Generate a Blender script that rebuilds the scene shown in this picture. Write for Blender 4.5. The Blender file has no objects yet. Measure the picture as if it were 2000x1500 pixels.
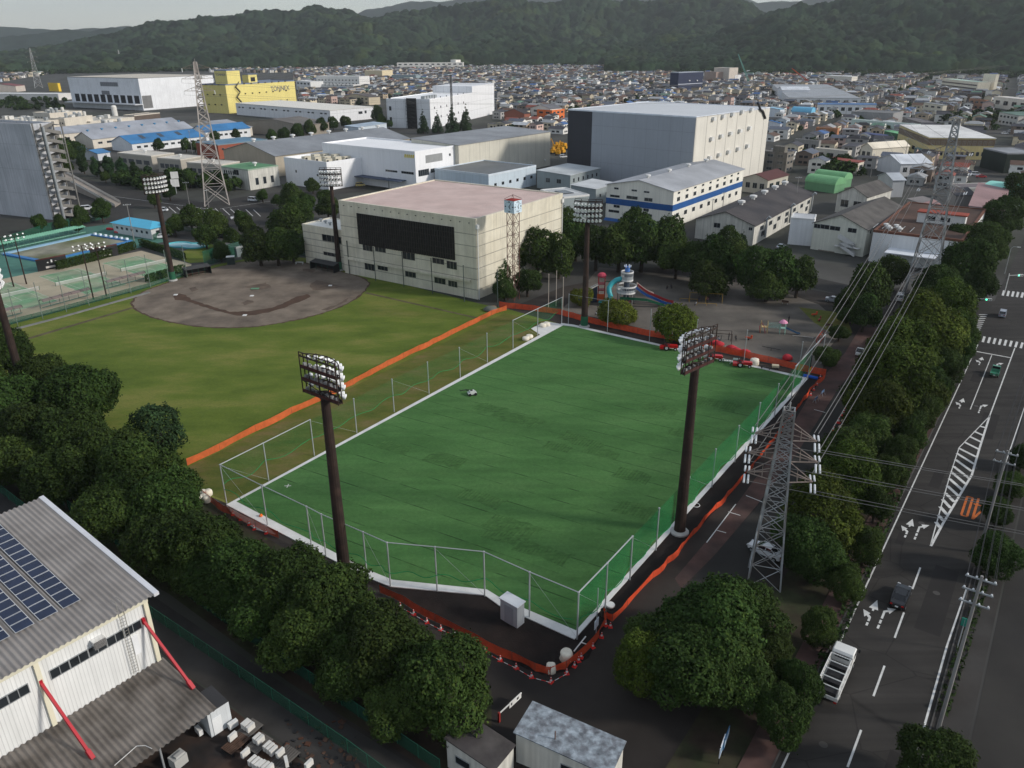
import bpy,math,random
import numpy as np
from mathutils import Vector,Matrix
D=bpy.data
S=bpy.context.scene
COL=S.collection
R=math.radians
PI=math.pi
rnd=random.Random(7)
# camera, sky, sun, exposure
CAM=Vector((0,0,60.0))
PITCH,ROLL,FPX=R(23.6),R(-0.4),1522.0
_F=Vector((0,math.cos(PITCH),-math.sin(PITCH)))
_U0=Vector((0,math.sin(PITCH),math.cos(PITCH)))
_R=Vector((1,0,0))*math.cos(ROLL)+_U0*math.sin(ROLL)
_U=Vector((1,0,0))*-math.sin(ROLL)+_U0*math.cos(ROLL)
cd=D.cameras.new("camera");cam=D.objects.new("camera",cd);COL.objects.link(cam)
cam.matrix_world=Matrix(((_R.x,_U.x,-_F.x,CAM.x),(_R.y,_U.y,-_F.y,CAM.y),(_R.z,_U.z,-_F.z,CAM.z),(0,0,0,1)))
cd.sensor_fit='HORIZONTAL';cd.sensor_width=36.0;cd.lens=FPX/2000*36
cd.clip_start=1.0;cd.clip_end=60000
S.camera=cam
SUN_EL,SUN_AZ=R(27),R(-14)
W=D.worlds.new("World");S.world=W;W.use_nodes=True
_n=W.node_tree.nodes;_bg=_n["Background"]
_sky=_n.new("ShaderNodeTexSky");_sky.sky_type='NISHITA';_sky.sun_disc=False
_sky.sun_elevation=SUN_EL;_sky.sun_rotation=PI/2-SUN_AZ
_sky.altitude=100;_sky.air_density=1.0;_sky.dust_density=1.0;_sky.ozone_density=1.5
_tc=_n.new("ShaderNodeTexCoord");_mp=_n.new("ShaderNodeMapping");_mp.inputs["Scale"].default_value=(1,1,3.5)
_cl=_n.new("ShaderNodeTexNoise");_cl.inputs["Scale"].default_value=2.2;_cl.inputs["Detail"].default_value=5
_mr=_n.new("ShaderNodeMapRange");_mr.inputs[1].default_value=0.3;_mr.inputs[2].default_value=0.75;_mr.inputs[3].default_value=0.62;_mr.inputs[4].default_value=0.92
_mx=_n.new("ShaderNodeMix");_mx.data_type='RGBA';_mx.inputs[7].default_value=(1.75,1.86,1.98,1)
_wl=W.node_tree.links;_wl.new(_tc.outputs["Generated"],_mp.inputs[0]);_wl.new(_mp.outputs[0],_cl.inputs["Vector"]);_wl.new(_cl.outputs["Fac"],_mr.inputs[0]);_wl.new(_mr.outputs[0],_mx.inputs[0])
_wl.new(_sky.outputs[0],_mx.inputs[6]);_wl.new(_mx.outputs[2],_bg.inputs[0]);_bg.inputs[1].default_value=0.15
sl=D.lights.new("sun",'SUN');sl.energy=1.75;sl.angle=R(7.0);sl.color=(1.0,0.94,0.86)
so=D.objects.new("sun",sl);COL.objects.link(so)
_sd=Vector((math.cos(SUN_AZ)*math.cos(SUN_EL),math.sin(SUN_AZ)*math.cos(SUN_EL),math.sin(SUN_EL)))
so.rotation_euler=_sd.to_track_quat('Z','Y').to_euler();so.location=(80,-20,120)
S.view_settings.view_transform='Standard';S.view_settings.look='None'
S.view_settings.exposure=0.72;S.view_settings.gamma=1.0
S.render.engine='CYCLES'
S.cycles.max_bounces=6;S.cycles.diffuse_bounces=2;S.cycles.glossy_bounces=2
S.cycles.transparent_max_bounces=12;S.cycles.volume_bounces=0
S.cycles.use_denoising=True
# helpers: measuring
def ray(x,y):
 return _F+_R*((x-1000)/FPX)-_U*((y-750)/FPX)
def at(x,y,z=0.0):
 d=ray(x,y);t=(z-CAM.z)/d.z
 return CAM+d*t
def hgt(g,ty):
 """height of a vertical standing on ground point g whose top shows at row ty"""
 b=Vector(g)-CAM;k=(750-ty)/FPX
 return(k*b.dot(_F)-b.dot(_U))/(_U.z-k*_F.z)
def lerp(a,b,t):return a+(b-a)*t
# helpers: meshes and objects
class MB:
 def __init__(s):s.v=[];s.f=[];s.m=[]
 def face(s,pts,m=0):
  i=len(s.v);s.v.extend(tuple(p)for p in pts);s.f.append(tuple(range(i,i+len(pts))));s.m.append(m);return s
 def box(s,x0,y0,z0,x1,y1,z1,m=0,mt=None):
  i=len(s.v)
  s.v+=[(x0,y0,z0),(x1,y0,z0),(x1,y1,z0),(x0,y1,z0),(x0,y0,z1),(x1,y0,z1),(x1,y1,z1),(x0,y1,z1)]
  for q,mm in(((3,2,1,0),m),((4,5,6,7),m if mt is None else mt),((0,1,5,4),m),((1,2,6,5),m),((2,3,7,6),m),((3,0,4,7),m)):
   s.f.append(tuple(i+k for k in q));s.m.append(mm)
  return s
 def obox(s,c,sx,sy,sz,rz=0.0,m=0,mt=None):
  """box centred in plan at c, standing on c.z"""
  k=len(s.v);s.box(-sx/2,-sy/2,0,sx/2,sy/2,sz,m,mt)
  ca,sa=math.cos(rz),math.sin(rz)
  for j in range(k,len(s.v)):
   x,y,z=s.v[j];s.v[j]=(c[0]+x*ca-y*sa,c[1]+x*sa+y*ca,c[2]+z)
  return s
 def tube(s,p,q,r,r2=None,n=6,m=0,caps=True):
  p,q=Vector(p),Vector(q);r2=r if r2 is None else r2
  d=q-p
  if d.length<1e-6:return s
  d.normalize();a=d.orthogonal().normalized();b=d.cross(a);i=len(s.v)
  for c,rr in((p,r),(q,r2)):
   for k in range(n):
    t=2*PI*k/n;s.v.append(tuple(c+a*(math.cos(t)*rr)+b*(math.sin(t)*rr)))
  for k in range(n):
   k2=(k+1)%n;s.f.append((i+k,i+k2,i+n+k2,i+n+k));s.m.append(m)
  if caps:
   s.f.append(tuple(i+k for k in range(n))[::-1]);s.m.append(m)
   s.f.append(tuple(i+n+k for k in range(n)));s.m.append(m)
  return s
 def path(s,pts,r,n=6,m=0):
  """one welded tube along a line of points"""
  pts=[Vector(p)for p in pts];i=len(s.v);a=None
  for j,p in enumerate(pts):
   d=(pts[min(j+1,len(pts)-1)]-pts[max(j-1,0)]).normalized()
   a=d.orthogonal().normalized()if a is None else(a-d*a.dot(d)).normalized()
   b=d.cross(a);rr=r[j]if isinstance(r,(list,tuple))else r
   for k in range(n):
    t=2*PI*k/n;s.v.append(tuple(p+a*(math.cos(t)*rr)+b*(math.sin(t)*rr)))
  for j in range(len(pts)-1):
   for k in range(n):
    k2=(k+1)%n;o=i+j*n
    s.f.append((o+k,o+k2,o+n+k2,o+n+k));s.m.append(m)
  s.f.append(tuple(i+k for k in range(n))[::-1]);s.m.append(m)
  o=i+(len(pts)-1)*n;s.f.append(tuple(o+k for k in range(n)));s.m.append(m)
  return s
 def lathe(s,c,prof,n=12,m=0,axis=None):
  i=len(s.v);c=Vector(c)
  q=Vector(axis).to_track_quat('Z','Y')if axis is not None else None
  for r,z in prof:
   for k in range(n):
    t=2*PI*k/n;p=Vector((r*math.cos(t),r*math.sin(t),z))
    s.v.append(tuple(c+(q@p if q else p)))
  for j in range(len(prof)-1):
   for k in range(n):
    k2=(k+1)%n;o=i+j*n
    s.f.append((o+k,o+k2,o+n+k2,o+n+k));s.m.append(m)
  return s
 def prism(s,poly,z0,z1,m=0,mt=None):
  n=len(poly);i=len(s.v)
  s.v+=[(p[0],p[1],z0)for p in poly]+[(p[0],p[1],z1)for p in poly]
  for k in range(n):
   k2=(k+1)%n;s.f.append((i+k,i+k2,i+n+k2,i+n+k));s.m.append(m)
  s.f.append(tuple(i+n+k for k in range(n)));s.m.append(m if mt is None else mt)
  s.f.append(tuple(i+k for k in range(n))[::-1]);s.m.append(m)
  return s
 def mesh(s,name,mats,smooth=False):
  me=D.meshes.new(name);me.from_pydata(s.v,[],s.f)
  for m in(mats if isinstance(mats,(list,tuple))else[mats]):me.materials.append(m)
  if any(s.m):me.polygons.foreach_set("material_index",s.m)
  if smooth:me.polygons.foreach_set("use_smooth",[True]*len(me.polygons))
  me.update();return me
 def build(s,name,mats,parent=None,smooth=False):
  o=D.objects.new(name,s.mesh(name,mats,smooth));COL.objects.link(o)
  if parent:o.parent=parent
  return o
def props(o,label=None,cat=None,group=None,kind=None):
 for k,v in(("label",label),("category",cat),("group",group),("kind",kind)):
  if v:o[k]=v
 return o
def thing(name,label,cat,loc=(0,0,0),rz=0.0,group=None):
 o=D.objects.new(name,None);COL.objects.link(o);o.location=loc;o.rotation_euler=(0,0,rz)
 o.empty_display_size=0.5
 return props(o,label,cat,group)
def obj(name,me,parent=None,loc=(0,0,0),rz=0.0,sc=None):
 o=D.objects.new(name,me);COL.objects.link(o);o.location=loc;o.rotation_euler=(0,0,rz)
 if sc:o.scale=sc
 if parent:o.parent=parent
 return o
_kids={}
def dup(root,loc,rz=0.0,label=None,group=None,sc=None):
 """a copy of a thing with copies of its parts and sub-parts"""
 r=root.copy();COL.objects.link(r);r.location=loc;r.rotation_euler=(0,0,rz)
 if label:r["label"]=label
 if group:r["group"]=group
 if sc:r.scale=sc
 def rec(src,dst):
  for ch in src.children:
   c=ch.copy();COL.objects.link(c);c.parent=dst;rec(ch,c)
 rec(root,r);return r
ORD="first second third fourth fifth sixth seventh eighth ninth tenth eleventh twelfth thirteenth fourteenth fifteenth sixteenth seventeenth eighteenth nineteenth twentieth".split()
ORD+=["twenty-"+x for x in ORD[:9]]+["thirtieth"]+["thirty-"+x for x in ORD[:9]]+["fortieth"]+["forty-"+x for x in ORD[:9]]+["fiftieth"]
# helpers: materials
_mats={}
def srgb(r,g,b):
 f=lambda c:(c/12.92 if c<=0.04045 else((c+0.055)/1.055)**2.4)
 return tuple(f(c/255.0)for c in(r,g,b))
def mat(name,col,rough=0.75,metal=0.0,var=0.15,scale=0.35,streak=0.0,spec=0.3,bump=0.0,bscale=8.0,alt=None,detail=4.0,lines=None,trans=None,coat=0.0,attr=None):
 """one procedural material. var: brightness mottling; alt: second colour mixed in by noise; streak: rain streaks;
    lines: (dx, dz, width, colour factor) panel joints in the object's own coordinates; trans: share that lets light through"""
 if name in _mats:return _mats[name]
 m=D.materials.new(name);m.use_nodes=True;nt=m.node_tree;N=nt.nodes;L=nt.links
 b=N["Principled BSDF"];b.inputs["Roughness"].default_value=rough;b.inputs["Metallic"].default_value=metal
 b.inputs["Specular IOR Level"].default_value=spec
 if coat:b.inputs["Coat Weight"].default_value=coat
 geo=N.new("ShaderNodeNewGeometry")
 def mult(cin,fac_socket,lo,hi):
  mr=N.new("ShaderNodeMapRange");mr.inputs[1].default_value=0.3;mr.inputs[2].default_value=0.7
  mr.inputs[3].default_value=lo;mr.inputs[4].default_value=hi;L.new(fac_socket,mr.inputs[0])
  mx=N.new("ShaderNodeVectorMath");mx.operation='SCALE'
  L.new(cin,mx.inputs[0]);L.new(mr.outputs[0],mx.inputs[3]);return mx.outputs[0]
 rgb=N.new("ShaderNodeRGB");rgb.outputs[0].default_value=(*col,1);c=rgb.outputs[0]
 nz=N.new("ShaderNodeTexNoise");nz.inputs["Scale"].default_value=scale;nz.inputs["Detail"].default_value=detail
 nz.inputs["Roughness"].default_value=0.6
 L.new(geo.outputs["Position"],nz.inputs["Vector"])
 if alt is not None:
  r2=N.new("ShaderNodeRGB");r2.outputs[0].default_value=(*alt,1)
  n2=N.new("ShaderNodeTexNoise");n2.inputs["Scale"].default_value=scale*0.6;n2.inputs["Detail"].default_value=5
  ad=N.new("ShaderNodeVectorMath");ad.inputs[1].default_value=(31.7,11.3,5.1)
  L.new(geo.outputs["Position"],ad.inputs[0]);L.new(ad.outputs[0],n2.inputs["Vector"])
  mr=N.new("ShaderNodeMapRange");mr.inputs[1].default_value=0.4;mr.inputs[2].default_value=0.62
  L.new(n2.outputs["Fac"],mr.inputs[0])
  mx=N.new("ShaderNodeMix");mx.data_type='RGBA'
  L.new(mr.outputs[0],mx.inputs[0]);L.new(c,mx.inputs[6]);L.new(r2.outputs[0],mx.inputs[7]);c=mx.outputs[2]
 if attr:
  at_=N.new("ShaderNodeAttribute");at_.attribute_name=attr
  mx=N.new("ShaderNodeVectorMath");mx.operation='MULTIPLY';L.new(c,mx.inputs[0]);L.new(at_.outputs["Color"],mx.inputs[1]);c=mx.outputs[0]
 if var:c=mult(c,nz.outputs["Fac"],1-var,1+var)
 if streak:
  mp=N.new("ShaderNodeMapping");mp.inputs["Scale"].default_value=(1.6,1.6,0.06)
  L.new(geo.outputs["Position"],mp.inputs[0])
  n3=N.new("ShaderNodeTexNoise");n3.inputs["Scale"].default_value=1.0;n3.inputs["Detail"].default_value=3
  L.new(mp.outputs[0],n3.inputs["Vector"]);c=mult(c,n3.outputs["Fac"],1-streak,1+streak*0.4)
 if lines and(lines[0]or lines[1]):
  tc=N.new("ShaderNodeTexCoord");sp=N.new("ShaderNodeSeparateXYZ");L.new(tc.outputs["Object"],sp.inputs[0])
  fac=None
  for dd,key in((lines[0],'xy'),(lines[1],'z')):
   if not dd:continue
   if key=='xy':
    s_=N.new("ShaderNodeMath");s_.operation='ADD';L.new(sp.outputs[0],s_.inputs[0]);L.new(sp.outputs[1],s_.inputs[1]);src=s_.outputs[0]
   else:src=sp.outputs[2]
   md=N.new("ShaderNodeMath");md.operation='FLOORED_MODULO';L.new(src,md.inputs[0]);md.inputs[1].default_value=dd
   lt=N.new("ShaderNodeMath");lt.operation='LESS_THAN';L.new(md.outputs[0],lt.inputs[0]);lt.inputs[1].default_value=lines[2]
   if fac is None:fac=lt.outputs[0]
   else:
    mxx=N.new("ShaderNodeMath");mxx.operation='MAXIMUM';L.new(fac,mxx.inputs[0]);L.new(lt.outputs[0],mxx.inputs[1]);fac=mxx.outputs[0]
  mr=N.new("ShaderNodeMapRange");mr.inputs[3].default_value=1.0;mr.inputs[4].default_value=lines[3];L.new(fac,mr.inputs[0])
  mx=N.new("ShaderNodeVectorMath");mx.operation='SCALE';L.new(c,mx.inputs[0]);L.new(mr.outputs[0],mx.inputs[3]);c=mx.outputs[0]
 L.new(c,b.inputs["Base Color"])
 if bump:
  n4=N.new("ShaderNodeTexNoise");n4.inputs["Scale"].default_value=bscale;n4.inputs["Detail"].default_value=3
  L.new(geo.outputs["Position"],n4.inputs["Vector"])
  bp=N.new("ShaderNodeBump");bp.inputs["Strength"].default_value=bump;bp.inputs["Distance"].default_value=0.1
  L.new(n4.outputs["Fac"],bp.inputs["Height"]);L.new(bp.outputs[0],b.inputs["Normal"])
 if trans:
  tr=N.new("ShaderNodeBsdfTransparent");ms=N.new("ShaderNodeMixShader");ms.inputs[0].default_value=trans
  out=N["Material Output"];L.new(b.outputs[0],ms.inputs[1]);L.new(tr.outputs[0],ms.inputs[2]);L.new(ms.outputs[0],out.inputs[0])
 _mats[name]=m;return m
def road_mat(name,base,ang):
 """worn asphalt: long wheel tracks along the road, blotches, fine cracks"""
 m=mat(name,base,rough=0.9,var=0.18,scale=0.15,alt=tuple(c*1.25 for c in base),bump=0.3,bscale=25);nt=m.node_tree;N=nt.nodes;L=nt.links;b=N["Principled BSDF"];src=b.inputs["Base Color"].links[0].from_socket;g=N.new("ShaderNodeNewGeometry")
 def layer(c,sc,lo,hi,mn,mx,kind="ShaderNodeTexNoise"):
  mp=N.new("ShaderNodeMapping");mp.vector_type='POINT';mp.inputs["Rotation"].default_value=(0,0,-ang);mp.inputs["Scale"].default_value=sc;L.new(g.outputs["Position"],mp.inputs[0])
  t=N.new(kind);L.new(mp.outputs[0],t.inputs["Vector"]);t.inputs["Scale"].default_value=1.0
  if kind=="ShaderNodeTexVoronoi":t.feature='DISTANCE_TO_EDGE'
  else:t.inputs["Detail"].default_value=5
  mr=N.new("ShaderNodeMapRange");mr.inputs[1].default_value=lo;mr.inputs[2].default_value=hi;mr.inputs[3].default_value=mn;mr.inputs[4].default_value=mx;L.new(t.outputs[0],mr.inputs[0])
  s=N.new("ShaderNodeVectorMath");s.operation='SCALE';L.new(c,s.inputs[0]);L.new(mr.outputs[0],s.inputs[3]);return s.outputs[0]
 c=layer(src,(.012,.75,1),.35,.65,.78,1.25);c=layer(c,(.11,.16,1),0,.012,.55,1.0,"ShaderNodeTexVoronoi");L.new(c,b.inputs["Base Color"]);return m
def paint(r,g,b,**k):
 """plain painted or coated surface of this sRGB colour"""
 key="paint_%d_%d_%d"%(r,g,b)+"_".join(str(x)for x in k.values())
 k.setdefault("var",0.1);return mat(key,srgb(r,g,b),**k)
GLASS=mat("window_glass",(0.02,0.025,0.03),rough=0.12,var=0.3,scale=0.4,spec=0.6)
STEEL=mat("galvanised_steel",(0.35,0.37,0.38),rough=0.45,metal=0.3,var=0.15,scale=0.8)
WHITE=mat("white_paint",(0.72,0.72,0.70),rough=0.6,var=0.08,scale=0.3,streak=0.08)
DARK=mat("dark_steel",(0.02,0.02,0.022),rough=0.6,var=0.2)
RUBBER=mat("black_rubber",(0.012,0.012,0.013),rough=0.85,var=0.1)
# the setting: ground, roads, fields, hills
def sheet(name,pts,z,m,parent=None,world=False,rag=0.0):
 P=[Vector((p[0],p[1],0))if world else at(*p)for p in pts]
 if rag:
  k=random.Random(len(P));Q=[]
  for a,c in zip(P,P[1:]+P[:1]):
   n=max(1,int((c-a).length/(rag*1.6)))
   for i in range(n):Q.append(lerp(a,c,i/n)+Vector((k.uniform(-rag,rag),k.uniform(-rag,rag),0))*.5)
  P=Q
 b=MB();b.face([(p[0],p[1],z)for p in P]);o=b.build(name,m,parent)
 if o.data.polygons[0].normal.z<0:o.data.flip_normals()
 if parent is None:props(o,kind="structure")
 return o
ASPH=mat("asphalt",(0.029,0.027,0.025),rough=0.9,var=0.22,scale=0.12,alt=(0.037,0.034,0.030),bump=0.3,bscale=25)
ASPH_OLD=mat("old_asphalt",(0.048,0.045,0.042),rough=0.92,var=0.3,scale=0.16,alt=(0.034,0.030,0.027),bump=0.3,bscale=20)
BASEG=mat("town_ground",(0.066,0.064,0.060),rough=0.95,var=0.4,scale=0.03,alt=(0.045,0.048,0.038))
PARKG=mat("park_asphalt",(0.040,0.033,0.028),rough=0.93,var=0.28,scale=0.12,alt=(0.026,0.022,0.020),bump=0.25,bscale=20)
SOIL=mat("dark_soil",(0.012,0.009,0.008),rough=1.0,var=0.3,scale=0.5,alt=(0.018,0.012,0.010),bump=0.6,bscale=6)
SAND=mat("playground_sand",(0.150,0.132,0.112),rough=0.97,var=0.28,scale=0.12,alt=(0.098,0.088,0.076),bump=0.3,bscale=12)
DIRT=mat("infield_dirt",(0.195,0.158,0.122),rough=0.97,var=0.32,scale=0.2,alt=(0.14,0.112,0.088),detail=8.0,bump=0.3,bscale=8)
DIRTW=mat("wet_dirt",(0.075,0.044,0.029),rough=0.95,var=0.25,scale=0.4)
BRICKP=mat("red_paving",(0.10,0.055,0.047),rough=0.95,var=0.25,scale=0.4,alt=(0.07,0.045,0.04))
CONC=mat("concrete",(0.42,0.42,0.40),rough=0.85,var=0.14,scale=0.5,alt=(0.36,0.36,0.34))
KERB=mat("white_concrete",(0.66,0.66,0.64),rough=0.85,var=0.1,scale=0.6)
LINE=mat("road_paint",(0.62,0.62,0.60),rough=0.8,var=0.18,scale=1.2)
ORANGEP=mat("orange_road_paint",(0.50,0.13,0.03),rough=0.8,var=0.2,scale=1.5)
UNDER=mat("dark_undergrowth",(0.035,0.040,0.018),rough=1.0,var=0.4,scale=0.4,alt=(0.04,0.028,0.02))  # dark soil and low growth of the tree bank and verge
def grass_mat(name,c1,c2,c3,sc,stripe=None):
 m=D.materials.new(name);m.use_nodes=True;nt=m.node_tree;N=nt.nodes;L=nt.links;b=N["Principled BSDF"]
 b.inputs["Roughness"].default_value=0.95;b.inputs["Specular IOR Level"].default_value=0.15
 g=N.new("ShaderNodeNewGeometry")
 mp=N.new("ShaderNodeMapping");mp.inputs["Rotation"].default_value=(0,0,R(-28));mp.inputs["Scale"].default_value=(1,2.2,1)
 L.new(g.outputs["Position"],mp.inputs[0])
 a=N.new("ShaderNodeTexNoise");a.inputs["Scale"].default_value=sc;a.inputs["Detail"].default_value=6;a.inputs["Roughness"].default_value=0.65
 L.new(mp.outputs[0],a.inputs["Vector"])
 r=N.new("ShaderNodeValToRGB");e=r.color_ramp.elements
 e[0].position=0.33;e[0].color=(*c1,1);e[1].position=0.68;e[1].color=(*c3,1)
 x=e.new(0.5);x.color=(*c2,1)
 L.new(a.outputs["Fac"],r.inputs[0]);c=r.outputs[0]
 f=N.new("ShaderNodeTexNoise");f.inputs["Scale"].default_value=2.2;f.inputs["Detail"].default_value=6;f.inputs["Roughness"].default_value=0.75
 L.new(g.outputs["Position"],f.inputs["Vector"])
 mr=N.new("ShaderNodeMapRange");mr.inputs[1].default_value=0.25;mr.inputs[2].default_value=0.75;mr.inputs[3].default_value=0.78;mr.inputs[4].default_value=1.22
 L.new(f.outputs["Fac"],mr.inputs[0])
 s=N.new("ShaderNodeVectorMath");s.operation='SCALE';L.new(c,s.inputs[0]);L.new(mr.outputs[0],s.inputs[3]);c=s.outputs[0]
 if stripe:
  ang,wid,w,k=stripe
  m2=N.new("ShaderNodeMapping");m2.inputs["Rotation"].default_value=(0,0,-ang);L.new(g.outputs["Position"],m2.inputs[0])
  sp=N.new("ShaderNodeSeparateXYZ");L.new(m2.outputs[0],sp.inputs[0])
  dv=N.new("ShaderNodeMath");dv.operation='DIVIDE';L.new(sp.outputs[1],dv.inputs[0]);dv.inputs[1].default_value=wid
  fr=N.new("ShaderNodeMath");fr.operation='FRACT';L.new(dv.outputs[0],fr.inputs[0])
  lt=N.new("ShaderNodeMath");lt.operation='LESS_THAN';L.new(fr.outputs[0],lt.inputs[0]);lt.inputs[1].default_value=w
  fl=N.new("ShaderNodeMath");fl.operation='FLOOR';L.new(dv.outputs[0],fl.inputs[0])
  wn=N.new("ShaderNodeTexWhiteNoise");wn.noise_dimensions='1D';L.new(fl.outputs[0],wn.inputs["W"])
  m3=N.new("ShaderNodeMapping");m3.inputs["Rotation"].default_value=(0,0,-ang);m3.inputs["Scale"].default_value=(0.05,0.6,1);L.new(g.outputs["Position"],m3.inputs[0])
  nb=N.new("ShaderNodeTexNoise");nb.inputs["Scale"].default_value=1.0;nb.inputs["Detail"].default_value=5;L.new(m3.outputs[0],nb.inputs["Vector"])
  vis=N.new("ShaderNodeMapRange");vis.inputs[1].default_value=0.42;vis.inputs[2].default_value=0.6;L.new(nb.outputs["Fac"],vis.inputs[0])
  ml=N.new("ShaderNodeMath");ml.operation='MULTIPLY';L.new(lt.outputs[0],ml.inputs[0]);L.new(vis.outputs[0],ml.inputs[1])
  a1=N.new("ShaderNodeMapRange");a1.inputs[3].default_value=1.0;a1.inputs[4].default_value=k;L.new(ml.outputs[0],a1.inputs[0])
  a2=N.new("ShaderNodeMapRange");a2.inputs[3].default_value=0.94;a2.inputs[4].default_value=1.06;L.new(wn.outputs[0],a2.inputs[0])
  a3=N.new("ShaderNodeMapRange");a3.inputs[1].default_value=0.3;a3.inputs[2].default_value=0.7;a3.inputs[3].default_value=0.86;a3.inputs[4].default_value=1.12;L.new(nb.outputs["Fac"],a3.inputs[0])
  p1=N.new("ShaderNodeMath");p1.operation='MULTIPLY';L.new(a1.outputs[0],p1.inputs[0]);L.new(a2.outputs[0],p1.inputs[1])
  p2=N.new("ShaderNodeMath");p2.operation='MULTIPLY';L.new(p1.outputs[0],p2.inputs[0]);L.new(a3.outputs[0],p2.inputs[1])
  s2=N.new("ShaderNodeVectorMath");s2.operation='SCALE';L.new(c,s2.inputs[0]);L.new(p2.outputs[0],s2.inputs[3]);c=s2.outputs[0]
 L.new(c,b.inputs["Base Color"])
 bp=N.new("ShaderNodeBump");bp.inputs["Strength"].default_value=0.5;bp.inputs["Distance"].default_value=0.08
 L.new(f.outputs["Fac"],bp.inputs["Height"]);L.new(bp.outputs[0],b.inputs["Normal"])
 return m
PA,PB,PC,PD=at(445,986),at(1097,633),at(1126,1246),at(1577,738)
pitch_dir=math.atan2((PB-PA).y,(PB-PA).x)
across=math.atan2((PC-PA).y,(PC-PA).x)
TURF=grass_mat("artificial_turf",(0.050,0.128,0.036),(0.065,0.157,0.046),(0.082,0.180,0.056),0.05,(across,3.72,0.05,0.4))
LAWN=grass_mat("outfield_grass",(0.070,0.106,0.016),(0.110,0.150,0.024),(0.19,0.190,0.050),0.045)
ROUGHG=grass_mat("rough_grass",(0.07,0.10,0.018),(0.11,0.12,0.026),(0.16,0.13,0.05),0.12)
g=MB();g.face([(-9000,-600,0),(9000,-600,0),(9000,9000,0),(-9000,9000,0)]);props(g.build("ground",BASEG),kind="structure")
sheet("park_pavement",[(200,830),(420,985),(1000,600),(1100,560),(1300,520),(1640,575),(1770,560),(1905,690),(1500,1560),(840,1560),(300,1090)],0.012,PARKG)
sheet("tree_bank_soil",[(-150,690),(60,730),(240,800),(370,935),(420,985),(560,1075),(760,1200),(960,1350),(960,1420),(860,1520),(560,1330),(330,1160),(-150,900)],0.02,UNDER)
sheet("service_lane",[(-160,880),(0,955),(300,1165),(560,1340),(860,1530),(700,1560),(480,1400),(300,1265),(100,1130),(-160,980)],0.024,ASPH_OLD)
sheet("factory_yard",[(-260,1010),(100,1135),(300,1272),(480,1405),(700,1570),(500,1800),(-300,1700)],0.02,mat("yard_ground",(0.022,0.02,0.02),rough=0.95,var=0.4,scale=0.4,alt=(0.05,0.03,0.022)))
sheet("outfield_lawn",[(-260,700),(0,640),(250,573),(420,517),(520,498),(600,504),(760,548),(940,594),(1000,606),(1097,634),(447,985),(385,960),(330,945),(205,850),(-200,800)],0.03,LAWN)
sheet("rough_strip",[(985,612),(1095,634),(452,982),(386,958),(368,912)],0.036,ROUGHG)
dirt=[(259,592),(268,606),(300,620),(335,629),(375,636),(410,639),(450,640),(500,638),(550,630),(590,622),(625,613),(660,601),(690,586),(710,570),(720,555),(712,545),(690,538),(660,530),(620,520),(600,515),(545,508),(500,508),(465,513),(430,521),(380,536),(330,552),(290,566),(268,578)]
dc=[sum(at(*p)[k]for p in dirt)/len(dirt)for k in(0,1)]
sheet("infield_rim",[(dc[0]+(at(*p)[0]-dc[0])*1.018,dc[1]+(at(*p)[1]-dc[1])*1.018)for p in dirt],0.038,DIRTW,world=True,rag=.5)
sheet("infield_dirt",dirt,0.044,DIRT,rag=.45)
arc=[(338,577),(350,573),(364,576),(376,587),(400,594),(420,600),(450,609),(490,608),(530,602),(556,591),(578,580),(600,575),(606,580),(590,588),(566,597),(540,606),(500,616),(462,617),(436,611),(405,602),(380,593),(360,588),(343,586)]
sheet("damp_dirt_arc",arc,0.050,DIRTW,rag=.6)
sheet("damp_dirt_patch",[(602,560),(618,548),(640,552),(668,560),(640,566),(615,567)],0.050,mat("damp_dirt",(0.115,0.085,0.064),rough=0.95,var=0.3,scale=0.4),rag=.9)
for q in([(470,592),(486,586),(496,590),(480,596)],[(372,562),(384,560),(386,566),(374,570)],[(590,524),(616,527),(612,533),(592,530)],[(625,606),(652,597),(690,578),(672,592),(640,606)],[(480,560),(520,552),(530,562),(492,568)]):sheet("damp_dirt_patch",q,0.052,mat("damp_dirt",(0.115,0.085,0.064)),rag=.7)
sheet("outfield_track",[(716,571),(940,622),(938,624),(712,573)],0.048,mat("worn_track",(0.10,0.085,0.045),rough=1,var=0.4,scale=0.3))
sheet("outfield_track",[(30,667),(258,600),(262,602),(34,670)],0.048,mat("worn_track",(0.10,0.085,0.045)))
sheet("soil_strip",[(700,1118),(760,1146),(948,1164),(1122,1250),(1577,740),(1612,728),(1585,768),(1535,830),(1425,968),(1330,1070),(1215,1186),(1185,1215),(1150,1285),(1105,1312),(1060,1318),(1030,1308),(900,1240),(740,1152),(690,1125)],0.028,SOIL)
sheet("soil_strip",[(1095,632),(1180,640),(1380,690),(1600,730),(1577,740),(1490,720)],0.026,mat("brown_soil",(0.05,0.038,0.03),rough=1,var=0.3,scale=0.4))
kerb_px=[(442,987),(1097,632),(1120,635),(1490,719),(1579,739),(1122,1250),(975,1184),(947,1164),(762,1147),(712,1127)]
turf_px=[(462,981),(1100,636.5),(1120,639),(1490,722.5),(1568,741),(1125,1233),(980,1171),(951,1153),(767,1134),(720,1115)]
kb=MB();KP=[at(*p)for p in kerb_px];KP=KP if sum(KP[i].x*KP[(i+1)%10].y-KP[(i+1)%10].x*KP[i].y for i in range(10))>0 else KP[::-1]
kb.prism([(p.x,p.y)for p in KP],0.0,0.14);props(kb.build("pitch_kerb",KERB),kind="structure")
sheet("turf_pitch",turf_px,0.150,TURF)
TM=grass_mat("scuffed_turf",(0.040,0.102,0.028),(0.054,0.132,0.037),(0.072,0.160,0.048),0.9,(across+PI/2,.5,0.4,0.8))
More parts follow.
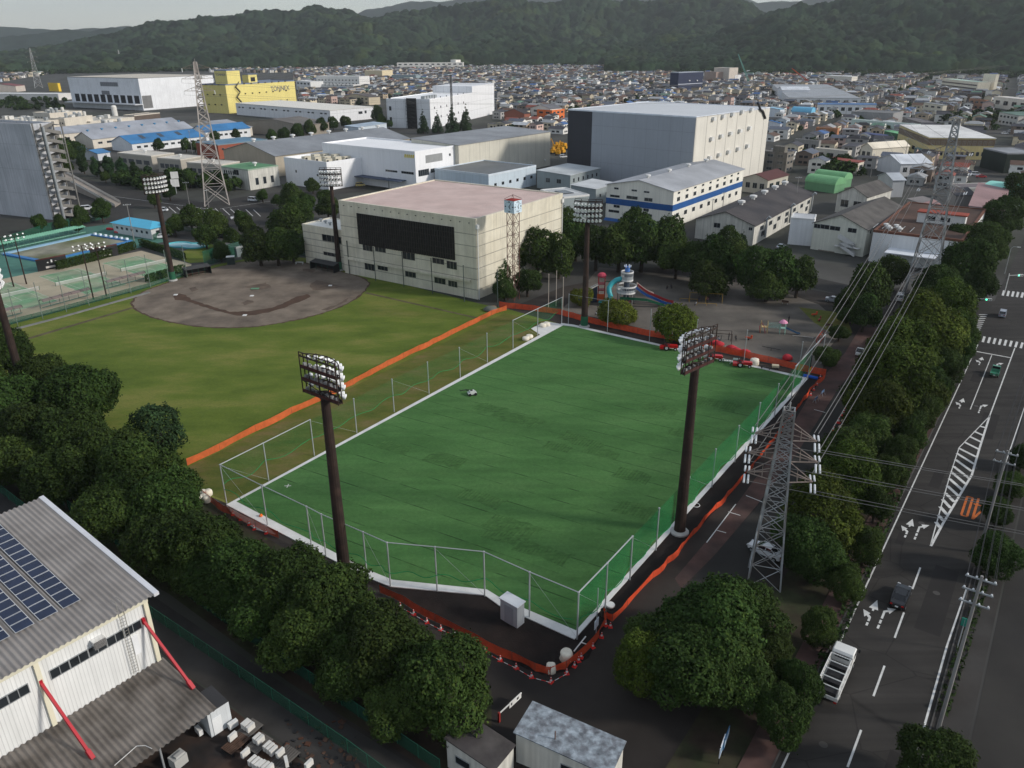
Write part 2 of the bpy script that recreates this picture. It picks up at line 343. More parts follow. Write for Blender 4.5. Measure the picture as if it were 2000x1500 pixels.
cu,cv=(PC-PA).normalized(),(PB-PA).normalized();k_=random.Random(4)
for(x,y)in((1150,868),(1175,885),(1120,855),(1020,822),(1000,815),(960,800),(1090,875),(985,1045),(1000,1030),(940,975),(1235,930),(1250,1000),(1060,1080),(870,900),(770,875),(1340,850),(1400,790),(1290,800)):
 p=at(x,y);a,c=k_.uniform(2,4),k_.uniform(1.2,1.8);sheet("turf_scuff",[p-cu*a-cv*c,p+cu*a-cv*c,p+cu*a+cv*c,p-cu*a+cv*c],0.154+.0005*(x%23),TM,world=True,rag=.7)
sheet("concrete_pad",[(1037,642),(1066,628),(1100,634),(1056,655)],0.06,KERB)
sheet("concrete_apron",[(442,988),(468,1003),(520,1028),(540,1045),(500,1035),(455,1005)],0.05,CONC)
sheet("playground_sand",[(1095,606),(1130,572),(1170,522),(1330,538),(1500,560),(1600,595),(1650,640),(1612,690),(1606,727),(1500,706),(1370,672),(1200,628)],0.022,SAND)
sheet("playground_grass",[(1560,600),(1650,612),(1665,650),(1630,655),(1590,630)],0.030,ROUGHG)
sheet("red_path",[(1596,748),(1650,690),(1680,640),(1716,640),(1690,700),(1640,755),(1560,880),(1480,985),(1395,1085),(1330,1150),(1318,1130),(1420,1010),(1530,860)],0.026,BRICKP)
sheet("park_road",[(1330,1160),(1480,990),(1620,790),(1690,680),(1735,650),(1760,655),(1700,790),(1600,960),(1470,1160),(1330,1330)],0.024,ASPH)
for a_,b_ in(((1457,968),(1492,982)),((1422,1000),(1446,1007)),((1400,1036),(1418,1041)),((1437,985),(1380,1060)),((1590,800),(1612,806))):
 p,q=at(*a_),at(*b_);n=Vector((-(q-p).y,(q-p).x,0)).normalized()*0.07
 sheet("bay_line",[p-n,q-n,q+n,p+n],0.034,LINE,world=True)
RO=at(1604,1330);RU=(at(1699,1125)-RO).normalized();RN=Vector((RU.y,-RU.x,0))
def rp(s,n):return RO+RU*s+RN*n
sheet("main_road",[rp(-130,-0.6),rp(900,-0.6),rp(900,12.0),rp(118,11.6),rp(40,10.6),rp(-130,10.1)],0.030,road_mat("main_road_asphalt",(0.030,0.0275,0.025),math.atan2(RU.y,RU.x)),world=True)
for s0,n0,l_,w_ in((-30,1.2,9,2.2),(14,6.2,14,2.6),(48,2.0,6,1.4),(70,5.5,11,2.4),(-12,7.6,7,1.3),(95,1.5,5,2.4),(30,1.0,3,1)):sheet("asphalt_patch",[rp(s0,n0),rp(s0+l_,n0),rp(s0+l_,n0+w_),rp(s0,n0+w_)],.034,mat("patch_asphalt",(0.022,0.020,0.019),rough=.9,var=.15),world=True)
for s0,n0 in((-8,2.4),(22,7.2),(37,3.0),(58,6.8),(83,4.0)):q=rp(s0,n0);sheet("manhole_cover",[q+Vector((.4*math.cos(a),.4*math.sin(a),0))for a in np.linspace(0,6.28,14)[:-1]],.036,mat("cast_iron",(.06,.055,.05),rough=.6),world=True)
sheet("side_road",[(1925,640),(1700,590),(1560,556),(1330,505),(1180,470),(1180,455),(1350,488),(1560,535),(1700,566),(1960,590)],0.028,ASPH)
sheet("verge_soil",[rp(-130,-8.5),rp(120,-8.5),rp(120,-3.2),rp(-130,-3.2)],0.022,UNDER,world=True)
sheet("pavement",[rp(-130,-3.2),rp(123,-3.2),rp(123,-0.7),rp(-130,-0.7)],0.10,BRICKP,world=True)
sheet("pavement",[rp(-130,10.2),rp(40,10.7),rp(118,11.7),rp(118,13.6),rp(-130,13.0)],0.10,ASPH_OLD,world=True)
sheet("car_park",[rp(-130,13.2),rp(100,13.8),rp(100,60),rp(-130,60)],0.016,ASPH,world=True)
kk=MB()
for n0,n1,s0,s1 in((-0.72,-0.56,-130,121),(10.1,10.25,-130,30)):
 P=[rp(s0,n0),rp(s1,n0),rp(s1,n1),rp(s0,n1)];kk.prism([(p.x,p.y)for p in P][::-1],0.0,0.13)
props(kk.build("road_kerb",mat("dark_kerb",(.09,.085,.08),rough=.9,var=.3,scale=.8)),kind="structure")
mk=MB()
def mark(pts,z=0.042,m=0):
 P=[(p[0],p[1],z)for p in(at(*q)if not isinstance(q,Vector)else q for q in pts)]
 a=sum(P[i][0]*P[(i+1)%len(P)][1]-P[(i+1)%len(P)][0]*P[i][1]for i in range(len(P)))
 mk.face(P if a>0 else P[::-1],m)
def stripe(p,q,w,z=0.042,m=0):
 p,q=(at(*p)if not isinstance(p,Vector)else p),(at(*q)if not isinstance(q,Vector)else q)
 n=Vector((-(q-p).y,(q-p).x,0)).normalized()*(w/2);mark([p-n,q-n,q+n,p+n],z,m)
stripe(rp(-130,0.0),rp(118,0.15),0.17)
stripe((1500,2210),(1800,1437),0.2);stripe((1800,1437),(1850,1260),0.2);stripe((1850,1260),(1888,1150),0.18);stripe((1928,1010),(2003,790),0.15)
for k in range(-4,6):
 s0=(at(1703,1359)-RO).dot(RU)+k*10.15
 nn=4.83-0.045*k
 if s0<(at(1800,1110)-RO).dot(RU):stripe(rp(s0,nn),rp(s0+5.05,nn-0.02),0.2)
edgeR=[(1933,812),(1913,876),(1898,928),(1870,975),(1842,1022),(1818,1067)]
for a_,b_ in zip(edgeR,edgeR[1:]):stripe(a_,b_,0.3)
for a_,b_ in zip([(1930,816),(1873,875),(1855,930),(1838,990),(1818,1063)],[(1873,875),(1855,930),(1838,990),(1818,1063)]):stripe(a_,b_,0.14)
for a_,b_ in[((1915,833),(1926,836)),((1903,843),(1921,851)),((1894,853),(1917,864)),((1884,864),(1912,878)),((1873,876),(1907,893)),((1869,886),(1903,907)),((1866,898),(1898,921)),((1862,911),(1893,935)),((1858,922),(1886,946)),((1854,935),(1880,958)),((1850,949),(1873,970)),((1846,963),(1864,981)),((1841,976),(1857,993)),((1836,990),(1850,1006)),((1832,1006),(1843,1018)),((1828,1020),(1836,1031))]:stripe(a_,b_,0.52,0.043)
stripe((1895,800),(1937,694),0.15);stripe((1932,815),(1982,680),0.2);stripe((1903,686),(1974,699),0.42)
for k in range(9):
 x=1917+k*10.6;mark([(x,668-k*-1.7),(x+4.6,669+k*1.7),(x+8.2,658+k*1.7),(x+3.6,657+k*1.7)])
for k in range(9):
 x=1956+k*9.2;mark([(x,577+k*1),(x+4.5,578+k),(x+7.5,568+k),(x+3,567+k)])
for k in range(12):
 t=k/12;a_,b_=lerp(Vector((1903,655)),Vector((1913,611)),t),lerp(Vector((1909,656)),Vector((1930,611)),t)
 stripe((a_.x,a_.y),(b_.x,b_.y),0.45)
def arrow(px,turn,L=5.0):
 o=at(*px);a=(o-RO).dot(RU);n=(o-RO).dot(RN)
 def q(s,t):return rp(a+s,n+t)
 if turn=='both':
  for s in(0.0,):mark([q(s,-.12),q(s+.6,-.12),q(s+.6,.12),q(s,.12)])
  mark([q(.9,-.12),q(1.7,-.12),q(1.7,.12),q(.9,.12)]);mark([q(1.5,-.15),q(1.9,-.5),q(2.2,-.3),q(1.75,.12)],.044);mark([q(1.4,-.55),q(2.7,-.95),q(2.4,-.1)],.046)
  mark([q(3.0,-.1),q(3.4,-.12),q(3.4,-.5),q(L+.3,0),q(3.4,.5),q(3.4,.12),q(3.0,.1)])
 else:
  for s in(0.0,1.0):mark([q(s,-.12),q(s+.7,-.12),q(s+.7,.12),q(s,.12)])
  mark([q(2.0,-.12),q(3.3,-.12),q(3.3,.12),q(2.0,.12)]);mark([q(3.1,-.12),q(3.5,-.15),q(4.1,.35),q(3.8,.55)],.044);mark([q(3.3,.55),q(4.3,.1),q(4.7,1.0)],.046)
arrow((1692,1222),'both');arrow((1714,1228),'right');arrow((1767,1050),'both');arrow((1786,1054),'right')
arrow((1873,798),'both');arrow((1911,807),'right');arrow((1912,713),'both');arrow((1944,722),'right')
props(mk.build("road_markings",LINE),kind="structure")
ob=at(1899,992)
def fig(a,b):
 p=ob+(-RN)*(a-0.95)+(-RU)*(b-2.4)*1.35;return Vector((p.x,p.y,0))
of=MB()
def fbar(a0,b0,a1,b1,w=0.3):
 p,q=fig(a0,b0),fig(a1,b1);n=Vector((-(q-p).y,(q-p).x,0)).normalized()*(w/2)
 P=[p-n,q-n,q+n,p+n];of.face([(v.x,v.y,0.046+0.004*(len(of.f)%3))for v in P])
fbar(0.55,0.0,0.55,4.8);fbar(0.5,4.7,-0.5,1.6);fbar(-0.6,1.5,0.95,1.5)
fbar(1.25,0.3,1.25,4.5);fbar(1.95,0.3,1.95,4.5);fbar(1.2,0.25,2.0,0.25);fbar(1.2,4.6,2.0,4.6)
props(of.build("speed_limit_marking",ORANGEP),kind="structure")
# hills: terrain with a canopy of tree crowns
def az_of(x):d=ray(x,85);return math.atan2(d.x,d.y)
def skyline(pts):
 A,T=[],[]
 for x,y in pts:
  d=ray(x,y);A.append(math.atan2(d.x,d.y));T.append(d.z/math.hypot(d.x,d.y))
 return np.array(A),np.array(T)
rs=np.random.RandomState(3)
def vnoise(x,y,seed):
 """smooth value noise on arrays"""
 xi,yi=np.floor(x).astype(int),np.floor(y).astype(int);fx,fy=x-xi,y-yi
 fx,fy=fx*fx*(3-2*fx),fy*fy*(3-2*fy)
 def h(a,b):
  n=(a*374761393+b*668265263+seed*982451653)&0x7fffffff
  n=((n^(n>>13))*1274126177)&0x7fffffff
  return((n^(n>>16))&0xffff)/65535.0
 return(h(xi,yi)*(1-fx)+h(xi+1,yi)*fx)*(1-fy)+(h(xi,yi+1)*(1-fx)+h(xi+1,yi+1)*fx)*fy
def fbm(x,y,seed,o=4):
 s,a=0,0.5
 for k in range(o):s=s+a*vnoise(x*2**k,y*2**k,seed+k);a*=0.5
 return s
def crowns(x,y,cell,seed):
 """dome-shaped crowns on a jittered grid: (height 0..1, random tint of the crown)"""
 gx,gy=np.floor(x/cell).astype(int),np.floor(y/cell).astype(int);best=np.full(x.shape,-1.0);tint=np.zeros(x.shape)
 def h(a,b,s):
  n=(a*374761393+b*668265263+s*982451653)&0x7fffffff
  n=((n^(n>>13))*1274126177)&0x7fffffff
  return((n^(n>>16))&0xffff)/65535.0
 for i in(-1,0,1):
  for j in(-1,0,1):
   a,b=gx+i,gy+j
   cx,cy=(a+h(a,b,seed))*cell,(b+h(a,b,seed+1))*cell;r=cell*(0.55+0.5*h(a,b,seed+2))
   q=1-((x-cx)**2+(y-cy)**2)/(r*r);v=np.sqrt(np.maximum(q,0))*(0.6+0.5*h(a,b,seed+3))
   k=v>best;best=np.where(k,v,best);tint=np.where(k,h(a,b,seed+4),tint)
 return np.maximum(best,0),tint
def terrain(name,pts,d0,d1,d2,na,nr,mtl,seed,rough,cell,crown_h,foot=0.0,a_lim=None):
 A,T=skyline(pts)
 az=np.linspace(A[0],A[-1],na);tr=np.interp(az,A,T)
 k=np.ones(5)/5;tr=np.convolve(np.pad(tr,2,mode='edge'),k,'valid')
 front=np.linspace(d0,d1,int(nr*0.78));back=np.linspace(d1,d2,nr-len(front)+1)[1:]
 rr=np.concatenate([front,back])
 AZ,RR=np.meshgrid(az,rr,indexing='ij');TR=tr[:,None]+0*RR
 wob=(fbm(AZ*14+9,AZ*3+1,seed,3)-0.5)*300
 s=np.clip((RR-d0)/(d1+wob*0.3-d0),0,1);e=np.clip((RR-d1-wob*0.3)/(d2-d1),0,1)
 X,Y=RR*np.sin(AZ),RR*np.cos(AZ)
 top=60+TR*(d1+0*RR)
 sp=fbm(X/230,Y/420,seed+5,4)
 prof=s**0.85*(1-0.8*np.sin(PI*s)*np.clip(sp*2.0-0.45,0,1)*rough)
 Z=top*prof*(1-e**1.5*0.8)
 ch,tint=crowns(X,Y,cell,seed+20)
 ch2,_=crowns(X+3,Y+5,cell*0.45,seed+40)
 Z=Z+(fbm(X/75,Y/75,seed+60,3)-.58)*46*np.clip(s*4,0,1)*np.clip(top/130,0,1)*(d1<4000)
 Z=Z+(crown_h*(ch+0.35*ch2)*np.clip(s*25,0,1)if crown_h else 0)-1.5*(s<=0)
 V=np.stack([X,Y,Z],-1).reshape(-1,3);n2=len(rr)
 i=np.arange(na-1)[:,None]*n2+np.arange(n2-1)[None,:];i=i.reshape(-1)
 Fc=np.stack([i,i+n2,i+n2+1,i+1],-1)[:,::-1]
 me=D.meshes.new(name);me.vertices.add(len(V));me.vertices.foreach_set("co",V.astype(np.float32).ravel())
 me.loops.add(Fc.size);me.loops.foreach_set("vertex_index",Fc.astype(np.int32).ravel())
 me.polygons.add(len(Fc));me.polygons.foreach_set("loop_start",np.arange(0,Fc.size,4,dtype=np.int32))
 ca=me.color_attributes.new("tint",'FLOAT_COLOR','POINT')
 t=(0.35+1.3*tint.reshape(-1))*(0.75+0.5*fbm(X/120,Y/120,seed+9,3).reshape(-1))
 yl=np.clip((fbm(X/60+4,Y/60,seed+13,3).reshape(-1)-0.52)*4,0,1)
 c4=np.stack([t*(1+0.9*yl),t*(1+0.5*yl),t*(1-0.1*yl),np.ones_like(t)],-1).astype(np.float32)
 ca.data.foreach_set("color",c4.ravel())
 me.update(calc_edges=True);me.validate();me.materials.append(mtl)
 o=D.objects.new(name,me);COL.objects.link(o);props(o,kind="structure");return o
FOREST=mat("hill_forest",(0.020,0.035,0.018),rough=1.0,var=0.35,scale=0.12,spec=0.05,attr="tint",detail=6)
FORESTF=mat("far_forest",(0.018,0.032,0.022),rough=1.0,var=0.2,scale=0.01,spec=0.05)
main=[(-420,96),(-150,122),(0,113),(60,105),(120,94),(180,79),(240,66),(300,50),(345,42),(378,43),(420,41),(470,33),(500,25),(532,22),(575,24),(620,16),(647,14),(675,26),(700,32),(732,40),(775,33),(830,26),(870,15),(920,6),(950,2),(985,-3),(1010,2),(1040,8),(1070,9),(1100,3),(1135,-2),(1175,2),(1215,10),(1260,7),(1300,3),(1335,-1),(1380,-2),(1440,2),(1470,16),(1495,32),(1520,40),(1560,44),(1620,50),(1750,52),(2100,55),(2400,60)]
terrain("forested_hills",main,2350,3300,4300,1500,190,FOREST,5,1.0,25.0,17.0)
right=[(1180,116),(1260,105),(1340,88),(1420,62),(1470,45),(1500,34),(1525,25),(1565,18),(1600,14),(1650,4),(1700,-4),(1760,-14),(1850,-30),(1950,-45),(2050,-50),(2200,-40),(2450,-10)]
terrain("forested_hills",right,1750,2500,3200,900,170,FOREST,31,1.0,20.0,14.0)
left2=[(-300,78),(0,77),(40,72),(90,67),(120,61),(150,63),(175,66),(200,58),(225,57),(250,62),(300,66),(420,74),(600,80)]
terrain("far_hills",left2,4400,5200,6000,300,40,FORESTF,51,0.6,60.0,10.0)
far=[(-500,62),(-200,60),(0,57),(40,57),(80,61),(120,64),(150,62),(260,55),(300,50),(330,48),(420,52),(600,48),(690,33),(715,22),(745,19),(780,9),(797,5),(815,8),(835,5),(860,8),(890,2),(930,-3),(1000,-12),(1060,-8),(1080,-2),(1110,-14),(1200,-22),(1300,-16),(1400,-6),(1450,0),(1480,8),(1530,6),(1580,2),(1640,-8),(1800,-18),(2100,-20),(2500,10)]
terrain("distant_mountains",far,5600,7000,8600,700,70,FORESTF,71,0.7,120.0,14.0)
HZ=D.materials.new("haze_air");HZ.use_nodes=True;nt=HZ.node_tree;nt.nodes.remove(nt.nodes["Principled BSDF"])
pv=nt.nodes.new("ShaderNodeVolumePrincipled");pv.inputs["Color"].default_value=(0.90,0.95,1.0,1);pv.inputs["Density"].default_value=0.00006
pv.inputs["Anisotropy"].default_value=0.2
nt.links.new(pv.outputs[0],nt.nodes["Material Output"].inputs["Volume"])
hb=MB();hb.box(-9100,-700,-3,9100,9100,620);props(hb.build("haze",HZ),kind="stuff")
# buildings
ALLB=[]
class Bld:
 """a box-shaped building measured from three roof corners: near, right, left. Local frame: origin at the near corner,
    x along the right-hand face, y along the left-hand face."""
 def __init__(s,name,label,near,right,left,base=None,h=None,cat="building",group=None,lx=None,ly=None):
  if h is None:
   g=at(*base)
   if abs(base[0]-near[0])<60:h=hgt(g,near[1])
  s.h=h
  P=at(*near,h);s.P=P
  r=at(*right,h)-P if right else None;l=at(*left,h)-P if left else None
  wr=r.length if r else 0;wl=l.length if l else 0
  ar=math.atan2(r.y,r.x)if r else None;al=math.atan2(l.y,l.x)-PI/2 if l else None
  if r and l:
   d=(al-ar+PI)%(2*PI)-PI;rz=ar+d*wl/(wr+wl)
  else:rz=ar if r else al
  s.rz=rz;ex=Vector((math.cos(rz),math.sin(rz),0));ey=Vector((-ex.y,ex.x,0));s.ex,s.ey=ex,ey
  def reach(e,px):
   n=_R-_F*((px[0]-1000)/FPX);return-(P-CAM).dot(n)/e.dot(n)
  s.lx=lx or reach(ex,right);s.ly=ly or reach(ey,left)
  if not(0.5<s.lx<400 and 0.5<s.ly<400):print("SIZE",label,s.lx,s.ly);s.lx=min(max(abs(s.lx),6),120);s.ly=min(max(abs(s.ly),6),120)
  ALLB.append(s);s.root=thing(name,label,cat,(P.x,P.y,0),rz,group)
 def uv(s,face,px):
  """where the line of sight through px meets face 'R' (y=0) -> (x, z) or 'L' (x=0) -> (y, z)"""
  d=ray(*px);n=s.ey if face=='R' else s.ex
  o=Vector((s.P.x,s.P.y,0));t=(o-CAM).dot(n)/d.dot(n);p=CAM+d*t-o
  return(p.dot(s.ex)if face=='R' else p.dot(s.ey)),p.z
 def part(s,name,mb,m,parent=None,smooth=False):return mb.build(name,m,parent or s.root,smooth)
 def fbox(s,mb,face,a0,z0,a1,z1,out=0.05,m=0,depth=0.0):
  if face=='R':mb.box(a0,-out,z0,a1,depth,z1,m)
  elif face=='L':mb.box(-out,a0,z0,depth,a1,z1,m)
  return mb
 def walls(s,m,z0=0.0,name="wall",h=None):
  b=MB();b.box(0,0,z0,s.lx,s.ly,h or s.h);return s.part(name,b,m)
 def win(s,face,a0,z0,a1,z1,m=None,fr=None,name="window",panes=0):
  b=MB();s.fbox(b,face,a0,z0,a1,z1,0.03,0)
  f=0.07 if min(abs(a1-a0),abs(z1-z0))>0.5 else 0.04
  for q in((a0-f,z0-f,a1+f,z0),(a0-f,z1,a1+f,z1+f),(a0-f,z0,a0,z1),(a1,z0,a1+f,z1)):s.fbox(b,face,*q,0.06,1)
  for k in range(1,panes):
   x=lerp(a0,a1,k/panes);s.fbox(b,face,x-f/2,z0,x+f/2,z1,0.055,1)
  return s.part(name,b,[m or GLASS,fr or STEEL])
 def winpx(s,face,p0,p1,**k):
  a,b=s.uv(face,p0),s.uv(face,p1)
  return s.win(face,min(a[0],b[0]),min(a[1],b[1]),max(a[0],b[0]),max(a[1],b[1]),**k)
 def row(s,face,a0,a1,n,z,w,hh,**k):
  for i in range(n):
   c=lerp(a0,a1,(i+0.5)/n);s.win(face,c-w/2,z,c+w/2,z+hh,**k)
 def flat(s,m,par=0.5,pm=None,t=0.3,rim=True):
  b=MB();b.box(t if rim else 0,t if rim else 0,s.h-0.02,s.lx-(t if rim else 0),s.ly-(t if rim else 0),s.h+0.06);o=s.part("roof",b,m)
  if rim:
   p=MB();e=0.06
   for q in((-e,-e,s.lx+e,t),(-e,s.ly-t,s.lx+e,s.ly+e),(-e,t,t,s.ly-t),(s.lx-t,t,s.lx+e,s.ly-t)):p.box(q[0],q[1],s.h-0.35,q[2],q[3],s.h+par)
   s.part("parapet",p,pm or WHITE)
  return o
 def gable(s,m,rise,axis='x',over=0.4,wm=None,t=0.18,shift=0.5):
  """pitched roof; the ridge runs along axis. wm: material of the gable triangles"""
  b=MB();lx,ly,h=s.lx,s.ly,s.h;v=[]
  W_,L_=(ly,lx)if axis=='x' else(lx,ly);c=W_*shift
  def pt(a,w,z):return(a,w,z)if axis=='x' else(w,a,z)
  sl0,sl1=rise/c,rise/(W_-c)
  for a,d in((-over,0),(L_+over,1)):
   v+=[pt(a,-over,h-sl0*over),pt(a,c,h+rise),pt(a,W_+over,h-sl1*over),pt(a,-over,h-sl0*over+t),pt(a,c,h+rise+t),pt(a,W_+over,h-sl1*over+t)]
  f=[(0,1,7,6),(1,2,8,7),(3,9,10,4),(4,10,11,5),(0,6,9,3),(2,5,11,8),(0,3,4,1),(1,4,5,2),(6,7,10,9),(7,8,11,10)]
  b.v=v;b.f=f if axis=='x' else[q[::-1]for q in f];b.m=[0]*len(f)
  o=s.part("roof",b,m)
  if wm:
   for a in(0.0,L_):
    g_=MB();g_.face([pt(a,0,h-.01),pt(a,W_,h-.01),pt(a,c,h+rise-.01)]);s.part("gable_wall",g_,wm)
  return o
 def vault(s,m,rise,axis='x',wm=None,n=12,over=0.2):
  b=MB();W_,L_=(s.ly,s.lx)if axis=='x' else(s.lx,s.ly)
  def pt(a,w,z):return(a,w,z)if axis=='x' else(w,a,z)
  P=[(W_/2-math.cos(PI*k/n)*(W_/2+over),s.h+math.sin(PI*k/n)*rise)for k in range(n+1)]
  for k in range(n):
   b.face([pt(-over,*P[k]),pt(L_+over,*P[k]),pt(L_+over,*P[k+1]),pt(-over,*P[k+1])])
  for a in(-over,L_+over):b.face([pt(a,*p)for p in P])
  return s.part("roof",b,m)
 def shed(s,m,rise,axis='x',over=0.3,t=0.2,wm=None):
  """single slope: high along the far side of axis"""
  lx,ly,h=s.lx,s.ly,s.h;b=MB()
  if axis=='x':z=lambda x,y:h+rise*(y/ly)
  else:z=lambda x,y:h+rise*(x/lx)
  q=[(-over,-over),(lx+over,-over),(lx+over,ly+over),(-over,ly+over)]
  b.v=[(x,y,z(x,y))for x,y in q]+[(x,y,z(x,y)+t)for x,y in q]
  b.f=[(3,2,1,0),(4,5,6,7),(0,1,5,4),(1,2,6,5),(2,3,7,6),(3,0,4,7)];b.m=[0]*6
  o=s.part("roof",b,m)
  if wm:
   g_=MB();a=[(0,0),(lx,0),(lx,ly),(0,ly)]
   for i in range(4):
    p,r=a[i],a[(i+1)%4]
    g_.face([(p[0],p[1],h-.01),(r[0],r[1],h-.01),(r[0],r[1],z(*r)),(p[0],p[1],z(*p)+.001)])
   s.part("gable_wall",g_,wm)
  return o
 def vent(s,x,y,z,m=None,sc=1.0,name="roof_vent"):
  b=MB();b.lathe((x,y,z),[(0.45*sc,-0.3),(0.45*sc,0.7*sc),(0.95*sc,0.8*sc),(0.95*sc,1.25*sc),(0.15,1.45*sc)],10)
  return s.part(name,b,m or STEEL)
 def hood(s,face,a,z,m=None,r=0.5):
  b=MB()
  if face=='R':b.box(a-r,-0.7*r*2,z-r,a+r,-.001,z+r*.6)
  else:b.box(-0.7*r*2,a-r,z-r,-.001,a+r,z+r*.6)
  return s.part("vent_hood",b,m or WHITE)
 def stripe(s,face,z0,z1,m,a0=0.0,a1=None,name="stripe",out=0.03):
  a1=a1 if a1 is not None else(s.lx if face=='R' else s.ly)
  b=MB();s.fbox(b,face,a0,z0,a1,z1,out);return s.part(name,b,m)
 def door(s,face,a,w,hh,m,name="shutter_door"):
  b=MB();s.fbox(b,face,a-w/2,0.05,a+w/2,hh,0.05);return s.part(name,b,m)
CLAD=lambda r,g,b,dx=4.0,dz=0,w=0.12,k=0.82,**kw:mat("clad_%d_%d_%d_%g_%g"%(r,g,b,dx,dz),srgb(r,g,b),rough=0.7,var=0.06,scale=0.15,streak=0.10,lines=(dx,dz,w,k),**kw)
ROOFM=lambda r,g,b,dx=0.9,k=0.9:mat("roof_%d_%d_%d"%(r,g,b),srgb(r,g,b),rough=0.6,var=0.14,scale=0.12,streak=0.0,lines=(dx,0,0.09,k),alt=tuple(c*0.82 for c in srgb(r,g,b)))
def text(word,size,m,root,name,loc,rot,ext=0.02):
 """raised lettering as a mesh part"""
 cu=D.curves.new(name,'FONT');cu.body=word;cu.size=size;cu.extrude=ext;cu.align_x='CENTER';cu.align_y='CENTER'
 t=D.objects.new(name,cu);COL.objects.link(t);dg=bpy.context.evaluated_depsgraph_get()
 me=D.meshes.new_from_object(t.evaluated_get(dg));D.objects.remove(t);me.materials.clear();me.materials.append(m)
 o=D.objects.new(name,me);COL.objects.link(o);o.location=loc;o.rotation_euler=rot
 if root:o.parent=root
 return o
# the assembly hall beside the outfield
HALLW=mat("hall_concrete",srgb(222,216,198),rough=0.85,var=0.08,scale=0.3,streak=0.13,alt=srgb(212,205,186))
HALLG=mat("hall_groove",srgb(158,153,140),rough=0.9)
B=Bld("assembly_hall","cream concrete hall with a wide dark louvred panel and pink roof, beside the baseball infield",(929,430),(1099,374),(661,389),base=(940,585),cat="hall")
hall=B;B.walls(HALLW);B.flat(mat("pink_roof",srgb(205,182,174),rough=0.8,var=0.08,scale=0.2,alt=srgb(196,172,164),lines=(9.5,0,0.1,0.86)),par=0.35,pm=HALLW,t=0.5)
b=MB()
gz=[B.uv('L',(928,y))[1]for y in(459,482,504,525,546,566)]
for z in gz:
 B.fbox(b,'L',0.002,z-.10,B.ly,z+.10,0.012);B.fbox(b,'R',0.002,z-.10,B.lx,z+.10,0.012)
B.part("wall_groove",b,HALLG)
p0,p1=B.uv('L',(889,508)),B.uv('L',(697,416));LV=MB()
B.fbox(LV,'L',p0[0],p0[1],p1[0],p1[1],0.25,0)
for i in range(42):
 a=lerp(p0[0],p1[0],(i+.5)/42);B.fbox(LV,'L',a-.1,p0[1],a+.1,p1[1],0.45,1)
for k in range(1,6):
 z=lerp(p0[1],p1[1],k/6);B.fbox(LV,'L',p0[0],z-.06,p1[0],z+.06,0.32,1)
B.part("louvre_panel",LV,[mat("louvre_back",(0.012,0.012,0.012),rough=0.6),mat("louvre_fin",(0.04,0.036,0.032),rough=0.6,var=0.3,scale=1.0)])
for q in(((709,477),(727,490)),((733,482),(753,492)),((787,493),(810,507)),((845,505),(867,515)),((873,511),(892,525)),((713,513),(731,528)),((738,517),(757,528)),((792,531),(812,541)),((849,543),(870,554)),((876,549),(893,560))):
 (x0,y0),(x1,y1)=q;a,c=B.uv('L',((x0+x1)/2,(y0+y1)/2)),B.uv('L',(x0,(y0+y1)/2));w=abs(c[0]-a[0]);hh=0.55*(y1-y0)/13*1.6
 B.win('L',a[0]-w,a[1]-hh,a[0]+w,a[1]+hh,m=GLASS,fr=HALLG,panes=3)
z_l=B.uv('L',(705,507))[1];b=MB();B.fbox(b,'L',2.0,z_l-.5,B.ly-2,z_l+.1,0.6);B.part("ledge",b,HALLW)
b=MB();b.tube((.3,-.3,0),(.3,-.3,B.h-1),.14,n=8);b.box(-.1,-.6,B.h-2.2,.8,0,B.h-1.2);B.part("drainpipe",b,WHITE)
b=MB();b.tube((B.lx-.4,-.25,0),(B.lx-.4,-.25,B.h-1),.14,n=8);b.box(B.lx-.9,-.5,B.h-2.2,B.lx,0,B.h-1.2);B.part("drainpipe",b,WHITE)
for i in range(16):
 b=MB();a=lerp(2,B.ly-2,i/15);b.tube((-.25,a,B.h-.9),(0,a,B.h-.9),.12,n=6);B.part("scupper",b,DARK)
B=Bld("hall_annex","lower cream wing with a white roof on the infield end of the assembly hall",(668,452),(700,443),(590,438),h=11.5,cat="building",lx=11)
B.walls(HALLW);B.flat(mat("white_roof",srgb(226,224,216),rough=0.7,var=0.06,scale=0.2),par=0.3,pm=HALLW)
b=MB()
for k in range(1,6):B.fbox(b,'L',0.002,k*1.9,B.ly,k*1.9+.2,.012)
B.part("wall_groove",b,HALLG)
B.winpx('L',(629,457),(667,476),panes=4,fr=HALLG);B.winpx('L',(632,491),(662,503),panes=4,fr=HALLG)
for i in range(3):B.vent(4+i*1.0,9+i*3,B.h+.1,sc=.6)
# the great grey warehouse
GRID=mat("warehouse_grey",srgb(158,164,172),rough=0.6,var=0.04,scale=0.1,streak=0.05,lines=(6.1,8.2,0.16,0.78))
CREAM=mat("warehouse_cream",srgb(220,216,206),rough=0.65,var=0.04,scale=0.1,streak=0.08,lines=(9.0,0,0.5,0.6))
B=Bld("grey_warehouse","huge warehouse with grey and black front, cream side with white hoods and flat pale roof",(1360,229),(1504,199),(1110,207),base=(1353,330),h=31,cat="warehouse")
B.walls(GRID);ylen=B.ly
bk=B.uv('L',(1156,250))[0]
b=MB();B.fbox(b,'L',bk,0,B.ly+.05,B.h,.05);B.part("black_cladding",b,CLAD(58,60,66,0,8.2,0.16,0.8))
b=MB();B.fbox(b,'R',-.05,0,B.lx,B.h,.06);B.part("cream_cladding",b,CREAM)
B.flat(mat("warehouse_roof",srgb(206,208,210),rough=0.5,var=0.04,scale=0.05,lines=(14.0,0,0.35,0.72)),par=0.25,pm=mat("pale_trim",srgb(218,224,232),rough=.6),t=0.8)
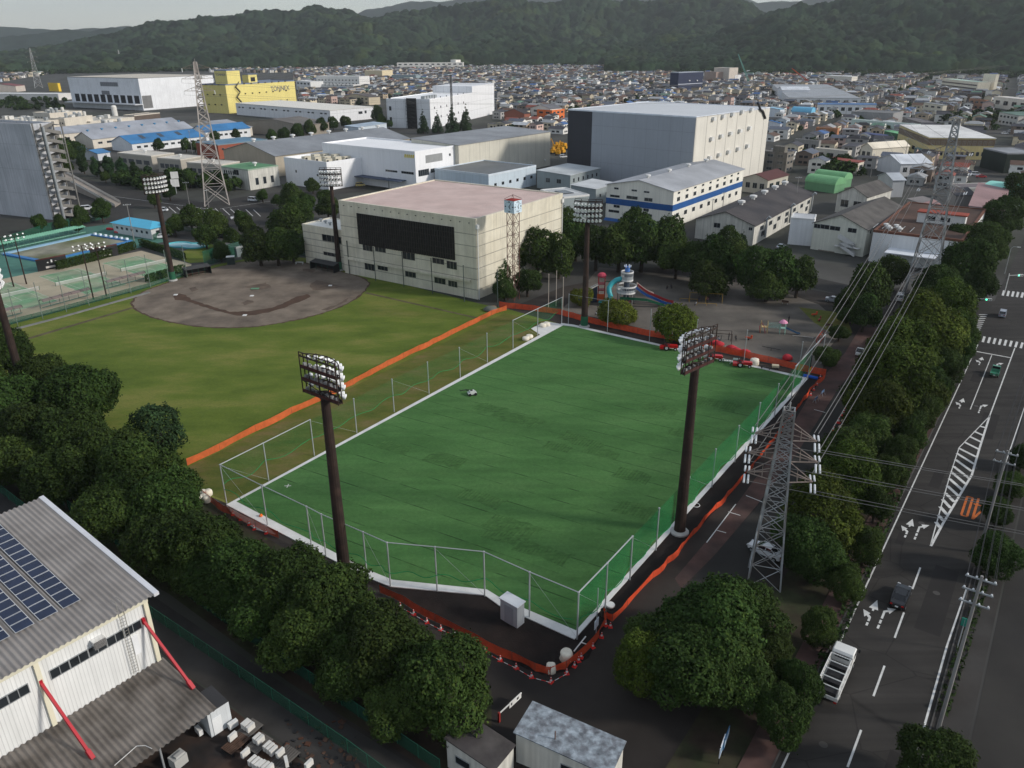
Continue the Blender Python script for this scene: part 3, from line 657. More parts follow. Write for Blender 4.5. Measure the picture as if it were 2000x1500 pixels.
for(x0,y0),(x1,y1),n in(((1392,231),(1466,213),5),((1388,270),(1462,249),5),((1384,307),(1458,284),5)):
 for i in range(n):
  a,z=B.uv('R',(lerp(x0,x1,i/(n-1)),lerp(y0,y1,i/(n-1))));B.hood('R',a,z,r=.95)
b=MB();P=[B.uv('R',q)for q in((1478,201),(1484,215),(1488,217),(1493,231))]
b.path([(p[0],-.5,p[1])for p in P],.55,6);B.part("roof_duct",b,DARK)
# white factory with the blue stripe
BLU=paint(38,88,150,rough=.6,streak=.1)
B=Bld("white_factory","three-storey white factory with a royal blue stripe, gabled grey roof and blue canopy",(1316,374),(1453,327),(1185,358),base=(1311,446),cat="factory")
WFAC=mat("white_factory_wall",srgb(232,229,218),rough=.7,var=.05,scale=.2,streak=.1,lines=(5.2,0,.14,.86))
B.walls(WFAC);z0=B.uv('L',(1311,413))[1];z1=B.uv('L',(1314,401))[1]
B.stripe('L',z0,z1,BLU,out=.04);B.stripe('R',z0,z1,BLU,a0=-.04,out=.04)
B.gable(mat("factory_roof",srgb(176,178,182),rough=.5,var=.1,scale=.1,alt=srgb(150,152,156),lines=(0.9,0,.1,.92)),2.6,'x',.5,WFAC)
for i in range(4):B.vent(lerp(6,B.lx-4,i/3.2),B.ly/2,B.h+2.4,WHITE,1.1)
for q in(((1192,380),(1210,386)),((1224,382),(1245,390)),((1259,386),(1274,394)),((1199,400),(1210,406)),((1233,405),(1243,411)),((1257,407),(1267,413)),((1189,409),(1209,416)),((1222,413),(1243,421)),((1256,417),(1273,424)),((1200,366),(1208,370)),((1234,370),(1244,374)),((1258,373),(1268,377))):B.winpx('L',*q,panes=2)
for k in range(9):
 a=lerp(2.2,B.lx-1,(k+.3)/9);B.win('R',a-1.1,z1+.9,a+1.1,z1+2.2,panes=2);B.win('R',a-1.1,z0-2.6,a+1.1,z0-1.2,panes=2);B.win('R',a-.9,z1+3.4,a+.9,z1+4.0)
cz=B.uv('L',(1250,436))[1]
b=MB();b.v=[(-2.4,4,cz-1),(-2.4,B.ly,cz-1),(0,B.ly,cz+.3),(0,4,cz+.3),(-2.4,4,cz-.8),(-2.4,B.ly,cz-.8),(0,B.ly,cz+.5),(0,4,cz+.5)]
b.f=[(0,1,2,3),(7,6,5,4),(0,4,5,1),(1,5,6,2),(3,7,4,0)];b.m=[0]*5;B.part("canopy",b,BLU)
B.door('L',B.ly*.42,5,4,DARK)
# black-roofed workshop beside it
BLKR=mat("black_roof",srgb(60,58,60),rough=.75,var=.16,scale=.15,alt=srgb(74,70,70),lines=(8.5,0,.2,1.5))
OLDW=mat("old_white_wall",srgb(205,203,194),rough=.85,var=.1,scale=.3,streak=.25)
B=Bld("gabled_workshop","white gabled workshop with a black roof and a row of white ridge vents",(1474,441),(1590,376),(1360,426),base=(1471,480),cat="workshop")
B.walls(OLDW);B.gable(BLKR,3.4,'x',.5,OLDW)
for i in range(5):B.vent(lerp(14,B.lx-6,i/4),B.ly*.5,B.h+3.2,WHITE,1.3)
for q in(((1395,435),(1406,445)),((1423,439),(1435,448)),((1463,444),(1469,450))):B.winpx('L',*q,panes=2)
B.row('R',3,B.lx-2,7,B.h-2.6,3.2,1.3,panes=3);B.row('R',3,B.lx-2,5,1.5,3.0,1.6,panes=2)
for i in range(3):
 b=MB();x=lerp(10,B.lx-4,i/2);b.path([(x,-.6,1),(x,-.6,B.h+.4),(x,-1.2,B.h+1.3),(x,-1.9,B.h+.9)],.35,8);B.part("exhaust_duct",b,STEEL)
# cream gabled factory with the outside stair
GABW=mat("gable_cream",srgb(222,222,208),rough=.8,var=.06,scale=.3,streak=.12)
B=Bld("cream_factory","cream gabled factory with zigzag outside stairs, brown shutter door and long grey roof",(1694,449),(1772,391),(1590,428),base=(1685,502),cat="factory")
B.walls(GABW);B.gable(mat("slate_grey_roof",srgb(92,89,86),rough=.85,var=.18,scale=.3,alt=srgb(78,75,73),lines=(1.4,0,.12,.9)),3.4,'x',.5,GABW)
B.row('R',2,B.lx-2,12,B.h-1.7,1.2,.8)
for q in(((1591,437),(1602,446)),((1603,438),(1619,448)),((1622,441),(1640,451)),((1657,445),(1672,455))):B.winpx('L',*q,panes=2)
a,z=B.uv('L',(1633,502)),0;b=MB()
p0,p1=B.uv('L',(1598,487)),B.uv('L',(1631,487));b=MB();B.fbox(b,'L',min(p0[0],p1[0]),.05,max(p0[0],p1[0]),p0[1],.04);B.part("shutter_door",b,paint(122,104,90,rough=.6))
st=MB();pts=[B.uv('L',q)for q in((1642,452),(1672,472),(1684,474),(1640,494),(1634,498),(1668,514))]
def flight(pa,pb):
 ya,za=pa;yb,zb=pb
 for off in(-0.4,-1.9):
  v=[(off,ya,za),(off,yb,zb),(off,yb,zb+1.1),(off,ya,za+1.1)];w=[(off-.06,y,z)for _,y,z in v]
  st.face(v);st.face(w[::-1]);st.face([v[3],v[2],w[2],w[3]]);st.face([v[0],w[0],w[1],v[1]])
 st.face([(-.4,ya,za),(-.4,yb,zb),(-1.9,yb,zb),(-1.9,ya,za)])
zs=[B.h-3.2,B.h-5.6,2.6,0.1];ys=[pts[0][0],pts[1][0]*.9+.2,pts[3][0],max(1.0,pts[1][0]*.8)]
flight((ys[0],zs[0]),(ys[1],zs[1]));st.box(-1.9,ys[1]-1.6,zs[1]-.15,-.4,ys[1],zs[1]);flight((ys[1],zs[1]),(ys[2],zs[2]));st.box(-1.9,ys[2],zs[2]-.15,-.4,ys[2]+1.5,zs[2]);flight((ys[2],zs[2]),(ys[3],zs[3]))
B.part("outside_stair",st,WHITE)
B2=Bld("white_stair_block","plain white block standing against the corner of the cream gabled factory",(1591,429),(1600,425),(1545,427),h=B.h+.2,cat="building",lx=8)
B2.walls(CLAD(232,234,236,0));B2.flat(ROOFM(200,202,204),.2)
# brown flat-roofed supermarket-like hall
B=Bld("flat_roofed_hall","long white hall with a flat rust-brown roof beside the roadside trees",(1881,471),(1926,417),(1706,452),h=9.0,cat="hall")
B.walls(CLAD(226,227,226,6,0));B.flat(mat("rust_roof",srgb(88,66,56),rough=.9,var=.22,scale=.1,alt=srgb(74,58,50)),.35,pm=mat("brown_trim",srgb(112,74,58),rough=.8),t=.6)
b=MB();b.box(-7,B.ly*.22,4.6,-.01,B.ly*.78,4.8);B.part("canopy",b,paint(222,226,232,rough=.5))
hb2=MB();hb2.box(B.lx*.38,B.ly*.10,B.h,B.lx*.38+4,B.ly*.10+13,B.h+3);hut=B.part("rooftop_hut",hb2,WHITE)
for k in range(2):
 w=MB();y=B.ly*.10+4+k*4;w.box(B.lx*.38-.06,y,B.h+.9,B.lx*.38,y+2.6,B.h+2.2);w.build("window",GLASS,hut)
rr=MB();rr.box(B.lx*.38-.3,B.ly*.10-.3,B.h+3,B.lx*.38+4.6,B.ly*.10+13.3,B.h+3.35);rr.build("roof",paint(150,70,52),hut)
for i in range(6):B.vent(3+(i%3)*2.2,B.ly*(.72+.04*i),B.h+.1,WHITE,.8,"air_unit")
b=MB()
for i in range(5):b.tube((2,B.ly*.6+i*2.5,B.h+.5),(9,B.ly*.6+i*2.5,B.h+.5),.1)
B.part("roof_pipe",b,STEEL)
# white laboratory complex in the middle
PURE=mat("pure_white_wall",srgb(240,241,243),rough=.6,var=.03,scale=.1,streak=.06)
B=Bld("white_complex","bright white office block with flat white roof, yellow sign and ribbon windows behind the hall",(810,299),(895,284),(629,280),base=(812,374),cat="office")
B.walls(PURE);B.flat(mat("bright_roof",srgb(240,240,240),rough=.6,var=.03,scale=.1),.7,pm=PURE,t=.5)
p0,p1=B.uv('L',(754,333)),B.uv('L',(776,339));B.winpx('L',(753,331),(776,337),panes=5);B.winpx('L',(784,334),(808,341),panes=5);B.winpx('R',(817,333),(838,341),panes=5);B.winpx('R',(831,304),(864,313),panes=6,m=paint(150,152,152));B.winpx('R',(841,330),(850,336),panes=2)
B.winpx('R',(877,300),(880,304))
a=B.uv('L',(798,304));b=MB()
for k in range(5):y=a[0]+2.6-k*1.2;b.face([(-.05,y,a[1]-.9),(-.05,y-.8,a[1]-.9),(-.05,y-1.1,a[1]+.5),(-.05,y-.3,a[1]+.5)])
B.part("sign_mark",b,paint(225,205,30))
b=MB();y0=B.uv('L',(706,343))[0];b.box(-5,6,4.2,-.01,y0,4.45);B.part("canopy",b,paint(70,80,100))
C2=Bld("white_annex","low white block with rooftop air plant in front of the white office block",(638,324),(711,311),(555,311),base=(640,372),cat="office")
C2.walls(PURE);C2.flat(ROOFM(190,190,186),1.6,pm=PURE)
for i in range(9):
 u=MB();x,y=4+(i%3)*5.5,5+(i//3)*7.5;u.box(x,y,C2.h+.05,x+3.6,y+2.4,C2.h+2.0+.4*(i%2));u.box(x+.3,y-.04,C2.h+.5,x+1.5,y+.2,C2.h+1.5,1);C2.part("air_unit",u,[paint(196,190,172),DARK])
for q in(((577,332),(580,337)),((619,340),(622,344))):C2.winpx('L',*q)
# blue-grey low annex and the pair of small blue-grey buildings
PALEB=CLAD(198,212,222,4.5,0)
B=Bld("pale_blue_annex","pale blue low building with a flat dark grey roof behind the assembly hall",(954,343),(1047,321),(849,328),base=(954,362),h=8.5,cat="building")
B.walls(PALEB);B.flat(ROOFM(112,116,118),.5,pm=paint(208,218,226));B.row('R',2,B.lx-1,6,3.5,1.6,1.2)
TEALG=CLAD(150,160,162,3.6,0,.1,.85)
B=Bld("grey_office","blue-grey two-storey office with a curved pale roof beside the great grey warehouse",(1114,343),(1172,328),(1049,336),base=(1114,374),cat="office")
B.walls(TEALG);B.shed(ROOFM(196,202,204),.8,'x',.3,wm=TEALG);B.row('R',1,B.lx-1,6,B.h-3.2,1.1,1.6);B.row('L',3,B.ly-3,2,3,2.2,1.8,panes=2)
B=Bld("grey_shed","lower blue-grey shed with a pale roof in front of the blue-grey office",(1164,370),(1205,353),(1115,362),h=6.5,cat="shed")
B.walls(TEALG);B.shed(ROOFM(206,210,212),.7,'x',.3,wm=TEALG);B.row('R',1,B.lx-1,3,3,1.1,1.2)
B=Bld("hall_side_block","grey flat-roofed block with dark roof lights on the far corner of the assembly hall",(1151,381),(1168,372),(1101,396),h=14,cat="building",lx=16)
B.walls(TEALG);B.flat(ROOFM(196,198,198),.25)
for k in range(2):
 b=MB();b.box(5,3+k*6,B.h+.07,11,7+k*6,B.h+.3);B.part("roof_light",b,GLASS)
# long sheds behind
B=Bld("long_shed","long cream shed with a plain grey roof, in front of the mast and fir trees",(895,284),(1075,247),(760,262),h=17.3,cat="shed",ly=30)
CR2=CLAD(208,204,190,7.5,0,.25,.7)
B.walls(CR2);B.shed(ROOFM(146,149,153),1.2,'x',.4,wm=CR2)
for i in range(6):B.hood('R',8+i*12,3.5,r=.5)
B=Bld("vented_shed","grey gabled shed with a line of white ridge vents behind the white office complex",(537,305),(800,270),(436,292),h=9.9,cat="shed")
B.walls(CLAD(176,166,148,6,0));B.gable(ROOFM(136,140,145),5,'x',.5,CLAD(176,166,148,6,0))
for i in range(8):B.vent(lerp(4,B.lx-4,i/7),B.ly*.5,B.h+4.8,WHITE,1.4)
# white five-storey block with the fire stair
PANW=mat("panel_white",srgb(230,231,233),rough=.65,var=.03,scale=.1,streak=.06,lines=(7.2,7.0,.3,.74))
B=Bld("white_storehouse","tall white panelled storehouse with a dark fire stair, behind the lattice radio mast",(839,195),(965,172),(754,192),base=(840,252),cat="warehouse")
B.walls(PANW);B.flat(mat("bright_roof",srgb(240,240,240)),.5,pm=PURE)
up=MB();x0=B.uv('R',(922,190))[0];up.box(x0,-.1,B.h,B.lx+.1,B.ly,B.h+5.5);B.part("upper_storey",up,PANW)
for rw in range(3):
 for i in range(6):B.win('R',8+i*12,7+rw*7,9.4+i*12,8.6+rw*7)
sy0,sy1=B.uv('L',(814,220))[0],B.uv('L',(795,220))[0];b=MB();b.box(-.3,sy0,0,-.01,sy1,B.h+1,1)
for k in range(8):
 z=k*B.h/8;b.box(-2.2,sy0,z,-.3,sy1,z+.15);b.face([(-2.1,sy0+.3,z),(-2.1,sy1-.3,z+B.h/8),(-.6,sy1-.3,z+B.h/8),(-.6,sy0+.3,z)])
for yy in(sy0,sy1):
 for xx in(-2.2,-.4):b.tube((xx,yy,0),(xx,yy,B.h+1.2),.12)
B.part("fire_stair",b,[DARK,mat("stair_shade",(.05,.05,.05))])
for k in range(3):B.win('L',B.ly-4,5+k*8,B.ly-2.2,8+k*8,panes=2)
for k in range(5):
 u=MB();u.box(4+k*5,6,B.h,7.5+k*5,9,B.h+2.2);B.part("air_unit",u,STEEL)
# long white low warehouse
B=Bld("long_white_warehouse","long low white warehouse with a beige-white roof below the yellow building",(644,216),(731,204),(460,197),base=(645,240),cat="warehouse")
B.walls(PANW);B.shed(mat("chalk_roof",srgb(226,222,212),rough=.7,var=.05,scale=.1,lines=(5,0,.2,.93)),.6,'x',.4,wm=PANW)
for i in range(8):B.row('L',B.ly*i/8+3,B.ly*(i+1)/8-3,2,B.h-3.2,3,1)
B.winpx('R',(700,218),(708,222),panes=2);B.winpx('R',(712,216),(716,221),panes=2)
# yellow building
YEL=mat("yellow_wall",srgb(226,211,132),rough=.65,var=.04,scale=.1,streak=.08,lines=(8,0,.2,.88))
B=Bld("yellow_warehouse","yellow warehouse with round vents, blue lettering, blue-grey roof edge and zigzag fire stair",(440,166),(575,156),(391,163),base=(450,222),cat="warehouse")
B.walls(YEL);B.flat(ROOFM(120,130,145),.6,pm=paint(108,122,150))
for rw in range(3):
 for i in range(3):
  a=B.ly*(.25+.25*i);B.hood('L',a,8+rw*9,DARK,.6)
 for i in range(7):
  a=B.lx*(.25+.1*i);B.hood('R',a,8+rw*9,DARK,.6)
a=B.uv('R',(547,173));text("TONNEX",6.5,paint(40,60,110),B.root,"sign_lettering",(a[0],-.1,a[1]),(PI/2,0,0))
b=MB();x=B.lx*.14
for k in range(6):
 z=k*4.6;s_=1 if k%2 else-1;b.face([(x-2.5*s_,-.8,z),(x+2.5*s_,-.8,z+4.6),(x+2.5*s_,-2.2,z+4.6),(x-2.5*s_,-2.2,z)]);b.face([(x-2.5*s_,-2.2,z),(x+2.5*s_,-2.2,z+4.6),(x+2.5*s_,-2.2,z+5.7),(x-2.5*s_,-2.2,z+1.1)])
B.part("fire_stair",b,DARK)
h0=B.h
rt=MB();px,py=B.lx*.12,B.ly*.25;rt.box(px,py,h0,px+17,py+16,h0+12);pent=B.part("rooftop_block",rt,YEL)
MB().box(px-.3,py-.3,h0+12,px+17.3,py+16.3,h0+12.6).build("roof",paint(108,122,150),pent)
text("TONNEX",3.2,paint(40,60,110),pent,"sign_lettering",(px-.06,py+8,h0+8.5),(PI/2,0,-PI/2))
b=MB();px2=B.lx*.45;b.box(px2,py+4,h0,px2+12,py+12,h0+7.5);b.box(px2+3,py+3.9,h0+1,px2+9,py+4,h0+5,1);b.box(px2-.4,py+3.4,h0+7.5,px2+12.4,py+12.4,h0+8.1,2);B.part("rooftop_block",b,[YEL,DARK,paint(108,122,150)])
# great white warehouse at far left with the loading bays
B=Bld("white_distribution_hall","huge white warehouse with a beige roof and a row of dark loading bays",(269,153),(415,144),(131,147),base=(279,216),cat="warehouse")
WD=CLAD(232,234,238,16,0,.35,.85)
B.walls(WD);B.flat(mat("beige_roof",srgb(196,188,174),rough=.8,var=.05,scale=.1),.3,pm=paint(150,150,150))
for i in range(10):
 a0,a1=B.ly*(.03+.094*i),B.ly*(.03+.094*i+.066);b=MB();B.fbox(b,'L',a0,6.5,a1,14,.08);B.part("loading_bay",b,mat("bay_dark",(.02,.02,.022),rough=.9))
b=MB();B.fbox(b,'R',.8,2,12,14,.08);B.part("loading_bay",b,mat("bay_grey",srgb(120,120,120)))
b=MB();b.box(-9,0,5.6,-.01,B.ly,6.4);B.part("canopy",b,paint(200,202,206))
for k in range(3):
 b=MB();x,z=B.lx*.72,9+k*9.5;b.box(x,-2,z,x+12,-.01,z+.3)
 for j in range(7):b.box(x+j*2,-2,z+.3,x+j*2+.2,-1.9,z+2.2)
 b.box(x+3,-1.4,z+.3,x+11,-.01,z+3,1);B.part("plant_platform",b,[STEEL,paint(170,170,168)])
for k,(q0,q1)in enumerate((((195,160),(231,169)),((198,177),(215,185)))):
 p0,p1=B.uv('L',q0),B.uv('L',q1);b=MB();B.fbox(b,'L',min(p0[0],p1[0]),min(p0[1],p1[1]),max(p0[0],p1[0]),max(p0[1],p1[1]),.1);B.part("sign_panel",b,CLAD(120,122,126,3,0,.5,1.5))
# grey and blue gabled sheds at the left
GRYR,BLUR=ROOFM(160,164,172),ROOFM(62,124,176)
def gshed(name,label,near,right,left,h,wallm,roofm,rise,windows=0,**k):
 B=Bld(name,label,near,right,left,h=h,cat="shed",**k);B.walls(wallm);B.gable(roofm,rise,'x',.5,wallm)
 if windows:B.row('R',2,B.lx-2,windows,h*.45,min(3.0,B.lx/windows*.5),1.2,panes=2)
 return B
BEI=CLAD(212,204,190,6,0)
B=gshed("gabled_shed","longest cream shed with a grey roof, behind the blue-roofed sheds",(115,262),(352,237),(83,252),6.6,BEI,GRYR,3.5,14)
B=gshed("gabled_shed","cream shed with a grey roof and half-timbered end, just behind the nearer blue-roofed shed",(180,272),(376,248),(146,267),5.9,BEI,GRYR,4,12)
for i in range(8):B.vent(lerp(4,B.lx-4,i/7),B.ly*.5,B.h+3.8,paint(70,130,170),1)
B=gshed("gabled_shed","white shed with a bright blue roof and skylights, nearer of the two blue roofs",(257,281),(398,266),(217,276),5.2,CLAD(224,226,228,6,0),BLUR,4,10)
for i in range(3):
 b=MB();x=B.lx*(.2+.25*i);b.v=[(x,B.ly*.2,B.h+1.85),(x+3,B.ly*.2,B.h+1.85),(x+3,B.ly*.42,B.h+3.6),(x,B.ly*.42,B.h+3.6)];b.f=[(0,1,2,3)];b.m=[0];B.part("skylight",b,paint(70,80,92))
B=gshed("gabled_shed","white shed with a bright blue roof next to the pylon, farther of two",(401,258),(488,248),(372,252),6,CLAD(224,226,228,6,0),BLUR,3.5,8)
B=gshed("gabled_shed","grey-roofed shed below the yellow warehouse, with a hipped dark corner",(446,252),(492,243),(352,236),6,BEI,GRYR,3.5,0)
B=Bld("brick_shed","red brick shed with a flat blue-grey roof behind the lattice pylon",(425,283),(522,272),(382,277),h=8,cat="shed");BRK=CLAD(150,82,62,.5,.5,.05,.85);B.walls(BRK);B.flat(ROOFM(92,132,158),.2,pm=paint(120,140,150));B.row('R',1,B.lx-1,8,5,1.4,.9)
gshed("gabled_shed","brown shed with a long dull grey roof beside the white low warehouse",(590,245),(606,238),(478,232),8,CLAD(150,142,130,5,0),ROOFM(112,106,100),3,0,lx=26)
for k,(n_,r_,l_,lab)in enumerate((((295,305),(340,296),(229,294),"low beige flat-roofed works with grey shutters, nearest the dark grey tower"),((352,312),(398,302),(306,305),"low beige flat-roofed works between its two flat-roofed neighbours"),((432,322),(468,312),(364,314),"low beige flat-roofed works beside the green-roofed building"))):
 B=Bld("low_works",lab,n_,r_,l_,h=7,cat="factory",group="low flat-roofed works");B.walls(CLAD(176,170,158,4,0));B.flat(ROOFM(214,208,196),.2,pm=paint(206,200,188));B.row('L',1.5,B.ly-1.5,4,2.2,B.ly/6,2.2,m=paint(86,88,90));B.vent(B.lx*.5,B.ly*.5,B.h+.1,WHITE,1.0)
B=Bld("green_roofed_building","white building with a green roof and dark windows beside the street of the lattice pylon",(484,332),(543,321),(430,322),base=(487,372),cat="building");B.walls(OLDW);B.flat(ROOFM(88,140,96),.2,pm=paint(150,170,150));B.winpx('L',(456,331),(467,342),panes=2);B.row('R',2,B.lx-2,3,2,1.6,3);B.row('L',B.ly*.5,B.ly-2,5,6,.8,1.6);B.vent(B.lx*.6,B.ly*.4,B.h+.1,WHITE,1.2)
for k,(n_,r_,l_,hh,lab)in enumerate((((96,222),(160,205),(64,200),12,"beige flat-roofed block in front of the loading bays"),((125,232),(180,216),(97,222),10,"smaller beige block with rooftop boxes below the loading bays"),((60,240),(120,226),(2,228),9,"low beige plant building crowded with pipes at the picture's edge"),((205,246),(262,226),(150,232),8,"beige plant building with tanks in front of the huge white warehouse"))):
 B=Bld("plant_building",lab,n_,r_,l_,h=hh,cat="factory");B.walls(BEI);B.flat(ROOFM(190,184,170),.4,pm=BEI);B.row('L',1,B.ly-1,5,hh-4,1.4,1.2)
 for i in range(10):
  u=MB();x,y=rnd.uniform(1,max(2,B.lx-5)),rnd.uniform(1,max(2,B.ly-5))
  if i%3:u.box(x,y,hh,x+rnd.uniform(1.5,4),y+rnd.uniform(1.5,4),hh+rnd.uniform(1,2.5))
  else:u.lathe((x+1.5,y+1.5,hh),[(1.2,0),(1.2,3),(.9,3.4),(0,3.6)],10)
  B.part("rooftop_unit",u,paint(206,204,198)if i%2 else STEEL)
for k,(n_,r_,l_,hh,lab)in enumerate((((176,238),(262,221),(112,226),6,"long low beige plant hall with roof boxes just behind the longest cream shed"),((58,236),(110,222),(-10,224),6,"low beige plant hall at the picture's edge before the wooded strip"),((262,226),(312,214),(240,219),5,"low open brown-framed shelter before the huge white warehouse"))):
 B=Bld("plant_building",lab,n_,r_,l_,h=hh,cat="factory");B.walls(BEI if k<2 else paint(96,84,76));B.flat(ROOFM(198,192,180)if k<2 else ROOFM(150,140,130),.4,pm=BEI)
 for i in range(8 if k<2 else 0):
  u=MB();x,y=rnd.uniform(.1,.8)*B.lx,rnd.uniform(.1,.8)*B.ly;u.box(x,y,hh,x+rnd.uniform(1.5,5),y+rnd.uniform(1.5,5),hh+rnd.uniform(1,3));B.part("rooftop_unit",u,paint(206,204,198)if i%2 else STEEL)
b=MB();q=at(228,240);b.lathe(q,[(2.2,0),(2.2,13),(1.6,14),(0,14.4)],16);props(b.build("storage_silo",paint(214,212,206)),"slim white storage silo standing among the beige plant buildings","silo")
# dark grey tower block at the left edge, with its outside stair
TWR=mat("tower_grey",srgb(196,198,203),rough=.75,var=.06,scale=.15,streak=.2,alt=srgb(182,185,190),lines=(7,9,.25,.85))
tb=at(98,436);th=hgt(tb,250)
B=Bld("tower_block","tall plain grey block with an outside steel stair at the picture's edge",(60,247),(76,238),(-60,231),h=th,cat="building",lx=9)
B.walls(TWR);B.flat(ROOFM(140,142,145),.8,pm=TWR)
b=MB();ns=10;fh=th/ns
for k in range(ns):
 z=k*fh;b.box(1.0,-4.5,z+fh*.5,2.2,-.02,z+fh*.5+.2);b.box(7,-4.5,z+fh,8.6,-.02,z+fh+.2)
 for y0,za,zb in((-4.4,z,z+fh*.5),(-2.1,z+fh,z+fh*.5)):
  x0,x1=(8,1.5);b.v+=[(x0,y0,za),(x1,y0,zb),(x1,y0+2,zb),(x0,y0+2,za),(x0,y0,za+.25),(x1,y0,zb+.25),(x1,y0+2,zb+.25),(x0,y0+2,za+.25),(x0,y0,za+1.2),(x1,y0,zb+1.2)]
  i=len(b.v)-10;b.f+=[(i,i+1,i+2,i+3),(i+7,i+6,i+5,i+4),(i,i+4,i+5,i+1),(i+3,i+2,i+6,i+7),(i+4,i+8,i+9,i+5)];b.m+=[0]*5
for x in(.6,8.8):
 for y in(-4.5,-.1):b.tube((x,y,0),(x,y,th+1),.28)
B.part("outside_stair",b,mat("stair_steel",srgb(120,118,114),rough=.6,var=.2))
b=MB();b.tube((.8,-5.2,0),(.8,-5.2,th),.45,n=10);B.part("drainpipe",b,STEEL)
# buildings at the right and behind
def fb(name,label,near,right,left,h,wallm,roofm,rt='flat',rise=2.0,axis='x',cat="building",wl=0,wr=0,floors=1,pm=None,**k):
 B=Bld(name,label,near,right,left,h=h,cat=cat,**k);B.walls(wallm)
 if rt=='flat':B.flat(roofm,.35,pm=pm or wallm)
 elif rt=='gable':B.gable(roofm,rise,axis,.45,wallm)
 elif rt=='shed':B.shed(roofm,rise,axis,.3,wm=wallm)
 elif rt=='vault':B.vault(roofm,rise,axis)
 fh=h/floors
 for f in range(floors):
  if wl:B.row('L',.8,B.ly-.8,wl,f*fh+fh*.35,B.ly/wl*.5,fh*.36,panes=2)
  if wr:B.row('R',.8,B.lx-.8,wr,f*fh+fh*.35,B.lx/wr*.5,fh*.36,panes=2)
 return B
cw=lambda r,g,b:CLAD(r,g,b,4,0,.1,.9)
B=fb("concrete_block","weathered grey concrete three-storey block below the great grey warehouse",(1538,300),(1552,290),(1455,291),9.4,mat("old_concrete",srgb(128,122,114),rough=.95,var=.2,scale=.3,streak=.3),ROOFM(120,116,110),wl=4,wr=2,floors=3)
b=MB();b.box(1,2,B.h,5,8,B.h+3);B.part("stair_tower",b,paint(120,116,108,streak=.3))
fb("small_house_block","brown-roofed beige house tucked under the weathered concrete block",(1500,352),(1540,338),(1452,345),6,cw(196,190,176),ROOFM(92,52,48),'gable',2,wl=3,wr=3,cat="house")
fb("vaulted_store","green half-round store, nearer of the joined pair",(1631,362),(1651,352),(1573,350),3.5,cw(110,158,118),mat("green_vault",srgb(120,176,126),rough=.6,var=.1),'vault',3,axis='y',cat="store")
fb("vaulted_store","green half-round store, farther of the joined pair",(1648,352),(1664,343),(1590,341),3.5,cw(110,158,118),mat("green_vault",srgb(120,176,126)),'vault',3,axis='y',cat="store")
fb("red_roofed_house","low cream building with a dull red flat roof and green-tinted windows",(1677,318),(1688,310),(1618,311),5,cw(222,214,198),ROOFM(150,72,58),'shed',.6,wl=3,wr=1)
fb("open_garage","white-roofed open carport building behind the red-roofed building",(1656,296),(1664,290),(1592,287),6,cw(206,200,188),ROOFM(236,228,212),'flat',wl=3)
fb("white_roofed_house","small white flat-roofed house between carport and concrete block",(1600,276),(1604,272),(1553,270),7,cw(150,148,144),ROOFM(206,208,206),'flat',wl=3)
fb("cream_gabled_store","cream-roofed gabled store beside the yellow factory",(1705,290),(1776,278),(1682,280),7,cw(222,214,196),ROOFM(238,228,208),'gable',2.5,wl=2)
fb("white_gabled_store","white shed with folded white roof planes in front of the yellow factory",(1760,320),(1820,308),(1716,290),6,cw(210,212,216),ROOFM(222,226,232),'gable',3,wl=0,wr=4)
B=fb("yellow_factory","yellow-walled factory with brown panels and a sloping white roof behind the pylon",(1816,269),(1945,271),(1757,248),11.2,cw(214,196,140),ROOFM(232,230,226),'shed',1.0,wl=6,wr=12,floors=2)
B.stripe('L',B.h-4,B.h-.6,CLAD(128,110,90,.8,0,.2,.7),out=.05,name="brown_panel");B.stripe('R',B.h-4,B.h-.6,CLAD(128,110,90,.8,0,.2,.7),out=.05,name="brown_panel")
fb("blue_awning_shed","teal-roofed lean-to against the yellow factory",(1805,296),(1812,292),(1786,285),4,cw(120,130,130),ROOFM(84,130,132),'shed',.8)
B=fb("dark_green_building","almost black green-sided building with a grey flat roof by the road",(1968,300),(2030,295),(1921,282),9.3,CLAD(34,46,40,.6,0,.1,.8),ROOFM(150,152,156),'flat',pm=paint(150,152,156))
fb("grey_market_roof","wide dull brown-framed grey roof beside the dark green building",(1880,368),(1985,355),(1850,345),5,cw(170,166,162),ROOFM(118,108,108),'flat',pm=paint(190,188,184))
fb("dark_gabled_workshop","dark gabled workshop with a row of white roof lights behind the cream factory",(1694,385),(1742,352),(1636,370),7,OLDW,mat("slate_grey_roof",srgb(92,89,86)),'gable',3,wl=2)
fb("pale_gabled_roof","pale grey gabled roof beyond the dark gabled workshop",(1745,352),(1768,345),(1716,330),7,cw(180,182,184),ROOFM(188,194,200),'gable',2)
fb("pink_roofed_hall","low hall with a pinkish corrugated roof behind the pylon legs",(1810,412),(1840,388),(1772,402),6,cw(200,196,192),ROOFM(150,118,116),'gable',1.5)
B=fb("pink_roofed_house","pink-roofed block with pale walls next to the flat rust-brown roof",(1960,413),(1970,390),(1892,408),8,cw(196,198,202),ROOFM(160,128,126),'shed',.8,wl=3,wr=1)
B=fb("mint_vault","mint and sky-blue vaulted roof by the main road",(1965,388),(1998,372),(1912,380),5,cw(190,205,205),mat("mint_vault",srgb(150,220,205),rough=.5,var=.05,alt=srgb(150,205,232),scale=.02),'vault',4.5,axis='y')
fb("dark_slate_house","dark roofed house with three white roof slots near the pylon",(1868,382),(1905,372),(1832,360),5,cw(150,146,142),ROOFM(78,76,80),'gable',2)
fb("grey_flat_store","grey store with a lean-to roof beside the dark roofed house",(1800,398),(1830,380),(1772,385),5,cw(150,148,142),ROOFM(130,124,122),'shed',.8)
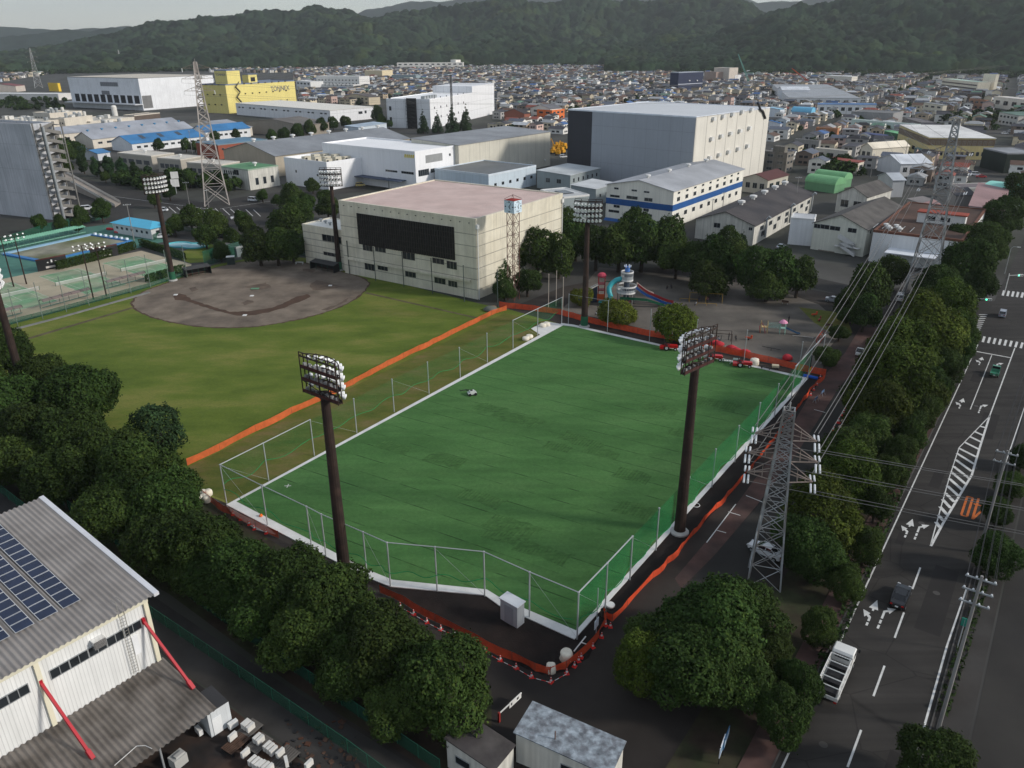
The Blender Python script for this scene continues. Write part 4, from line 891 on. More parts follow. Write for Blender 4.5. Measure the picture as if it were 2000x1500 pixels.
fb("grey_roofed_works","long works with a flat mid-grey roof and white wall beyond the great grey warehouse",(1541,191),(1681,193),(1509,176),7.4,cw(222,222,222),ROOFM(160,164,168),'shed',1,wr=8)
fb("white_gabled_works","white double-gabled works beside the long mid-grey roof",(1528,176),(1582,175),(1520,168),10,cw(226,228,232),ROOFM(222,226,232),'gable',3)
fb("blue_roofed_works","long white works with a slate-blue roof",(1598,204),(1712,203),(1597,192),8,cw(226,228,230),ROOFM(98,130,172),'shed',1.0,wr=8)
fb("sky_blue_vault","sky-blue vaulted roof among the houses",(1584,220),(1592,212),(1546,214),5,cw(170,190,205),mat("sky_vault",srgb(120,192,226),rough=.5,var=.05),'vault',4,axis='y')
fb("pale_blue_works","pale blue roof at the corner of the great grey warehouse",(1524,214),(1533,204),(1500,206),7,cw(220,226,232),ROOFM(150,196,222),'shed',1)
fb("blue_store","small blue-roofed white store at the corner of the great grey warehouse",(1524,241),(1528,234),(1502,228),6,cw(224,226,230),ROOFM(54,112,170),'shed',1)
fb("flat_grey_works","wide flat grey roof with a parapet beyond the white flat roof",(1745,222),(1765,208),(1663,215),8,cw(150,150,150),ROOFM(118,117,116),'flat')
fb("white_flat_works","large works with a white flat roof and pale green front",(1790,244),(1798,236),(1664,229),6.2,cw(204,222,214),ROOFM(232,226,220),'flat',wl=6)
fb("green_roofed_store","green-roofed store between the white flat roof and yellow factory",(1756,262),(1772,252),(1727,250),6,cw(80,120,90),ROOFM(112,176,126),'shed',.8)
fb("blue_roofed_house","dark blue lean-to roof beside the green-roofed store",(1727,266),(1735,260),(1683,262),5,cw(120,120,124),ROOFM(64,74,120),'shed',.8)
fb("orange_walled_house","small orange-brown house with a pale mint roof",(1636,252),(1640,246),(1594,248),7,cw(180,124,88),ROOFM(222,228,222),'flat',wl=3,cat="house")
fb("grey_ramp","long grey slab roof running down behind the white flat roof",(1800,240),(1830,236),(1764,218),4,cw(130,126,124),ROOFM(112,106,106),'flat')
B=fb("navy_block","plain navy-blue square block with two white vents, standing above the houses",(1374,140),None,(1326,142),24,CLAD(44,52,78,6,5,.15,.85),ROOFM(150,156,166),'flat',pm=paint(160,168,180),lx=14)
for q in((1346,157),(1361,157)):a=B.uv('L',q);B.hood('L',a[0],a[1],r=.9)
B.stripe('L',9.4,10.2,paint(190,196,206),out=.08)
B=fb("school","long cream three-storey school with bands of windows and a pale green roof",(1911,161),(1922,158),(1841,147),13.9,cw(232,222,200),ROOFM(186,214,196),'flat',wl=0,lx=14,cat="school")
for f in range(3):
 B.stripe('L',f*4+1.6,f*4+3.2,mat("ribbon_glass",srgb(78,70,66),rough=.3,lines=(2.2,0,.3,2.2)),a0=2,name="ribbon_window",out=.05)
B=fb("school_tower","taller cream block at the end of the school",(1946,146),(1952,143),(1922,140),22,cw(232,224,204),ROOFM(214,208,192),'flat',cat="school")
B.win('L',B.ly*.3,9,B.ly*.5,11)
B=fb("school_gym","long white flat-roofed school gymnasium",(2010,196),(2040,194),(1942,186),10,cw(226,220,206),ROOFM(218,212,204),'flat',wl=4,cat="school")
fb("green_roofed_flats","two-storey flats with a green lean-to roof",(1990,226),(2040,222),(1952,216),8,cw(196,192,184),ROOFM(96,122,108),'shed',.8,wl=5,floors=2)
fb("white_roofed_flats","brown house with a white flat roof below the school",(1925,196),(1931,192),(1893,188),9,cw(160,120,96),ROOFM(226,224,218),'flat',wl=3,floors=2)
fb("beige_flats","cream house with a grey solar roof near the school",(1842,206),(1850,200),(1804,195),8,cw(214,206,186),ROOFM(150,152,150),'shed',1,wl=3,floors=2)
B=fb("apartment_block","long white apartment block with rows of small dark windows, farther of the two",(701,150),(712,148),(617,148),17.8,cw(222,221,218),ROOFM(200,198,192),'flat',lx=26,cat="flats")
for f in range(3):B.row('L',2,B.ly-2,12,3+f*4.5,1.8,1.8)
B=fb("apartment_block","lower white apartment block with rows of small dark windows, nearer of the two",(690,166),(693,164),(597,163),8.1,cw(218,217,214),ROOFM(200,198,192),'flat',lx=20,cat="flats")
for f in range(2):B.row('L',2,B.ly-2,11,2.5+f*4.5,1.8,1.8)
fb("cream_hall","cream blocky hall with a pale roof in the middle distance",(746,138),(752,135),(712,135),15,cw(222,206,172),ROOFM(208,206,200),'flat',lx=30)
fb("glazed_office","low blue-grey glazed office in the middle distance",(812,147),(818,145),(765,146),10,mat("glazed",srgb(150,166,172),rough=.4,lines=(3,3,.5,.6)),ROOFM(190,190,188),'flat',lx=20)
fb("white_school","long white stepped building at the foot of the hills",(905,122),(912,121),(775,123),16,cw(238,234,226),ROOFM(226,222,214),'flat',lx=20,wl=12,floors=2)
fb("white_school_tower","white block rising from the long stepped building by the hills",(890,117),(895,117),(880,117),22,cw(238,234,226),ROOFM(226,222,214),'flat',lx=16)
fb("brown_roofed_flats","two-storey cream flats with a brown-grey roof behind the white low warehouse",(720,190),(742,186),(672,183),8,cw(196,184,160),ROOFM(92,84,80),'gable',2.5,wl=6,floors=2,cat="flats")
fb("white_house_block","white two-storey house with a dark gable roof beside the brown-roofed flats",(640,186),(652,181),(617,183),8,cw(232,232,230),ROOFM(214,214,212),'flat',wl=3,floors=2,cat="house")
fb("orange_store","bright orange building with small windows beside the great grey warehouse",(1078,216),(1109,214),(1061,216),8,cw(226,118,58),ROOFM(214,206,198),'flat',wr=3,wl=2,floors=2,lx=18,ly=16)
fb("white_gabled_house","white two-storey gabled house behind the orange building",(1075,213),(1098,208),(1037,208),9,cw(214,210,202),ROOFM(110,110,114),'gable',3,wl=2,floors=2,cat="house")
fb("brick_store","brown-red store with a dark roof beside the white gabled house",(1024,222),(1036,214),(985,212),7,cw(150,92,74),ROOFM(66,58,58),'gable',3)
fb("long_low_store","low blue-roofed store between the white storehouse and vented shed",(700,249),(755,234),(680,243),6,cw(196,206,214),ROOFM(170,186,200),'shed',.6,ly=12)
fb("crane_yard_works","pale concrete plant building with roof masts by the crane yard",(1425,133),(1434,131),(1395,131),22,cw(206,196,184),ROOFM(200,196,188),'flat',lx=22)
fb("white_works_house","white works house in the crane yard",(1436,147),(1440,146),(1416,146),11,cw(226,226,226),ROOFM(220,222,224),'flat',lx=18)
fb("brown_works","brown square works house beside the navy block",(1399,141),(1403,139),(1376,138),16,cw(170,148,136),ROOFM(160,140,130),'flat',lx=16)
fb("white_strip_works","long white low works before the foot of the hills",(1664,150),(1685,147),(1614,148),9,cw(226,220,208),ROOFM(226,226,224),'shed',1,lx=20)
fb("far_works","white-roofed low works at the left edge beyond the huge white warehouse",(113,184),(140,176),(-40,178),7,cw(214,212,208),ROOFM(232,232,230),'flat')
fb("yellow_cube_store","small bright yellow block behind the low white roof",(112,163),(117,162),(93,161),11,cw(236,196,60),ROOFM(226,190,70),'flat')
fb("maroon_roofed_works","works with a dull red roof at the left edge",(30,168),(48,162),(-30,166),8,cw(200,190,180),ROOFM(130,70,70),'gable',3)
fb("white_tower_works","white stepped block between yellow warehouse and apartments",(606,160),(612,157),(578,152),12,cw(228,228,226),ROOFM(214,214,212),'flat',lx=20,wl=4,floors=2)
fb("low_blue_house","low blue-roofed white house behind the tall trees beside the tower stair",(118,296),(168,288),(95,286),4,cw(200,204,208),ROOFM(70,130,180),'gable',1.5)
fb("low_blue_house","second low blue-roofed house, nearer the low beige works",(190,300),(214,292),(160,290),4,cw(200,204,208),ROOFM(70,130,180),'gable',1.5)
fb("white_office_block","small white block with a blue roof edge just behind the grey tower block's stair",(62,258),(86,284),(52,255),8,cw(226,228,230),ROOFM(90,140,180),'flat',lx=14,ly=10,wl=3,floors=2)
fb("hilltop_hall","white hall at the foot of the hills beyond the lattice pylon",(364,104),(410,105),None,36,cw(206,206,206),ROOFM(196,196,196),'flat',ly=20)
# trees
def leaf_mat(name,col,k=1.0):
 m=D.materials.new(name);m.use_nodes=True;nt=m.node_tree;N=nt.nodes;L=nt.links;b=N["Principled BSDF"]
 b.inputs["Roughness"].default_value=0.8;b.inputs["Specular IOR Level"].default_value=0.12
 a=N.new("ShaderNodeAttribute");a.attribute_name="tint"
 rgb=N.new("ShaderNodeRGB");rgb.outputs[0].default_value=(*col,1)
 mu=N.new("ShaderNodeVectorMath");mu.operation='MULTIPLY';L.new(rgb.outputs[0],mu.inputs[0]);L.new(a.outputs["Color"],mu.inputs[1])
 oi=N.new("ShaderNodeObjectInfo");hs=N.new("ShaderNodeHueSaturation")
 mr=N.new("ShaderNodeMapRange");mr.inputs[3].default_value=0.72;mr.inputs[4].default_value=1.28;L.new(oi.outputs["Random"],mr.inputs[0])
 mh=N.new("ShaderNodeMapRange");mh.inputs[3].default_value=0.485;mh.inputs[4].default_value=0.515
 fr=N.new("ShaderNodeMath");fr.operation='FRACT';m7=N.new("ShaderNodeMath");m7.operation='MULTIPLY';m7.inputs[1].default_value=7.31
 L.new(oi.outputs["Random"],m7.inputs[0]);L.new(m7.outputs[0],fr.inputs[0]);L.new(fr.outputs[0],mh.inputs[0])
 L.new(mu.outputs[0],hs.inputs["Color"]);L.new(mr.outputs[0],hs.inputs["Value"]);L.new(mh.outputs[0],hs.inputs["Hue"])
 L.new(hs.outputs[0],b.inputs["Base Color"])
 tl=N.new("ShaderNodeBsdfTranslucent");L.new(hs.outputs[0],tl.inputs["Color"])
 mx=N.new("ShaderNodeMixShader");mx.inputs[0].default_value=0.16
 L.new(b.outputs[0],mx.inputs[1]);L.new(tl.outputs[0],mx.inputs[2]);L.new(mx.outputs[0],N["Material Output"].inputs[0])
 return m
LEAF=leaf_mat("leaf_dark_green",(0.035,0.062,0.015))
LEAFY=leaf_mat("leaf_yellow_green",(0.054,0.084,0.014))
LEAFG=leaf_mat("leaf_bright_top",(0.085,0.110,0.016))
LEAFC=leaf_mat("leaf_conifer",(0.026,0.050,0.022))
LEAFB=leaf_mat("leaf_blue_green",(0.030,0.062,0.026))
BARK=mat("tree_bark",(0.045,0.034,0.026),rough=0.95,var=0.3,scale=2.0)
def crown_mesh(name,seed,n,leaf,mtl,lobes,size=0.085,shell=0.80):
 """many small leaf clusters spread over and through overlapping lobes: uneven outline, gaps, light and dark clumps"""
 rs=np.random.RandomState(seed);Lc=np.array([l[:3]for l in lobes]);Lr=np.array([l[3]for l in lobes])
 w=Lr**2;w=w/w.sum();k=rs.choice(len(lobes),size=n*3,p=w)
 d=rs.normal(size=(n*3,3));d/=np.linalg.norm(d,axis=1)[:,None]
 rad=shell+(1.06-shell)*rs.rand(n*3)**0.6
 lump=1+0.22*np.sin(d[:,0]*6+k*1.7)*np.sin(d[:,1]*6.4+k)*np.cos(d[:,2]*5.5+k*2.3)
 rad=np.where(rs.rand(n*3)<.07,rad*1.14,rad);p=Lc[k]+d*(Lr[k]*rad*lump)[:,None]
 inside=np.zeros(len(p),bool)
 for j in range(len(lobes)):
  q=np.linalg.norm(p-Lc[j],axis=1)<Lr[j]*0.74
  inside|=q&(k!=j)
 keep=~inside&(d[:,2]>-0.75);p,d,k=p[keep][:n],d[keep][:n],k[keep][:n];n=len(p)
 ax=d+rs.normal(size=(n,3))*0.55;ax[:,2]+=0.25;ax/=np.linalg.norm(ax,axis=1)[:,None]
 t=np.cross(ax,rs.normal(size=(n,3)));t/=np.linalg.norm(t,axis=1)[:,None];u=np.cross(ax,t)
 s=(size*(0.6+0.8*rs.rand(n)))[:,None]
 bend=ax*s*0.35
 V=np.stack([p-t*s*.5,p-u*s*.34-bend*.3,p+t*s*.62,p+u*s*.34-bend*.3],1).reshape(-1,3)
 me=D.meshes.new(name);me.vertices.add(4*n);me.vertices.foreach_set("co",V.astype(np.float32).ravel())
 me.loops.add(4*n);me.loops.foreach_set("vertex_index",np.arange(4*n,dtype=np.int32))
 me.polygons.add(n);me.polygons.foreach_set("loop_start",np.arange(0,4*n,4,dtype=np.int32))
 clump=0.75+0.5*rs.rand(len(lobes));tn=clump[k]*(0.6+0.8*rs.rand(n))
 warm=np.where(rs.rand(n)<0.15,1.35,1.0)
 c=np.stack([tn*warm,tn*(0.5+0.5*warm),tn*0.95,np.ones(n)],1).repeat(4,0).astype(np.float32)
 me.color_attributes.new("tint",'FLOAT_COLOR','POINT').data.foreach_set("color",c.ravel())
 me.update(calc_edges=True);me.materials.append(mtl);return me
def lobes_round(seed,n,flat=1.0,spread=0.55):
 r=random.Random(seed);L=[(0,0,1.0*flat,0.62)]
 for i in range(n):
  a=2*PI*i/n+r.uniform(-.4,.4);q=r.uniform(.3,spread+.1);z=1.0*flat+r.uniform(-.38,.34)*flat
  L.append((math.cos(a)*q,math.sin(a)*q,z,r.uniform(.30,.46)))
 for i in range(max(2,n//3)):L.append((r.uniform(-.3,.3),r.uniform(-.3,.3),1.0*flat+r.uniform(.3,.55)*flat,r.uniform(.28,.42)))
 return L
def lobes_tall(seed,n,top=3.2,w=0.8):
 r=random.Random(seed);L=[]
 for i in range(n):
  t=i/(n-1);z=.5+t*(top-.8);rr=w*(math.sin(PI*(t*.82+.16)))**.8
  for j in range(3):
   a=r.uniform(0,2*PI);L.append((math.cos(a)*rr*.42,math.sin(a)*rr*.42,z+r.uniform(-.15,.15),rr*r.uniform(.5,.68)))
 return L
def lobes_cone(seed,n,top=3.4):
 r=random.Random(seed);L=[]
 for i in range(n):
  t=i/(n-1);z=.35+t*(top-.4);rr=.95*(1-t)+.07
  for j in range(5 if t<.7 else 2):
   a=r.uniform(0,2*PI);L.append((math.cos(a)*rr*.6,math.sin(a)*rr*.6,z,rr*r.uniform(.3,.48)+.04))
 return L
NEAR_C=[crown_mesh("crown_near",10+i,20000,.08,LEAF,lobes_round(20+i,14),.06)for i in range(5)]
MID_C=[crown_mesh("crown_mid",30+i,7000,.1,LEAF,lobes_round(40+i,11),.09)for i in range(4)]
YEL_C=[crown_mesh("crown_yellow_green",50+i,16000,.08,LEAFY,lobes_round(60+i,13),.06)for i in range(2)]
BLU_C=[crown_mesh("crown_blue_green",55+i,7000,.08,LEAFB,lobes_tall(65+i,5,2.3,.95),.085)for i in range(2)]
TALL_C=[crown_mesh("crown_tall",70+i,4200,.1,LEAFB,lobes_tall(80+i,8),.14)for i in range(3)]
CONE_C=[crown_mesh("crown_conifer",90+i,3600,.1,LEAFC,lobes_cone(95+i,10),.13)for i in range(2)]
FLAT_C=[crown_mesh("crown_flat",110+i,9000,.08,LEAFG,lobes_round(115+i,12,.62,.62),.075)for i in range(2)]
SMALL_C=[crown_mesh("crown_small",120+i,900,.1,LEAF,lobes_round(130+i,6),.22)for i in range(3)]
def trunk_mesh(h=1.0,r=.07,limbs=5,seed=1):
 q=random.Random(seed);b=MB();b.path([(0,0,0),(.02,0,h*.45),(0,.02,h*.8),(0,0,h*1.15)],[r*1.25,r,r*.75,r*.4],7)
 for i in range(limbs):
  a=2*PI*i/limbs+q.uniform(-.3,.3);z=h*q.uniform(.5,.8);l=q.uniform(.35,.6)
  b.path([(0,0,z),(math.cos(a)*l*.5,math.sin(a)*l*.5,z+l*.4),(math.cos(a)*l,math.sin(a)*l,z+l*.55)],[r*.5,r*.35,r*.15],5)
 return b.mesh("trunk",BARK)
TRUNKS=[trunk_mesh(seed=i)for i in range(3)];TRUNK_T=trunk_mesh(2.6,.06,4,9)
KINDS={"near":(NEAR_C,TRUNKS),"mid":(MID_C,TRUNKS),"yel":(YEL_C,TRUNKS),"blue":(BLU_C,TRUNKS),"tall":(TALL_C,[TRUNK_T]),"cone":(CONE_C,[TRUNK_T]),"flat":(FLAT_C,TRUNKS),"small":(SMALL_C,TRUNKS)}
n_tree=[0]
def tree(kind,loc,r,label,group=None,hz=1.0,name=None,cat="tree",trunk=True):
 n_tree[0]+=1;i=n_tree[0];C_,T_=KINDS[kind]
 t=thing(name or{"cone":"fir_tree","tall":"columnar_tree"}.get(kind,"leafy_tree"),label,cat,loc,(i*2.399)%6.28,group);t.scale=(r,r,r*hz)
 if trunk:obj("trunk",T_[i%len(T_)],t)
 obj("crown",C_[i%len(C_)],t);return t
def tpx(kind,cx,cy,rpx,label,group=None,hz=1.0,zc=None,**k):
 """a tree whose crown centre shows at (cx, cy) with crown radius rpx source pixels"""
 zc=zc if zc is not None else 6.0
 for _ in range(4):
  p=at(cx,cy,zc);dist=(p-CAM).dot(_F);r=rpx*dist/FPX
  c={"tall":1.75,"cone":1.5,"blue":1.2,"flat":.66}.get(kind,1.0)
  zc=r*c*hz
 return tree(kind,(p.x,p.y,0),r,label,group,hz,**k)
def row(kind,pts,label,group,hz=1.0,**k):
 for i,q in enumerate(pts):tpx(kind if len(q)<4 else q[3],q[0],q[1],q[2],label.format(ORD[i]),group,hz,**k)
row("near",[(865,1335,108),(745,1275,100),(660,1190,100),(560,1150,92),(470,1128,84),(388,1072,84),(322,990,82),(270,940,88),(200,905,84),(135,860,82),(60,850,78),(0,800,78),(-60,760,74)],"broad dark tree in the bank below the pitch, {} from the two grey-roofed huts","trees in the bank below the pitch",1.0)
row("near",[(780,1370,72),(690,1300,84),(600,1235,92),(520,1180,86),(430,1120,84),(330,1060,86),(230,1000,82),(120,935,78),(30,900,74)],"dark tree on the lane side of the wooded bank, {} from the two huts","trees on the lane side of the bank",.85)
tpx("blue",311,838,56,"upright blue-green tree standing alone at the end of the orange fence")
row("near",[(150,775,76),(95,745,62),(10,690,60),(-50,640,60)],"leafy tree at the lower edge of the outfield, {} from the blue-green tree","trees at the lower outfield edge")
row("near",[(1385,1228,118),(1345,1290,104),(1470,1200,78),(1425,1312,92),(1300,1250,74),(1500,1270,52)],"big dark tree in the clump by the park entrance, {} from the corner bollards","big trees by the park entrance",.9)
tpx("yel",1252,1300,60,"yellow-green bushy tree on the outer side of the big entrance clump",hz=1.3)
row("yel",[(1610,1000,86),(1655,930,72),(1572,1060,66,"near"),(1648,880,62,"near"),(1712,800,72),(1740,745,84),(1790,770,60),(1765,690,76),(1815,640,76),(1850,600,58),(1700,850,50,"near"),(1600,1090,60,"near"),(1870,650,46,"near")],"spreading tree between the park road and the street, {} from the near lattice pylon","trees between the park road and the street",1.0)
row("near",[(1560,1335,52),(1528,1395,56),(1600,1225,38),(1652,1140,36),(1690,1065,40),(1712,985,36),(1735,925,34),(1757,885,34),(1775,840,36),(1800,800,36),(1830,755,36),(1845,715,34),(1868,690,32)],"small dark street tree at the kerb of the main road, {} from the flatbed truck","street trees at the kerb",1.25)
row("near",[(1825,1490,78),(1948,1085,48),(1950,1000,34),(1975,945,28),(2000,890,30)],"tree behind the far pavement of the main road, {} from the picture's foot","trees beyond the far pavement",1.0)
row("near",[(1885,525,60),(1830,560,48),(1930,480,46),(1960,420,40),(1985,370,36),(1905,560,40),(1870,470,36)],"dark tree lining the main road beyond the crossing, {} from the traffic lights","trees beyond the crossing",1.1)
row("mid",[(1700,560,46),(1740,530,34),(1660,590,30),(1690,610,34)],"leafy tree by the far pylon's foot, {} from the factory stairs","trees by the far pylon",1.2)
row("mid",[(962,520,36),(1000,500,40),(1050,490,46),(1092,500,40),(1125,465,40),(1165,480,44),(1210,480,46),(1255,478,48),(1300,470,50),(1322,500,40),(1355,510,40),(1400,510,46),(1440,500,36),(1475,525,50),(1525,530,46),(1560,540,38),(1100,440,36),(1240,440,36),(1420,470,30)],"dense tree in the row behind the playground, {} from the clock tower","trees behind the playground",1.15)
row("mid",[(1385,545,42),(1500,555,40),(1030,550,34)],"lower tree in front of the playground row, {} from the white gabled workshop","front trees of the playground row",.9)
tpx("cone",1450,470,14,"slim dark fir beside the white gabled workshop",hz=.8)
tpx("flat",1204,611,42,"broad clipped tree with yellow-green top beside the big slide tower",hz=.9)
tpx("flat",1322,632,50,"larger clipped tree with yellow-green top behind the pitch's far fence",hz=1.1)
tpx("flat",1136,580,24,"small clipped yellow-green tree hidden behind the far floodlight mast",hz=1.1)
row("near",[(1640,650,22),(1615,695,27),(1655,615,22)],"round clipped bush by the red path, {} from the white kei truck","round bushes by the red path",.8,name="round_bush",cat="bush")
tpx("near",985,565,24,"dark bush at the foot of the clock tower",name="round_bush",cat="bush",hz=1.0)
row("mid",[(505,480,40),(560,440,44),(540,480,40),(570,480,34),(640,405,26),(585,410,28)],"dark tree at the infield corner by the hall annex, {} from the dugout hut","trees at the infield corner",1.0)
row("mid",[(572,382,30),(636,388,22),(610,362,16),(512,382,13),(540,390,12),(600,395,20)],"street tree in front of the white office complex, {} from the roadside","trees before the white complex",1.0)
row("mid",[(372,425,27),(420,435,27),(455,465,22),(480,440,22),(400,460,24),(340,440,20),(430,490,20),(470,425,16)],"car-park tree beside the paddling pool, {} from the blue-roofed pool house","trees round the paddling pool",1.1)
row("mid",[(197,410,20),(158,420,16),(117,432,13),(76,435,16),(150,440,12)],"tree beside the pool deck, {} from the blue-roofed pool house","trees beside the pool deck",1.3)
row("tall",[(262,333,14),(237,325,14),(211,320,14),(185,322,13),(160,315,14),(290,337,12)],"tall clipped tree in the row beside the ramp, {} from the floodlight mast","tall trees beside the ramp",1.0)
row("mid",[(85,310,20),(105,300,22),(130,300,20),(150,295,18),(300,390,14),(330,375,14),(370,350,14),(403,350,12),(445,365,12),(345,340,12),(75,330,16),(110,335,14),(128,325,14),(205,345,10),(225,350,10)],"roadside tree near the grey tower block, {} from its stair","trees near the grey tower block",1.2)
row("cone",[(910,236,15),(883,238,15),(854,240,11),(826,240,12)],"fir tree in front of the tall white storehouse, {} from its right corner","fir trees before the storehouse",1.1)
row("mid",[(650,240,12),(674,238,12),(628,245,14),(604,250,14),(580,255,14),(555,262,13),(530,265,12),(738,222,14),(745,235,12),(760,242,8),(310,283,12),(362,283,12),(380,285,10),(420,268,12),(460,262,10)],"round tree among the sheds, {} counted along the long low white warehouse","trees among the sheds",1.2)
def hedge(name,label,pts,w,h,group=None,m=None,cat="hedge",dens=26):
 P=[at(*q)for q in pts];n=0;rs=np.random.RandomState(len(_mats)+int(pts[0][0]));ps=[]
 for a,b in zip(P,P[1:]):
  l=(b-a).length;k=int(l*(w+2*h)*dens);t=rs.rand(k);side=rs.rand(k)
  d=(b-a).normalized();nn=Vector((-d.y,d.x,0))
  for i in range(k):
   c=a+(b-a)*t[i];s_=side[i]*(w+2*h)
   if s_<h:q,ax=c-nn*(w/2+rs.uniform(-.08,.12))+Vector((0,0,s_)),-nn
   elif s_<h+w:q,ax=c+nn*(s_-h-w/2)+Vector((0,0,h+rs.uniform(-.1,.12))),Vector((0,0,1))
   else:q,ax=c+nn*(w/2+rs.uniform(-.08,.12))+Vector((0,0,s_-h-w)),nn
   ps.append((q,ax))
 b=MB()
 for q,ax in ps:
  ax=(ax+Vector(rs.normal(size=3)*.5)).normalized();t=ax.cross(Vector(rs.normal(size=3))).normalized();u=ax.cross(t);s_=rs.uniform(.16,.34)
  b.face([q-t*s_,q-u*s_*.6,q+t*s_,q+u*s_*.6])
 me=b.mesh(name,m or LEAF);k=len(me.vertices);c=np.ones((k,4),np.float32);c[:,:3]=(0.55+.7*rs.rand(k//4)).repeat(4)[:,None]
 me.color_attributes.new("tint",'FLOAT_COLOR','POINT').data.foreach_set("color",c.ravel())
 o=obj(name,me);return props(o,label,cat,group)
hedge("clipped_hedge","dark clipped hedge between the tennis courts and the swimming pool",[(112,527),(190,508),(264,486)],1.2,2.4)
hedge("clipped_hedge","dark hedge along the end of the tennis courts by the paddling pool",[(276,480),(330,497),(360,508)],1.2,2.2)
hedge("clipped_hedge","short hedge by the green foot of the infield floodlight mast",[(288,552),(312,545),(360,530)],1.6,2.0)
hedge("clipped_hedge","low hedge bordering the far pavement of the main road",[(1838,1400),(1905,1190),(1950,1040),(1992,890)],.9,.5,dens=8)
hedge("clipped_hedge","low hedge along the kerb of the street trees",[(1560,1400),(1640,1230),(1720,1040),(1790,870),(1850,730)],1.2,.6,dens=9)
# fences round the pitch, barrier nets, cones
NETM=mat("green_net",srgb(20,120,66),rough=.9,var=.1,scale=2,trans=.86)
NETD=mat("green_net_dense",srgb(16,116,64),rough=.9,var=.1,scale=2,trans=.6)
ROPE=mat("green_rope",srgb(30,128,72),rough=.9)
MESHG=mat("green_mesh_fence",srgb(28,82,62),rough=.9,var=.12,scale=1,trans=.35)
ORG=mat("orange_net",srgb(218,104,58),rough=.85,var=.16,scale=1.2,trans=.3)
ORG2=mat("orange_red_net",srgb(224,84,46),rough=.85,var=.18,scale=1.2,trans=.18)
GALV=mat("galvanised_post",(0.42,0.44,0.45),rough=.4,metal=.2,var=.1)
fen=thing("pitch_fence","tall galvanised post fence with green netting round the artificial turf pitch","fence",(0,0,0))
def posts(pts,h,r=.09,m=GALV,parent=None,name="post",cap=True):
 out=[]
 for p in pts:
  b=MB();b.tube((0,0,0),(0,0,h),r,n=8)
  if cap:b.lathe((0,0,h),[(r*1.5,-.08),(r*1.5,.04),(0,.1)],8)
  o=b.build(name,m,parent);o.location=(p[0],p[1],0);out.append(o)
 return out
def net(pts,ztop,zbot,m,parent,wave=0.0,rope=True,name="netting",seg=8):
 """hanging net from post to post; its free foot sags and bellies between them"""
 b=MB();line=[]
 for i,(p,q)in enumerate(zip(pts,pts[1:])):
  nn=Vector((-(q-p).y,(q-p).x,0)).normalized()
  for k in range(seg):
   t0,t1=k/seg,(k+1)/seg;P0,P1=lerp(p,q,t0),lerp(p,q,t1)
   f=lambda t,s:(zbot+wave*(math.sin(t*9+s*2.1)*.3-math.sin(PI*t)*.5),wave*.5*math.sin(t*7+s))
   (z0,o0),(z1,o1)=f(t0,i),f(t1,i)if k<seg-1 else f(0,i+1)
   A,B_=P0+nn*o0,P1+nn*o1
   b.face([(A.x,A.y,z0),(B_.x,B_.y,z1),(P1.x,P1.y,ztop),(P0.x,P0.y,ztop)]);line.append((A.x,A.y,z0))
 b.build(name,m,parent)
 if rope and len(line)>2:MB().path(line,.05,5).build("rope",ROPE,parent)
def rail(p,q,z,parent,r=.07):MB().tube((p.x,p.y,z),(q.x,q.y,z),r,n=8).build("rail",GALV,parent)
HL=6.4
left=[at(*q)for q in((443,984),(525,939),(614,890),(697,846),(770,805),(838,769),(899,738),(952,708),(1002,681),(1050,656),(1097,632))]
near=[at(*q)for q in((443,984),(523,1027),(609,1071),(637,1087),(717,1124),(763,1146),(854,1155),(947,1165),(1034,1207),(1127,1249))]
rgt=[at(*q)for q in((1127,1249),(1182,1188),(1230,1133),(1281,1075),(1339,1010),(1390,952),(1435,903),(1476,855),(1512,815),(1545,778),(1577,741))]
farp=[at(*q)for q in((1110,634),(1186,648),(1268,667),(1357,689),(1452,712),(1558,737))]
posts(left[1:],HL,parent=fen);posts(near,HL,parent=fen);posts(rgt[1:],HL,parent=fen);posts(farp,7.4,.07,parent=fen)
net(left,HL-.1,3.2,NETM,fen,.7);net(near,HL-.1,2.4,NETM,fen,.6);net(rgt,HL-.1,2.0,NETD,fen,.6)
for a,b_ in((0,1),(1,2),(8,9),(9,10)):rail(left[a],left[b_],HL,fen)
for a in range(9):rail(near[a],near[a+1],HL,fen,.06)
for a in(0,1):rail(rgt[a],rgt[a+1],HL,fen,.08)
rail(rgt[9],rgt[10],HL,fen,.09);rail(farp[0],farp[1],7.3,fen,.03)
ex=at(1612,700);posts([rgt[10]+(rgt[10]-rgt[9])*.9],HL,parent=fen);rail(rgt[10],rgt[10]+(rgt[10]-rgt[9])*.9,HL,fen,.09)
for P in(left,near,rgt):
 for i in range(len(P)-1):
  if i%2==0:MB().tube((P[i].x,P[i].y,HL-.2),(P[i+1].x,P[i+1].y,.2),.015,n=4).build("stay_wire",GALV,fen)
